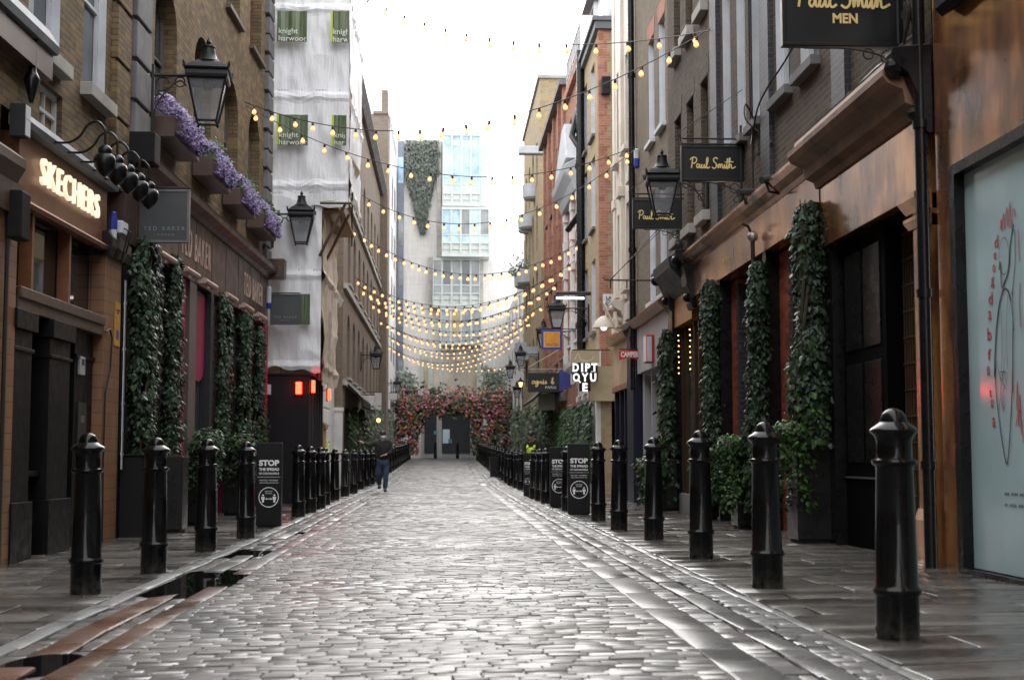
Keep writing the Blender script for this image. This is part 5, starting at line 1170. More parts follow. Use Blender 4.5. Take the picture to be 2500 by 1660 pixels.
# ------------------------------------------------------------------ flower arch over the street end
T = Thing('flower_arch', 'huge arch of pink and orange flowers over the entrance at the street end', 'flower arch', (0, 101.5, 1))
import itertools
def arch_cloud(n, seed, pick):
    rr = random.Random(seed); out = []
    while len(out) < n:
        k = rr.random()
        if k < .48: u, v = rr.uniform(968, 1250), rr.gauss(988, 18)
        elif k < .74: u, v = rr.gauss(1000, 20), rr.uniform(985, 1108)
        else: u, v = rr.gauss(1200, 28), rr.uniform(985, 1105)
        if 1034 < u < 1150 and v > 1012+8*math.sin(u*.2): continue
        if v > 1055 and 1020 < u < 1034: continue
        if mnoise.noise((u*.035, v*.035, pick)) < -.12: continue
        out.append((u, v, rr))
    return out
def cloud(name, mats, n, seed, pick, size, asp=1.1, dep=(7.5, 10.0)):
    m = MB(); m.tone = []
    for u, v, rr in arch_cloud(n, seed, pick):
        y = YE-rr.uniform(*dep); p = on_depth(u, v, y); t = .5+.5*mnoise.noise((u*.09, v*.09, pick+3))
        m.leaf(p, Vector((rr.gauss(0, .7), -1, rr.gauss(.3, .7))), Vector((rr.gauss(0, 1), 0, rr.gauss(-.4, 1))), size, size*asp, max(0, min(1, t+rr.gauss(0, .22))))
    T.part(name, m, mats, recalc=False)
cloud('foliage', 'ivy_far_dark', 7500, 1, 40, .19, 1.6, (7.2, 9.8)); cloud('pink_flowers', 'pink_petal', 2200, 2, 11, .16); cloud('orange_flowers', 'orange_petal', 900, 3, 22, .17); cloud('crimson_flowers', 'crimson_petal', 1200, 4, 33, .16)
def shrub(name, label, u, v0, v1, wu, y, n, mat_, size, dens=1.0, cat='shrub'):
    T = Thing(name, label, cat, on_depth(u, v1, y)); m = MB(); m.tone = []; b = on_depth(u, v1, y); st = MB()
    for k in range(9):
        uu = u+R.gauss(0, wu*.32); tip = on_depth(uu, v0+abs(R.gauss(0, (v1-v0)*.16)), y+R.gauss(0, .3)); mid = b.lerp(tip, .5)+Vector((R.gauss(0, .08), 0, .1)); st.tube([b, mid, tip], [.03, .02, .008], 5)
        for j in range(n//9):
            t = R.uniform(.15, 1.05); q = b.lerp(mid, t*2) if t < .5 else mid.lerp(tip, t*2-1)
            q = q+Vector((R.gauss(0, .16), R.gauss(0, .16), R.gauss(0, .12)))*dens; m.leaf(q, Vector((R.gauss(0, .6), -1, R.gauss(.4, .6))), Vector((R.gauss(0, .7), 0, R.gauss(.5, .8))), size, size*1.9, R.uniform(.1, 1))
    T.part('foliage', m, mat_, recalc=False); T.part('trunk', st, 'stem_brown')
shrub('olive_tree', 'wispy grey-green olive tree rising over one shoulder of the flower arch', 1205, 905, 1040, 34, 98, 1500, 'ivy_pale_green', .16, 1.6, 'tree')
shrub('olive_tree', 'small grey-green olive tree beside the far pale projecting sign', 992, 915, 1010, 16, 97, 700, 'ivy_pale_green', .16, 1.5, 'tree')
plain('tub_paint', (.015, .014, .014), .3, .2, 3, spec=.3, rvar=.06)
leaf_mat('ivy_mid', (.009, .021, .010), (.055, .115, .045))
plain('lantern_iron', (.009, .010, .012), .42, .2, 4, spec=.25, rvar=.08)
plain('sign_black', (.010, .011, .012), .3, .2, 4)
plain('pole_grey', (.40, .37, .34), .5, .15, 4)
plain('cctv_dark', (.05, .055, .06), .35, .2, 5)
plain('bulb_socket', (.06, .02, .012), .5, .2, 8)
# ================================================================== ivy columns, planters
def ivy_column(label, base, h, w, dpt, n, leafs=.085, group='ivy columns', bright_low=.0, mat_='ivy_dark', seed=0, facing=(-.6, -.7, .2), taper=.85, cat='ivy'):
    """ivy on a post: stems plus overlapping leaf blades hanging down, uneven outline with stray shoots"""
    T = Thing('ivy_column', label, cat, base, group); rr = random.Random(seed+31); bx, by, bz = base; st = MB()
    for k in range(5):
        a = rr.uniform(0, 6.3); pts = []
        for j in range(9):
            z = h*j/8; pts.append((bx+w*.22*math.cos(a+z*1.3), by+dpt*.22*math.sin(a+z*1.7), bz+z))
        st.tube(pts, [.018]*8+[.005], 5)
    T.part('stem', st, 'stem_brown')
    m = MB(); m.tone = []; mb = MB(); mb.tone = []; F = Vector(facing)
    for k in range(n):
        f = rr.random(); z = h*f; a = rr.uniform(0, 2*PI)
        prof = (.76+.42*mnoise.noise((z*1.1, seed*3.7, 0))+.34*mnoise.noise((math.cos(a)*1.4+seed, math.sin(a)*1.4, z*2.6)))*(1-(1-taper)*f)
        if mnoise.noise((math.cos(a)*1.8+seed*2, math.sin(a)*1.8, z*1.9)) < -.38: continue
        if f > .9: prof *= 1-((f-.9)/.1)**2*.55
        r = prof*rr.uniform(.55, 1.05)
        if rr.random() < .035: r *= rr.uniform(1.2, 1.7)
        x, y = bx+w*.5*r*math.cos(a), by+dpt*.5*r*math.sin(a)
        out = Vector((math.cos(a), math.sin(a), 0)); nrm = out*.8+F*.5+Vector((rr.gauss(0, .35), rr.gauss(0, .35), rr.gauss(.25, .3)))
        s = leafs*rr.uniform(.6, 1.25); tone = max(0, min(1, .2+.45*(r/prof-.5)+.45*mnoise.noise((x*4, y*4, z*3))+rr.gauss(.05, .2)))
        tgt = mb if (bright_low and rr.random() < bright_low*max(0, 1-f*2.2)) or rr.random() < .012 else m
        tgt.leaf(Vector((x, y, bz+z)), nrm, Vector((rr.gauss(0, .45), rr.gauss(0, .45), -1)), s, s*1.15, tone)
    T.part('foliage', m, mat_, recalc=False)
    if mb.f: T.part('fresh_leaves', mb, 'ivy_bright', recalc=False)
    return T
def bush(label, c, rx, ry, rz, n, leafs=.06, mat_='ivy_bright', seed=0, droop=0.0, group='ivy bushes in the tubs', cat='ivy', name='ivy_bush'):
    T = Thing(name, label, cat, (c[0], c[1], c[2]-rz*.2), group); rr = random.Random(seed+77); m = MB(); m.tone = []; st = MB()
    for k in range(7):
        a = rr.uniform(0, 6.3); st.tube([(c[0], c[1], c[2]-rz*.3), (c[0]+rx*.5*math.cos(a), c[1]+ry*.5*math.sin(a), c[2]+rz*.4), (c[0]+rx*.9*math.cos(a), c[1]+ry*.9*math.sin(a), c[2]-rz*.2)], .008, 4)
    T.part('stem', st, 'stem_brown')
    for k in range(n):
        a, b = rr.uniform(0, 2*PI), math.asin(rr.uniform(-.75, 1)); r = (.75+.4*mnoise.noise((math.cos(a)*1.5+seed, math.sin(a)*1.5, b*1.5)))*rr.uniform(.6, 1.05)
        p = Vector((c[0]+rx*r*math.cos(a)*math.cos(b), c[1]+ry*r*math.sin(a)*math.cos(b), c[2]+rz*r*math.sin(b)))
        if droop and rr.random() < .5: p.z -= droop*rr.random()*(.4+.6*abs(math.cos(a+seed)))
        nrm = Vector((math.cos(a)*math.cos(b), math.sin(a)*math.cos(b), math.sin(b)))+Vector((rr.gauss(0, .4), rr.gauss(-.3, .4), rr.gauss(.3, .3)))
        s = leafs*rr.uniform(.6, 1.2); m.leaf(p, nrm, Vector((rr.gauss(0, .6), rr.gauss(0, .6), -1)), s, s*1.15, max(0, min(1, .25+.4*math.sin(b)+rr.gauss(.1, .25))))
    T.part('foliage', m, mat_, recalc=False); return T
def tub(label, x0, x1, y0, y1, h):
    z = gz((x0+x1)/2, y0); m = MB(); e = .03
    m.box(x0+e, x1-e, y0+e, y1-e, z-.01, z+.05)
    T = Thing('tall_planter', label, 'planter', ((x0+x1)/2, (y0+y1)/2, z), 'tall black planters'); T.part('foot', m, 'black_matt')
    m = MB(); m.box(x0, x1, y0, y1, z+.05, z+h); T.part('tub_body', m, 'tub_paint', bevel=.01); m = MB(); m.box(x0+.02, x1-.02, y0+.02, y1-.02, z+h+.002, z+h+.012); T.part('soil', m, 'stem_brown')
# copper side: four columns
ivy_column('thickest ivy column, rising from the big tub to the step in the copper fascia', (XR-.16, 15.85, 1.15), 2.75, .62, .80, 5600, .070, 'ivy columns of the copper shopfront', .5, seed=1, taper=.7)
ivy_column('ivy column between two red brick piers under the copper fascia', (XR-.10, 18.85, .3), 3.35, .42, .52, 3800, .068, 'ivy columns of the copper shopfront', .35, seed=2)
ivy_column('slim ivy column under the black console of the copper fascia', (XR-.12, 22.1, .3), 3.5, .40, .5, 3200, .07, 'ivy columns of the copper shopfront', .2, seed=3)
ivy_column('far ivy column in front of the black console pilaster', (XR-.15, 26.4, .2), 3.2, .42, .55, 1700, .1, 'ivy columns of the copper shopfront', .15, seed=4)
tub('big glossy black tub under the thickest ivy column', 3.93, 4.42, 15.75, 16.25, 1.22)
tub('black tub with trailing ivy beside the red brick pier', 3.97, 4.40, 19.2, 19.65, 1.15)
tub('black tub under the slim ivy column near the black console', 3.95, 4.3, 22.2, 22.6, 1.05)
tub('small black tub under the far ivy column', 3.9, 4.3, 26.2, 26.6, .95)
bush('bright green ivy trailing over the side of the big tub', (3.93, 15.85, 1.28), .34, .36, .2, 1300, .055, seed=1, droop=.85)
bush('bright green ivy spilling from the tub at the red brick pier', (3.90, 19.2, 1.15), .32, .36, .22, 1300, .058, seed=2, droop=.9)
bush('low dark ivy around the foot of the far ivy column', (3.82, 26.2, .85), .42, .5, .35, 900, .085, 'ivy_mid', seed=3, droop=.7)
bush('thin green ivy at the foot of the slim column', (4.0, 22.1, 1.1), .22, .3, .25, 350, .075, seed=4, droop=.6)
# brown shop: five columns
def Lp(s, d, z): p = FL(s, z, d); return tuple(p)
fL = (.6, -.7, .2)
ivy_column('ivy column at the near end of the brown shopfront beside the steel conduit', Lp(19.6, .12, .9), 3.12, .40, 1.25, 5200, .072, 'ivy columns of the brown shopfront', .15, seed=11, facing=fL)
ivy_column('second ivy column of the brown shopfront, next to a magenta panel', Lp(21.45, .10, .8), 3.25, .32, .95, 4200, .072, 'ivy columns of the brown shopfront', .15, seed=12, facing=fL)
ivy_column('ivy column just past the magenta blind window', Lp(25.6, .10, .7), 3.25, .30, 1.2, 3800, .074, 'ivy columns of the brown shopfront', .2, seed=13, facing=fL)
ivy_column('ivy column fourth along the brown shopfront', Lp(27.6, .12, .6), 3.2, .36, 1.2, 3800, .074, 'ivy columns of the brown shopfront', .1, seed=14, facing=fL)
ivy_column('last ivy column of the brown shopfront beside the black hoarding', Lp(29.4, .12, .5), 3.2, .36, 1.3, 3800, .074, 'ivy columns of the brown shopfront', .1, seed=15, facing=fL)
for lab, s, w_, h in (('black tub below the first ivy column of the brown shopfront', 19.95, .42, 1.05), ('black tub with a bushy ivy below the second ivy column', 22.0, .48, 1.0), ('black tub with bushy ivy below the blind window', 25.4, .5, .85)):
    a = FL(s, 0, .42); tub(lab, a.x-w_/2, a.x+w_/2, s-.22, s+.22, h)
a = FL(21.9, 0, .5); bush('bushy bright ivy in the tub before the magenta panel', (a.x, 21.9, 1.15), .34, .42, .36, 1700, .062, 'ivy_mid', seed=21, droop=.7)
a = FL(25.4, 0, .46); bush('bushy ivy in the tub past the magenta blind window', (a.x, 25.3, 1.15), .34, .5, .36, 1700, .065, 'ivy_mid', seed=22, droop=.7)
a = FL(29.8, 0, .9); bush('small leafy shrub behind the black notice totem', (a.x+.1, 29.6, .5), .25, .3, .5, 350, .09, 'ivy_mid', seed=23)
# far ivy walls
def ivy_wall(label, x, y0, y1, z0, z1, sgn, n, size, mat_, seed, wob=.25):
    rr = random.Random(seed); m = MB(); m.tone = []
    for k in range(n):
        y, z = rr.uniform(y0, y1), rr.uniform(z0, z1)
        if z > z1-.5+.6*mnoise.noise((y*.8, seed, 0)): continue
        if mnoise.noise((y*.55, z*.5, seed+5)) < -.35: continue
        d = .08+wob*(.5+.5*mnoise.noise((y*1.1, z*1.1, seed)))*rr.uniform(.4, 1); m.leaf(Vector((x+sgn*d, y, gz(x, y)+z)), Vector((sgn*.8, -.7, rr.gauss(.3, .4))), Vector((rr.gauss(0, .4), rr.gauss(0, .5), -1)), size*rr.uniform(.6, 1.2), size*1.15, max(0, min(1, .35+.5*mnoise.noise((y*2, z*2, seed+1))+rr.gauss(.1, .2))))
    solo('ivy_wall', m, mat_, label, 'ivy', (x, (y0+y1)/2, z0), recalc=False)
ivy_wall('ivy clinging to the white columns behind the lit letters sign', XR-.1, 39.3, 49.5, .4, 3.1, -1, 3400, .15, 'ivy_mid', 41)
ivy_wall('broad ivy covering the red brick house behind the hi-vis worker', XR, 50.5, 61, .3, 3.3, -1, 3600, .16, 'ivy_mid', 42)
ivy_wall('grey-green ivy on the yellow block close to the flower arch', 4.4, 63, 86, .2, 3.6, -1, 4200, .2, 'ivy_far_dark', 43, .5)
ivy_wall('ivy under the black awning of the brown warehouse', -3.3, 47.4, 57, .2, 3.0, 1, 3200, .16, 'ivy_mid', 44, .3)
ivy_wall('pale ivy along the far end of the warehouse', -3.3, 58, 72, .3, 3.4, 1, 2600, .18, 'ivy_far_dark', 45, .35)
ivy_wall('thin ivy on the tall chimney block before the flower arch', -3.6, 75, 92, .6, 3.6, 1, 2400, .2, 'ivy_far_dark', 46, .4)

# ================================================================== street lanterns
def lantern(label, p, k, wall, arm_z=None, rot=0.0, frost=False, lit=False, wire=False, proto=None):
    """four-sided tapered street lantern on a scrolled wall bracket; p = underside of the lantern, k = height"""
    T = Thing('street_lantern', label, 'lantern', p, 'wall lanterns'); x, y, z = p; c, s_ = math.cos(rot), math.sin(rot)
    def q(a, b, e): return Vector((x+k*(a*c-b*s_), y+k*(a*s_+b*c), z+k*e))
    wb, wt, zb, zt = .105, .205, .035, .50
    m = MB(); L = lambda sx, sy, w, e: q(sx*w, sy*w, e)
    for sx, sy in ((-1, -1), (1, -1), (1, 1), (-1, 1)):
        m.tube([L(sx, sy, wb, zb), L(sx, sy, wt, zt)], .013*k, 5)
    for w, e in ((wb, zb), (wt, zt-.01)):
        P = [L(-1, -1, w, e), L(1, -1, w, e), L(1, 1, w, e), L(-1, 1, w, e)]
        for i in range(4): m.tube([P[i], P[(i+1) % 4]], .014*k, 5)
    for sx, sy in ((-1, -1), (1, -1), (1, 1), (-1, 1)): m.ball(L(sx, sy, wb, zb-.02), .016*k, 6, 5)
    T.part('frame', m, 'lantern_iron')
    m = MB()
    for (a, b), (d, e) in (((-1, -1), (1, -1)), ((1, -1), (1, 1)), ((1, 1), (-1, 1)), ((-1, 1), (-1, -1))):
        f = .97; m.quad(L(a, b, wb*f, zb), L(d, e, wb*f, zb), L(d, e, wt*f, zt), L(a, b, wt*f, zt))
    T.part('glazing', m, 'lamp_glow' if lit else 'lantern_glass', recalc=False)
    m = MB(); sq = lambda prof: [(r*k*1.414, (e)*k) for r, e in prof]
    m.lathe(sq([(.19, .49), (.225, .50), (.232, .53), (.222, .575), (.245, .59), (.25, .605), (.225, .615)]), (x, y, z), 4, rot=PI/4+rot); T.part('cornice', m, 'lantern_iron')
    for sx, sy in ((-1, -1), (1, -1), (1, 1), (-1, 1)):
        m = MB(); m.tube([L(sx, sy, .235, .60), L(sx, sy, .245, .65), L(sx, sy, .25, .67)], [.022*k, .014*k, .004*k], 5); T.part('corner_leaf', m, 'lantern_iron')
    m = MB(); m.lathe(sq([(.222, .612), (.20, .64), (.165, .675), (.125, .70), (.11, .71)]), (x, y, z), 4, rot=PI/4+rot); T.part('hood', m, 'lantern_iron')
    m = MB(); m.lathe([(r*k, e*k) for r, e in ((.125, .70), (.135, .715), (.12, .735), (.098, .75), (.082, .80), (.068, .865), (.076, .88), (.07, .895), (.03, .90), (.018, .915), (.03, .935), (.024, .955), (.01, .975), (.003, 1.0))], (x, y, z), 14); T.part('chimney', m, 'lantern_iron', smooth='auto')
    if frost:
        m = MB(); m.lathe(sq([(.09, .05), (.135, .26), (.02, .262)]), (x, y, z), 4, rot=PI/4+rot); T.part('diffuser', m, 'lantern_frost')
    else:
        m = MB(); m.lathe([(r*k, e*k) for r, e in ((.05, .40), (.06, .44), (.06, .488))], (x, y, z), 10); T.part('lamp_holder', m, 'lantern_iron')
    if wall is not None:
        sg = 1 if wall > x else -1; az = z+k*.56; m = MB()
        m.tube([(x+sg*.2*k, y, az), (wall, y, az)], .02*k, 6); m.tube([(wall-sg*.02, y, az+.12*k), (wall-sg*.02, y, az-.62*k)], .026*k, 6)
        L_ = abs(wall-x)
        m.tube([Vector(q_) for q_ in spline([(wall-sg*.03, y, az-.6*k), (wall-sg*.08, y, az-.34*k), (wall-sg*L_*.34, y, az-.13*k), (x+sg*.30*k, y, az-.06*k), (x+sg*.24*k, y, az-.12*k)], 5)], .011*k, 5)
        for cx, cz, r in ((wall-sg*.13*k, az-.10*k, .075), (wall-sg*.32*k, az-.075*k, .055), (wall-sg*.10*k, az-.26*k, .05)):
            m.tube([(cx+r*k*math.cos(t*PI/6), y, cz+r*k*math.sin(t*PI/6)) for t in range(12)], .008*k, 4)
        T.part('bracket', m, 'cable_black')
    return T
p = on_depth(506, 307, 19.7); lantern('largest lantern, on a scroll bracket above the window boxes of the brick wall', tuple(p), 1.26, XL(19.7)+.1, rot=.08)
p = on_depth(735, 598, 30.9); lantern('lantern on the brick corner hanging in front of the wrapped scaffold', tuple(p), 1.20, XL(30.9)+.1, rot=.05)
p = on_depth(1617, 531, 22.8); lantern('large lantern overlapping the gilt-lettered black signs on the sooty brick', tuple(p), 1.14, XR, rot=-.06)
p = on_depth(1359, 804, 42.0); lantern('frosted lantern under the white tube light by the soil stack', tuple(p), 1.12, XR, frost=True)
p = on_depth(1327, 850, 47); lantern('lantern half hidden behind the blue and orange sign', tuple(p), 1.0, XR, frost=True)
p = on_depth(1271, 895, 66); lantern('lantern by the small flat canopy on the yellow block', tuple(p), 1.05, 4.4, frost=True)
p = on_depth(1246, 924, 76); lantern('smallest clear lantern standing out against the pale end wall', tuple(p), 1.05, 4.4, frost=True)
p = on_depth(1271, 946, 68); lantern('small lit amber lantern low beside the yellow block', tuple(p), .52, 4.4, lit=True)
p = on_depth(1262, 972, 80); lantern('dark lantern low in the haze next to the lit amber one', tuple(p), 1.0, 4.4, frost=True)
p = on_depth(918, 902, 56); lantern('lantern on the brown warehouse above the white projecting signs', tuple(p), 1.02, -3.3)
p = on_depth(970, 957, 86); lantern('lantern on the chimney block above the small pale sign', tuple(p), .98, -3.65, frost=True)
p = on_depth(989, 978, 95); lantern('last lantern near the olive tree on the tall chimney block side', tuple(p), 1.0, -3.56, frost=True)
m = MB(); T = Thing('canopy_sign', 'grey flat projecting sign box behind the lantern on the yellow block', 'sign', (3.6, 67, 7)); a, b = on_depth(1272, 868, 68), on_depth(1302, 846, 68); m.box(a.x, 4.5, 68, 68.2, a.z, b.z); T.part('board', m, 'balcony_grey')
m = MB(); q = on_depth(925, 1033-60, 60)
T = Thing('wall_lamp', 'tiny amber wall lamp in the ivy below the white projecting signs', 'lamp', on_depth(924, 1027, 60)); c = on_depth(924, 1026, 60); m.ball(c, .09, 8, 6); T.part('globe', m, 'lamp_glow'); m = MB(); m.tube([c, (-3.3, 60, c.z+.1)], .02, 5); T.part('arm', m, 'cable_black')

# ================================================================== hanging signs on the copper side
SIG = [[(.2, 0), (.28, .5), (.35, 1.0)], [(.05, .8), (.35, 1.05), (.72, .98), (.75, .68), (.5, .48), (.28, .5)], [(1.0, .36), (.84, .4), (.76, .18), (.88, .02), (1.03, .2), (1.08, .4), (1.1, .1), (1.22, .04), (1.34, .38), (1.3, .1), (1.42, .02), (1.56, .22), (1.6, .38), (1.62, .08), (1.75, .06), (1.98, .72), (1.98, 1.02), (1.86, .9), (1.84, .2), (1.96, 0), (2.2, .14)],
       [(3.05, .9), (2.85, 1.04), (2.6, .88), (2.68, .62), (2.88, .46), (2.88, .16), (2.66, -.02), (2.42, .12)], [(3.05, .38), (3.1, .02), (3.16, .32), (3.28, .4), (3.32, .04), (3.38, .32), (3.5, .4), (3.56, .06), (3.68, .06), (3.78, .38), (3.78, .06), (3.9, .06), (4.06, .5), (4.12, .98)], [(4.09, .9), (4.03, .1), (4.14, .02), (4.34, .66), (4.38, 1.0), (4.29, .84), (4.29, .02), (4.36, .3), (4.5, .38), (4.54, .06), (4.68, .02), (5.0, .18)], [(3.9, .6), (4.3, .66), (4.75, .62)], [(3.79, .6), (3.82, .64)]]
def signature(mb, fr, x0, z0, w, d, th): 
    k = w/5.0
    for st in SIG: ribbon(mb, fr, [(x0+a*k, z0+b*k*1.12) for a, b in st], th, d)
def gilt_sign(label, y, u0, u1, v0, v1, sz0, sw, extra=None, sx0=None):
    T, fr, a, b = hang_sign('hanging_sign', label, y, u0, u1, v0, v1, 'sign_black', None, XR, .09, barz=None)
    m = MB(); w = .035
    m.fb(fr, a.x, b.x, a.z, a.z+w, 0, .014); m.fb(fr, a.x, b.x, b.z-w, b.z, 0, .014); m.fb(fr, a.x, a.x+w, a.z+w, b.z-w, 0, .014); m.fb(fr, b.x-w, b.x, a.z+w, b.z-w, 0, .014); T.part('rim', m, 'sign_black', bevel=.01)
    W, H = b.x-a.x, b.z-a.z; m = MB(); signature(m, fr, a.x+W*(sx0 or .13), a.z+H*sz0, W*sw, .006, .020*W); T.part('gilt_script', m, 'gold_paint', recalc=False)
    if extra: m = MB(); add_text(m, fr, a.x+W*.5, a.z+H*extra[1], .003, extra[0], .2, fit=W*.2, fith=H*.13, extrude=.003, bold=.006); T.part('gilt_capitals', m, 'gold_paint')
    m = MB(); wall = XR; z = b.z+.10
    m.tube([(a.x+.03, y, z), (wall, y, z)], .014, 6); m.tube([(wall-.05, y, a.z-.5), (wall-.05, y, z+.2)], .018, 6); m.tube([(a.x+.1, y, b.z), (a.x+.1, y, z)], .008, 5); m.tube([(b.x-.1, y, b.z), (b.x-.1, y, z)], .008, 5)
    m.tube([Vector(q) for q in spline([(wall-.06, y, a.z-.45), (wall-.12, y, a.z-.15), (wall-.45, y, a.z-.03), (a.x+.2, y, a.z-.02)], 6)], .009, 5)
    for cx, cz, r in ((wall-.15, a.z-.1, .07), (wall-.34, a.z-.07, .05), (wall-.12, a.z-.26, .045)): m.tube([(cx+r*math.cos(t*PI/6), y, cz+r*math.sin(t*PI/6)) for t in range(13)], .007, 4)
    m.tube([(a.x+.03, y, z), (a.x-.08, y, z+.03), (a.x-.02, y, z+.1), (wall, y+.1, z+.75)], .006, 4); T.part('scroll_bracket', m, 'cable_black')
gilt_sign('largest black hanging sign with gilt script over gilt capitals', 12.9, 1911, 2213, -72, 112, .50, .76, ('MEN', .36), .10)
gilt_sign('middle black hanging sign with gilt script on the sooty brick', 20.0, 1664, 1815, 357, 442, .36, .74)
gilt_sign('smallest black hanging sign with gilt script half behind the large lantern', 25.2, 1545, 1661, 488, 558, .32, .78, None, .1)
T, fr, a, b = hang_sign('hanging_sign', 'red rectangular sign with a notched lower edge on the navy pilaster', 31.2, 1512, 1563, 856, 872, 'red_plastic', None, XR, .05)
m = MB(); W = b.x-a.x; n = 12; P = [(a.x, a.z-.07)]+[(a.x+W*k/n, a.z-.07+.05*math.sin(PI*k/n)) for k in range(1, n)]+[(b.x, a.z-.07)]
m.quad(*[fr(x, z, .0) for x, z in P+[(b.x, a.z+.01), (a.x, a.z+.01)]]); T.part('notched_edge', m, 'red_plastic', recalc=False)
m = MB(); add_text(m, fr, (a.x+b.x)/2, (a.z+b.z)/2-.01, .004, 'CAMPER', .1, fit=W*.86, fith=.125, extrude=.003, bold=.005); T.part('shop_name', m, 'text_white')
T = Thing('cube_sign', 'red and white boxed sign on the pale shop fascia', 'sign', on_right(1590, 885, .1)); m = MB(); a = on_depth(1575, 886, 29); b = on_depth(1599, 819, 29); m.box(a.x, XR-.02, 28.8, 29.2, a.z, b.z); T.part('red_box', m, 'red_plastic', bevel=.01)
m = MB(); m.fb(frame_x(a.x), 28.82, 29.18, a.z+.02, b.z-.02, 0, .01); T.part('white_face', m, 'text_white'); m = MB(); m.fb(frame_y(28.8), a.x+.01, a.x+.11, a.z+.02, b.z-.04, .001, .01); T.part('white_panel', m, 'white_paint')
# lit letters sign
T = Thing('hanging_sign', 'white illuminated serif letters stacked on a black board under a gilt panel', 'sign', on_depth(1427, 955, 38.4)); fr = frame_y(38.4)
a, b = on_depth(1397, 955, 38.4), on_depth(1459, 858, 38.4); W = b.x-a.x
zt = on_depth(1427, 886, 38.4).z; m = MB(); m.fb(fr, a.x, b.x, on_depth(1427, 930, 38.4).z, zt, -.05, 0); m.fb(fr, a.x+W*.28, b.x-W*.28, a.z, on_depth(1427, 930, 38.4).z, -.05, 0); T.part('board', m, 'black_paint')
def serif(mb, x, z, ch, w, h):
    add_text(mb, fr, x, z, .004, ch, .2, fit=w, fith=h, extrude=.006, bold=.008); e = w*.16
    if ch in 'DIPT': 
        for zz in (z-h/2, z+h/2-.012): mb.fb(fr, x-w/2-e*(.3 if ch != 'I' else 1.0), x-w/2+e*1.6 if ch != 'I' else x+w/2+e, zz, zz+.012, .0, .008)
m = MB(); H = zt-a.z
for ch, fx, fz, fw in (('D', .14, .84, .24), ('I', .39, .84, .07), ('P', .61, .84, .2), ('T', .87, .84, .24), ('O', .16, .49, .27), ('Y', .5, .49, .26), ('U', .82, .49, .24), ('E', .50, .14, .2)):
    serif(m, a.x+W*fx, a.z+H*fz, ch, W*fw, H*.30)
m.tube([fr(a.x+W*.24, a.z+H*.40, .006), fr(a.x+W*.32, a.z+H*.30, .006)], .018, 5); T.part('letters', m, 'white_letter_glow')
m = MB(); m.fb(fr, a.x-.03, b.x+.05, zt+.01, b.z+.02, -.06, 0); T.part('gilt_panel', m, 'gilt_cream'); m = MB(); ribbon(m, fr, [(a.x+W*.1, zt+.10), (a.x+W*.25, zt+.26), (a.x+W*.36, zt+.08), (a.x+W*.72, zt+.07), (a.x+W*.85, zt+.18)], .012, .005); T.part('white_line', m, 'text_white', recalc=False)
m = MB(); m.tube([fr(a.x, b.z+.04, -.03), (XR+.2, 38.43, b.z+.04)], .02, 6); T.part('bracket', m, 'cable_black')
# blue and orange sign
T, fr, a, b = hang_sign('hanging_sign', 'square orange sign in a blue frame below the frosted lantern', 44.2, 1322, 1372, 805, 853, 'blue_sign', None, XR, .08)
m = MB(); W, H = b.x-a.x, b.z-a.z; m.fb(fr, a.x+W*.11, b.x-W*.11, a.z+H*.11, b.z-H*.11, 0, .006); T.part('white_border', m, 'text_white'); m = MB(); m.fb(fr, a.x+W*.125, b.x-W*.125, a.z+H*.125, b.z-H*.125, .006, .010); T.part('orange_panel', m, 'orange_sign')
m = MB(); add_text(m, fr, a.x+W*.5, a.z+H*.24, .011, 'TINTIN', .1, fit=W*.62, fith=H*.13, extrude=.002); T.part('shop_name', m, 'dark_wood')
# black script sign on a pole, with a pale green one beneath
T, fr, a, b = hang_sign('hanging_sign', 'wide black sign with gilt script hung from a pale horizontal pole', 50, 1289, 1367, 910, 957, 'charcoal', None, XR, .06, 'pole_grey', barz=on_depth(1300, 901, 50).z)
AGN = [[(.55, .42), (.3, .5), (.12, .25), (.25, .03), (.48, .2), (.58, .45), (.6, .1), (.75, .05), (1.05, .45), (.85, .5), (.75, .25), (.9, .08), (1.08, .3), (1.1, .45), (1.05, -.2), (.85, -.45), (.7, -.3), (1.0, 0), (1.35, .4), (1.36, .05), (1.45, .35), (1.58, .42), (1.62, .08), (1.75, .05), (1.98, .3), (1.9, .45), (1.8, .25), (1.9, .04), (2.15, .1), (2.3, .42), (2.25, .48), (2.42, .12), (2.25, .03)], [(1.95, .62), (1.88, .75)], [(3.1, .2), (3.4, .75), (3.42, 1.0), (3.28, .9), (3.25, .1), (3.4, .03), (3.55, .2), (3.45, .38), (3.3, .3)], [(3.85, .08), (3.88, .1)]]
m = MB(); W, H = b.x-a.x, b.z-a.z; k = W*.80/4
for st in AGN: ribbon(m, fr, [(a.x+W*.10+q*k, a.z+H*.42+e*k*.95) for q, e in st], .028, .005)
T.part('gilt_script', m, 'gold_paint', recalc=False); m = MB(); add_text(m, fr, a.x+W*.71, a.z+H*.24, .005, 'PARIS', .1, fit=W*.34, fith=H*.13, extrude=.002); T.part('place_name', m, 'text_pale')
m = MB(); z = on_depth(1300, 901, 50).z; m.tube([(a.x, 50.03, z+.05), (XR, 50.3, z+.85)], .018, 6); T.part('stay', m, 'pole_grey')
T, fr, a, b = hang_sign('hanging_sign', 'square pale sage green sign below the black script sign', 52.5, 1314, 1355, 960, 1001, 'sage_sign', None, XR, .05); m = MB(); W, H = b.x-a.x, b.z-a.z
m.tube([fr(a.x+W*.5+.1*math.cos(t*PI/8), a.z+H*.65+.1*math.sin(t*PI/8), .01) for t in range(17)], .008, 4); m.fb(fr, a.x+W*.25, a.x+W*.75, a.z+H*.33, a.z+H*.35, 0, .006); T.part('emblem', m, 'text_grey')
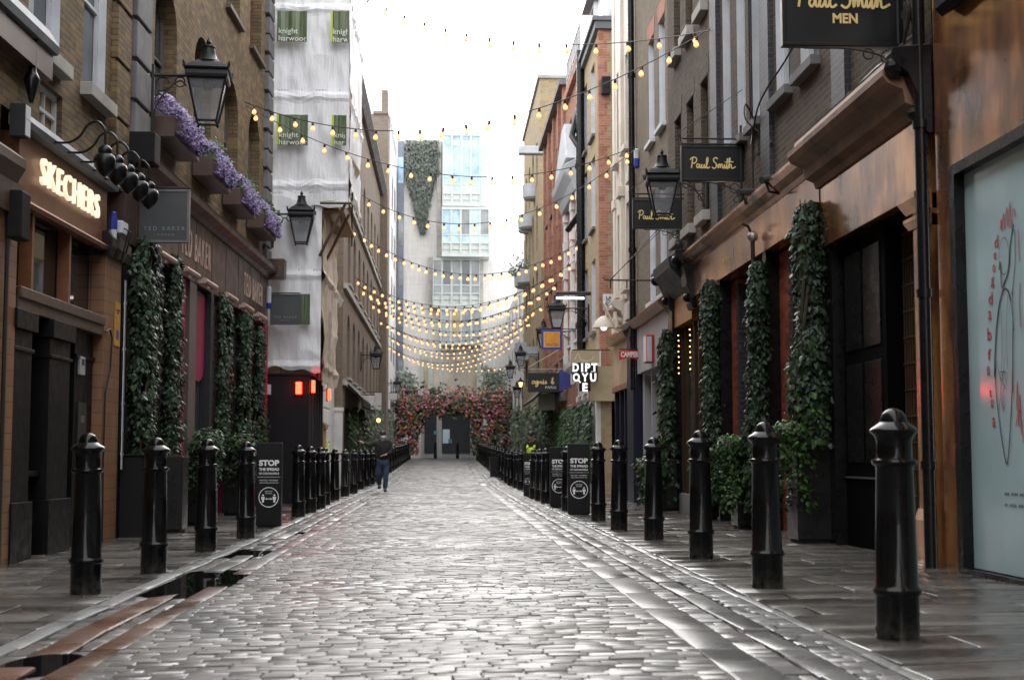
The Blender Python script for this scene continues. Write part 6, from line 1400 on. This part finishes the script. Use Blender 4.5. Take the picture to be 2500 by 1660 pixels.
m = MB(); q = on_depth(1366, 948, 48); m.hexa([(q.x, 48, q.z-.1), (q.x+.45, 48, q.z+.05), (q.x+.45, 48.04, q.z+.05), (q.x, 48.04, q.z-.1), (q.x, 48, q.z+.62), (q.x+.45, 48, q.z+.5), (q.x+.45, 48.04, q.z+.5), (q.x, 48.04, q.z+.62)]); solo('blue_flag', m, 'blue_sign', 'deep blue banner hanging between the script sign and the white columns', 'banner', q)
# tube light on an arm
T = Thing('tube_light', 'bright white strip light hung under a dark arm across the soil stack', 'strip light', on_depth(1390, 730, 41.5)); a, b = on_depth(1358, 735, 41.5), on_depth(1426, 728, 41.5)
m = MB(); m.tube([(a.x, 41.5, b.z+.14), (XR+.4, 41.5, b.z+.14)], .06, 8); T.part('arm', m, 'cable_black'); m = MB(); m.tube([(a.x, 41.5, b.z), (b.x, 41.5, b.z)], .035, 8); T.part('tube', m, 'tube_glow')

# ================================================================== cameras, floodlights and cables on the copper side
def camera_box(label, u, v, y, l=.34, yaw=-.9, tilt=-.35):
    p = on_depth(u, v, y); T = Thing('security_camera', label, 'security camera', p); d = Vector((math.cos(yaw)*-1, math.sin(yaw), tilt)).normalized()
    m = MB(); m.tube([p-d*l*.5, p+d*l*.5], .05, 10); T.part('housing', m, 'cctv_dark', smooth='auto'); m = MB(); m.tube([p+d*l*.51, p+d*l*.56], .055, 10); T.part('lens_hood', m, 'black_paint')
    m = MB(); m.tube([p-d*l*.3, p-d*l*.3+Vector((.05, 0, -.15)), (XR, y+.02, p.z-.2)], .018, 6); T.part('mount', m, 'cable_black')
camera_box('big dark security camera on the drainpipe beside the largest gilt sign', 2240, 32, 12.6, .36, 2.6, .3)
camera_box('slim security camera on the cornice over the copper fascia', 1880, 437, 17.6, .30, 2.6, .25)
camera_box('lower slim security camera near the middle gilt sign', 1825, 470, 18.9, .32, 2.7, .1)
T = Thing('floodlight', 'black floodlight on the cornice under the drainpipe head', 'floodlight', on_depth(2270, 190, 12.5)); m = MB(); p = on_depth(2265, 195, 12.5); m.box(p.x-.12, p.x+.12, 12.38, 12.6, p.z-.13, p.z+.14); T.part('housing', m, 'black_matt', bevel=.02); m = MB(); m.tube([(p.x+.05, 12.5, p.z+.1), (p.x+.08, 12.5, p.z+.5), (p.x+.04, 12.5, p.z+1.1)], .018, 6); T.part('stem', m, 'cable_black')
T = Thing('spotlight', 'small black spotlight standing on the lead of the cornice', 'spotlight', on_depth(2038, 290, 15.6)); p = on_depth(2038, 290, 15.6); m = MB(); m.box(p.x-.05, p.x+.05, 15.55, 15.67, p.z+.0, p.z+.13); T.part('head', m, 'black_matt', bevel=.015); m = MB(); m.tube([(p.x, 15.6, p.z), (p.x-.03, 15.6, p.z-.2), (p.x, 15.6, p.z-.38)], .012, 6); T.part('stem', m, 'cable_black')
T = Thing('post_finial', 'round grey ball lamp bracket on top of the middle ivy post', 'finial', (XR-.1, 18.85, 3.7)); m = MB(); c = (XR-.14, 18.9, 3.98); m.ball(c, .075, 12, 8); T.part('ball', m, 'steel'); m = MB(); m.tube([(c[0], c[1], 3.55), (c[0], c[1], 3.92)], .03, 8); m.tube([c, (c[0]-.06, c[1], 4.12), (c[0]-.15, c[1], 4.16)], .02, 6); T.part('post_top', m, 'cable_black')
cab = MB()
for u, v0, v1, y in ((1864, -20, 300, 18.9),): 
    pass
cab = MB(); cab.tube([FR(19.0, z, .10) for z in (4.6, 6, 8, 12)], .014, 5); cab.tube([FR(19.12, z, .10) for z in (5.3, 6, 8, 12)], .011, 5)
cab.tube([Vector(q) for q in spline([tuple(FR(19.0, 5.4, .1)), tuple(FR(18.6, 5.2, .2)), tuple(FR(18.0, 5.6, .22)), tuple(FR(16.8, 5.9, .12)), tuple(FR(15.5, 6.2, .1))], 6)], .012, 5)
cab.tube([Vector(q) for q in spline([tuple(FR(18.9, 5.5, .06)), tuple(FR(18.7, 5.75, .25)), tuple(FR(18.5, 5.5, .3)), tuple(FR(18.4, 5.3, .15))], 6)], .012, 5)
for k in range(4): cab.tube([FR(18.2+.3*k, 5.05, .06), FR(18.2+.3*k, 5.4+.1*(k % 2), .06)], .008, 4)
cab.tube([FR(18.0, 5.1, .06), FR(19.3, 5.12, .06)], .012, 5)
solo('wall_cables', cab, 'cable_black', 'tangle of black cables and bent steel brackets on the sooty brick', 'cable', FR(18.9, 5, .1))
cab = MB(); cab.tube([Vector(q) for q in spline([tuple(FR(12.3, 7.0, .1)), tuple(FR(12.5, 5.8, .25)), tuple(FR(12.3, 5.3, .3)), tuple(FR(12.15, 5.0, .2)), tuple(FR(12.3, 4.7, .2))], 6)], .018, 5); solo('looped_cable', cab, 'cable_black', 'looped black cable by the drainpipe above the corner shop', 'cable', FR(12.3, 5, .1))
T = Thing('sign_arm', 'bare iron sign arm with wire stays over the red lettered sign', 'sign bracket', (4.2, 27.3, 4.4)); m = MB(); p = on_depth(1478, 684, 27.4)
m.tube([(XR, 27.4, p.z), (p.x, 27.4, p.z)], .016, 6); m.tube([(p.x, 27.4, p.z), (p.x-.05, 27.4, p.z+.05), (p.x, 27.4, p.z+.08)], .012, 5); m.tube([(p.x+.1, 27.4, p.z), (XR, 25.6, p.z+1.15)], .008, 4); m.tube([(p.x+.08, 27.4, p.z), (XR, 25.75, p.z+1.05)], .008, 4)
for q in (.1, .42): m.tube([(p.x+q, 27.4, p.z), (p.x+q, 27.4, p.z-.16)], .014, 5)
T.part('arm', m, 'cable_black')
T = Thing('alarm_beacon', 'white and blue alarm beacon on the drainpipe of the cream building', 'alarm', FR(31.3, 7.5, .1)); p = on_depth(1554, 388, 31.0); m = MB(); m.lathe([(.06, 0), (.065, .2), (.04, .22)], tuple(p), 10); T.part('white_cap', m, 'white_paint'); m = MB(); m.lathe([(.02, -.22), (.06, -.18), (.065, -.002)], tuple(p), 10); T.part('blue_lens', m, 'blue_plastic')

# ================================================================== festoon lights
bulb_me = sock_me = None
def festoon(label, A, B_, sag, n, off=.5):
    global bulb_me, sock_me
    A, B_ = Vector(A), Vector(B_); T = Thing('festoon_string', label, 'string lights', (A+B_)/2-Vector((0, 0, sag)), 'festoon strings across the street')
    f = lambda t: A.lerp(B_, t)-Vector((0, 0, 4*sag*t*(1-t)))
    m = MB(); m.tube([f(k/30) for k in range(31)], .009, 4); T.part('cable', m, 'cable_black')
    for k in range(n):
        p = f((k+off)/n)+Vector((R.gauss(0, .01), R.gauss(0, .01), 0))-T.base
        if bulb_me is None:
            s = MB(); s.lathe([(.012, 0), (.022, -.012), (.024, -.06), (.019, -.07)], (0, 0, 0), 8); so_ = s.build('socket', 'bulb_socket'); sock_me = so_.data; bpy.data.objects.remove(so_)
            s = MB(); s.lathe([(.016, -.071), (.022, -.085), (.037, -.11), (.043, -.135), (.037, -.163), (.018, -.18), (.004, -.183)], (0, 0, 0), 10); s.mi = [1 if -.152 < sum(s.v[q][2] for q in f)/len(f) < -.098 else 0 for f in s.f]; so_ = s.build('bulb', ['bulb_glow', 'bulb_core'], smooth=True); bulb_me = so_.data; bpy.data.objects.remove(so_)
        b = bpy.data.objects.new('bulb', bulb_me); COL.objects.link(b); b.parent = T.o; b.location = p; b.rotation_euler = (R.gauss(0, .12), R.gauss(0, .12), 0); b.scale = (1.15,)*3 if T.base.y > 44 else (1.0,)*3
        s = bpy.data.objects.new('socket', sock_me); COL.objects.link(s); s.parent = b
LW = lambda y: (XL(y)+.06 if y < 31 else -3.24 if y < 72 else -3.6)
pA, pB, pC = on_right(1738, 74, .05), on_left(598, 250, .05), on_right(1551, 358, .1)
festoon('string of bulbs crossing the white sky from the scaffold top to the sooty brick', on_depth(878, -10, 33.0), pA, .62, 14)
festoon('string of bulbs from the flower box wall up to the sooty brick', pB, pA+Vector((0, .1, .06)), 1.05, 20)
festoon('string of bulbs from the flower box wall to the cream building drainpipe', pB+Vector((0, .05, -.05)), pC, 1.02, 19)
festoon('string of bulbs from the wrapped scaffold corner to the cream building drainpipe', (-2.08, 35.4, 7.55), pC+Vector((0, .05, -.05)), 1.15, 17)
pE = on_x(1418, 590, XR-.1); q = on_x(838, 540, -3.25)
festoon('string of bulbs hung between the white pilaster building and the yellow brick corner', q, pE, 1.35, 29)
prev = Vector(q)+Vector((0, .1, -.3)); ys = [(45.6, 1), (53.5, 0), (52.0, 1), (60.5, 0), (60.0, 1), (68.5, 0), (69, 1), (77.5, 0), (79, 1), (88, 0), (90, 1)]
far = ['sixth', 'seventh', 'eighth', 'ninth', 'tenth', 'eleventh', 'twelfth', 'thirteenth', 'fourteenth', 'fifteenth', 'sixteenth']
prev = None
pts = []
for y, sd in [(50, 0)]+ys: pts.append(Vector((4.2 if sd else LW(y)+.05, y, 7.35+(gz(0, y))+R.uniform(-.15, .15))))
for i, (a, b) in enumerate(zip(pts, pts[1:])):
    festoon(f'{far[i]} string of bulbs counted from the camera, crossing the far street', a, b, 1.25+R.uniform(-.1, .15), 26, .5)
m = MB(); q = MB()
festoon('short level row of bulbs low in front of the pale end wall', (.2, 97, on_depth(1160, 900, 97).z), (4.5, 97, on_depth(1300, 893, 97).z), .12, 10)
# ================================================================== people
def skinned(name, joints, edges, mat_, T, root=0, sub=2, parent=None):
    me = bpy.data.meshes.new(name); me.from_pydata([Vector(j[0])-T.base for j in joints], edges, []); o = bpy.data.objects.new(name, me); COL.objects.link(o)
    md = o.modifiers.new('skin', 'SKIN'); md.use_smooth_shade = True
    sd = me.skin_vertices[0].data if me.skin_vertices else None
    if sd is None:
        bm = bmesh.new(); bm.from_mesh(me); bm.verts.layers.skin.verify(); bm.to_mesh(me); bm.free(); sd = me.skin_vertices[0].data
    for i, j in enumerate(joints):
        r = j[1]; sd[i].radius = r if isinstance(r, tuple) else (r, r); sd[i].use_root = (i == root)
    sb = o.modifiers.new('sub', 'SUBSURF'); sb.levels = sub; sb.render_levels = sub
    dg = bpy.context.evaluated_depsgraph_get(); dg.update(); m2 = bpy.data.meshes.new_from_object(o.evaluated_get(dg)); bpy.data.objects.remove(o)
    m2.materials.clear(); m2.materials.append(MATS[mat_]); m2.polygons.foreach_set('use_smooth', [True]*len(m2.polygons))
    r = bpy.data.objects.new(name, m2); COL.objects.link(r); r.parent = parent or T.o; return r
def person(label, p, face, H, pose, top, legs=True, hat=None, vest=False, mask=False, bag=False):
    """pose: joint offsets in the body frame (x right of the person, y forward, z up) as fractions of the height"""
    T = Thing('person', label, 'person', p); bx, by, bz = p; c, s = math.cos(face), math.sin(face)
    def W(q): x, y, z = q; return Vector((bx+H*(x*c-y*s), by+H*(x*s+y*c), bz+H*z))
    J = {k: W(v) for k, v in pose.items() if k != 'turn'}; r = lambda v: v*H
    chain = ['pelvis', 'belly', 'chest', 'neck', 'head0', 'head1']; joints = []; idx = {}
    def add(k, rad): idx[k] = len(joints); joints.append((J[k], rad if isinstance(rad, tuple) else (r(rad), r(rad))))
    add('pelvis', (r(.085), r(.06))); add('belly', (r(.08), r(.055))); add('chest', (r(.09), r(.06))); add('neck', .030); add('head0', .040); add('head1', (r(.045), r(.052))); 
    E_ = [(0, 1), (1, 2), (2, 3), (3, 4), (4, 5)]
    for sd in 'lr':
        add('sh'+sd, .036); add('el'+sd, .026); add('wr'+sd, .018); add('palm'+sd, (r(.022), r(.011)))
        E_ += [(idx['chest'], idx['sh'+sd]), (idx['sh'+sd], idx['el'+sd]), (idx['el'+sd], idx['wr'+sd]), (idx['wr'+sd], idx['palm'+sd])]
        add('hip'+sd, .055); add('kn'+sd, .036); add('an'+sd, .024); add('to'+sd, .020)
        E_ += [(idx['pelvis'], idx['hip'+sd]), (idx['hip'+sd], idx['kn'+sd]), (idx['kn'+sd], idx['an'+sd]), (idx['an'+sd], idx['to'+sd])]
        # fingers and thumb rooted in the palm
        d = (J['palm'+sd]-J['wr'+sd]).normalized(); sd_ = d.cross(Vector((0, 0, 1))); sd_ = sd_.normalized() if sd_.length > .1 else Vector((c, s, 0))
        for fi in range(4):
            root = J['palm'+sd]+sd_*((fi-1.5)*.0105*H); a, b = root+d*.026*H*(1-.1*abs(fi-1.3)), root+d*.045*H*(1-.12*abs(fi-1.3))+Vector((0, 0, -.012*H))
            i = len(joints); joints += [(a, (.0048*H, .0048*H)), (b, (.004*H, .004*H))]; E_ += [(idx['palm'+sd], i), (i, i+1)]
        i = len(joints); t0 = J['wr'+sd]+d*.02*H+sd_*.022*H; joints += [(t0, (.006*H, .006*H)), (t0+d*.025*H+sd_*.012*H, (.0045*H, .0045*H))]; E_ += [(idx['wr'+sd], i), (i, i+1)]
    body = skinned('body', joints, E_, 'skin', T)
    # head details
    hd = W(tuple((pose['head0'][i]+pose['head1'][i])/2 for i in range(3))); fw = Vector((-math.sin(face+pose.get('turn', 0)), math.cos(face+pose.get('turn', 0)), 0)); rt = Vector((fw.y, -fw.x, 0))
    m = MB(); n0 = hd+fw*.052*H; m.tube([n0+Vector((0, 0, .012*H)), n0+fw*.013*H-Vector((0, 0, .012*H))], [.004*H, .009*H], 6); T.part('nose', m, 'skin', smooth=True)
    for q in (-1, 1):
        m = MB(); m.ball(hd+rt*q*.046*H, .014*H, 8, 6, 1.3); T.part('ear', m, 'skin', smooth=True)
        m = MB(); m.ball(hd+fw*.050*H+rt*q*.018*H+Vector((0, 0, .012*H)), .006*H, 6, 5); T.part('eye', m, 'hair')
    if mask: m = MB(); m.lathe([(.018*H, -.052*H), (.040*H, -.046*H), (.046*H, -.022*H), (.040*H, -.006*H)], tuple(hd+fw*.016*H), 14); T.part('face_mask', m, 'mask_blue', smooth=True)
    m = MB(); ctr = hd+Vector((0, 0, .012*H))-fw*.006*H
    if hat: m.lathe([(.075*H, .012*H), (.064*H, .016*H), (.060*H, .04*H), (.045*H, .07*H), (.02*H, .082*H), (.002*H, .084*H)], tuple(ctr), 16); T.part('safety_helmet', m, 'helmet', smooth=True)
    m = MB(); m.lathe([(.050*H, -.02*H), (.058*H, .005*H), (.056*H, .03*H), (.042*H, .056*H), (.02*H, .066*H), (.002*H, .067*H)], tuple(ctr-fw*.01*H), 14, 1, 1.08); T.part('hair', m, 'hair', smooth=True)
    # clothing
    g = 1.22; K = lambda n, f=g: (J[n], (f*(.05)*H,)*2)
    js = [(J['pelvis']-Vector((0, 0, .035*H)), (r(.104), r(.084))), (J['belly'], (r(.108), r(.088))), (J['chest'], (r(.116), r(.092))), (J['chest'].lerp(J['neck'], .75), (r(.05), r(.045)))]
    es = [(0, 1), (1, 2), (2, 3)]
    for sd in 'lr':
        i = len(js); js += [(J['sh'+sd], (r(.050), r(.050))), (J['el'+sd], (r(.040), r(.040))), (J['el'+sd].lerp(J['wr'+sd], .86), (r(.031), r(.031)))]; es += [(2, i), (i, i+1), (i+1, i+2)]
    skinned('jacket', js, es, top, T)
    js = [(J['pelvis'], (r(.088), r(.07)))]; es = []
    for sd in 'lr':
        i = len(js); js += [(J['hip'+sd], (r(.062), r(.062))), (J['kn'+sd], (r(.046), r(.046))), (J['an'+sd]-Vector((0, 0, .004*H)), (r(.040), r(.040)))]; es += [(0, i), (i, i+1), (i+1, i+2)]
    skinned('trousers', js, es, 'jeans', T)
    for sd in 'lr':
        a, t = J['an'+sd], J['to'+sd]; back = a-(t-a)*.35; skinned('shoe', [(Vector((back.x, back.y, t.z)), (r(.026), r(.022))), (a.lerp(t, .3), (r(.028), r(.026))), (t, (r(.026), r(.018)))], [(0, 1), (1, 2)], 'shoe', T)
    if vest:
        js = [(J['pelvis']+Vector((0, 0, .0)), (r(.118), r(.104))), (J['belly'], (r(.124), r(.108))), (J['chest']+Vector((0, 0, .03*H)), (r(.134), r(.115)))]; skinned('hi_vis_vest', js, [(0, 1), (1, 2)], 'hi_vis', T)
        m = MB()
        for q in (-1, 1): m.tube([J['chest']+rt*q*.06*H+fw*.08*H-Vector((0, 0, .03*H)), J['chest']+rt*q*.066*H+Vector((0, 0, .075*H)), J['chest']+rt*q*.06*H-fw*.085*H-Vector((0, 0, .03*H))], .02*H, 6)
        T.part('vest_strap', m, 'hi_vis')
    if bag:
        m = MB()
        m.tube([J['chest']-rt*.075*H+Vector((0, 0, .07*H))-fw*.02*H, J['chest']-rt*.07*H+fw*.09*H, J['belly']-rt*.09*H+fw*.05*H], .011*H, 6); m.tube([J['chest']+rt*.075*H+Vector((0, 0, .07*H))-fw*.02*H, J['chest']+rt*.07*H+fw*.09*H, J['belly']+rt*.09*H+fw*.05*H], .011*H, 6); T.part('rucksack_strap', m, 'charcoal')
        m = MB(); q0 = J['chest']-fw*.11*H-Vector((0, 0, .04*H)); m.ball(q0, .085*H, 12, 8, 1.35, .95, .7); T.part('rucksack', m, 'jacket_black', smooth=True)
    return T
STAND = dict(pelvis=(0, 0, .52), belly=(0, .005, .61), chest=(0, .01, .73), neck=(0, .012, .845), head0=(0, .02, .885), head1=(0, .022, .945), shl=(-.11, 0, .795), shr=(.11, 0, .795), ell=(-.135, -.005, .63), elr=(.135, -.005, .63), wrl=(-.125, .06, .50), wrr=(.125, .06, .50), palml=(-.122, .08, .462), palmr=(.122, .08, .462),
             hipl=(-.055, 0, .49), hipr=(.055, 0, .49), knl=(-.058, .015, .27), knr=(.058, .015, .27), anl=(-.06, -.01, .05), anr=(.06, -.01, .05), tol=(-.07, .075, .018), tor=(.07, .075, .018))
q = at_ground(934, 1202)
WALK = dict(STAND); WALK.update(hipl=(-.045, .0, .49), hipr=(.045, .0, .49), knl=(-.05, .06, .275), anl=(-.035, .05, .055), tol=(-.04, .13, .02), knr=(.065, .02, .29), anr=(.045, -.12, .12), tor=(.05, -.06, .06),
            shr=(.11, .0, .80), elr=(.235, .03, .745), wrr=(.33, .055, .80), palmr=(.365, .06, .815), shl=(-.11, 0, .80), ell=(-.14, .03, .65), wrl=(-.03, .12, .60), palml=(.01, .135, .592), turn=.45)
person('person in a black jacket, jeans and face mask walking with one arm reaching out', tuple(q), PI+.1, 1.80, WALK, 'jacket_black', mask=True, bag=True)
q = Vector((2.75, 48.3, gz(2.75, 48.3))); u = ray(1303, 1060)
y = 44.0; x = (math.tan(math.atan((1303-1250)/FPX)+YAW))*y
STOOP = dict(STAND); STOOP.update(chest=(0, .05, .72), neck=(0, .09, .825), head0=(0, .12, .86), head1=(0, .14, .915), ell=(-.15, .06, .62), wrl=(-.05, .17, .58), palml=(-.02, .19, .565), elr=(.15, .06, .62), wrr=(.07, .18, .56), palmr=(.04, .2, .55), shl=(-.11, .04, .785), shr=(.11, .04, .785))
person('person in dark clothes and a hi-vis yellow vest looking down behind the bollards', (x, y, gz(x, y)), PI-.5, 1.88, STOOP, 'jacket_black', vest=True)
y = 36.2; x = (math.tan(math.atan((795-1250)/FPX)+YAW))*y
person('person in a white safety helmet and hi-vis top half hidden behind the black hoarding', (x-.2, y, gz(x, y)), PI+.2, 1.80, STAND, 'hi_vis', hat=True)
# timber lean-to beside the hoarding
T = Thing('timber_barrier', 'bare plywood and timber barrier at the far corner of the black hoarding', 'barrier', (-2.9, 35, 0)); m = MB(); m.box(-2.98, -2.90, 34.45, 35.3, gz(-3, 35)-.02, 1.85); T.part('ply_panel', m, 'wood_hoard'); m = MB()
for z in (.3, 1.0, 1.7): m.box(-2.90, -2.86, 34.45, 35.3, z, z+.09)
T.part('batten', m, 'plank')
# ------------------------------------------------------------------ light
w = bpy.data.worlds.new("World"); sc.world = w; w.use_nodes = True; nt = w.node_tree; nt.nodes.clear()
out = nt.nodes.new('ShaderNodeOutputWorld'); bg = nt.nodes.new('ShaderNodeBackground')
sky = nt.nodes.new('ShaderNodeTexSky'); sky.sky_type = 'NISHITA'; sky.sun_disc = False
SUN_EL, SUN_AZ = math.radians(34), math.radians(4)
sky.sun_elevation = SUN_EL; sky.sun_rotation = SUN_AZ; sky.air_density = 1.0; sky.dust_density = 6.0; sky.ozone_density = 1.0
hs = nt.nodes.new('ShaderNodeHueSaturation'); hs.inputs['Saturation'].default_value = .25; nt.links.new(sky.outputs[0], hs.inputs['Color'])
mx = nt.nodes.new('ShaderNodeMix'); mx.data_type = 'RGBA'; mx.inputs[0].default_value = .72
nt.links.new(hs.outputs[0], mx.inputs[6]); mx.inputs[7].default_value = (31, 31.2, 31.8, 1)     # bright even cloud layer
nt.links.new(mx.outputs[2], bg.inputs[0]); bg.inputs[1].default_value = 0.14
nt.links.new(bg.outputs[0], out.inputs[0])
sd = bpy.data.lights.new('sun', 'SUN'); so = bpy.data.objects.new('sun', sd); COL.objects.link(so)
sd.energy = 1.0; sd.angle = math.radians(40); sd.color = (1, .96, .9)
# direction the light travels: opposite of the sun position (azimuth measured from +Y towards +X)
sv = Vector((math.sin(SUN_AZ)*math.cos(SUN_EL), math.cos(SUN_AZ)*math.cos(SUN_EL), math.sin(SUN_EL)))
so.rotation_euler = (-sv).to_track_quat('-Z', 'Y').to_euler()
sc.view_settings.view_transform = 'Standard'; sc.view_settings.look = 'None'; sc.view_settings.exposure = 0; sc.view_settings.gamma = 1
sc.render.engine = 'CYCLES'; cy = sc.cycles
cy.use_denoising = True
try: cy.denoiser = 'OPENIMAGEDENOISE'
except Exception: pass
cy.max_bounces = 6; cy.diffuse_bounces = 3; cy.glossy_bounces = 3; cy.transmission_bounces = 4; cy.transparent_max_bounces = 8
cy.sample_clamp_indirect = 6; cy.caustics_reflective = False; cy.caustics_refractive = False
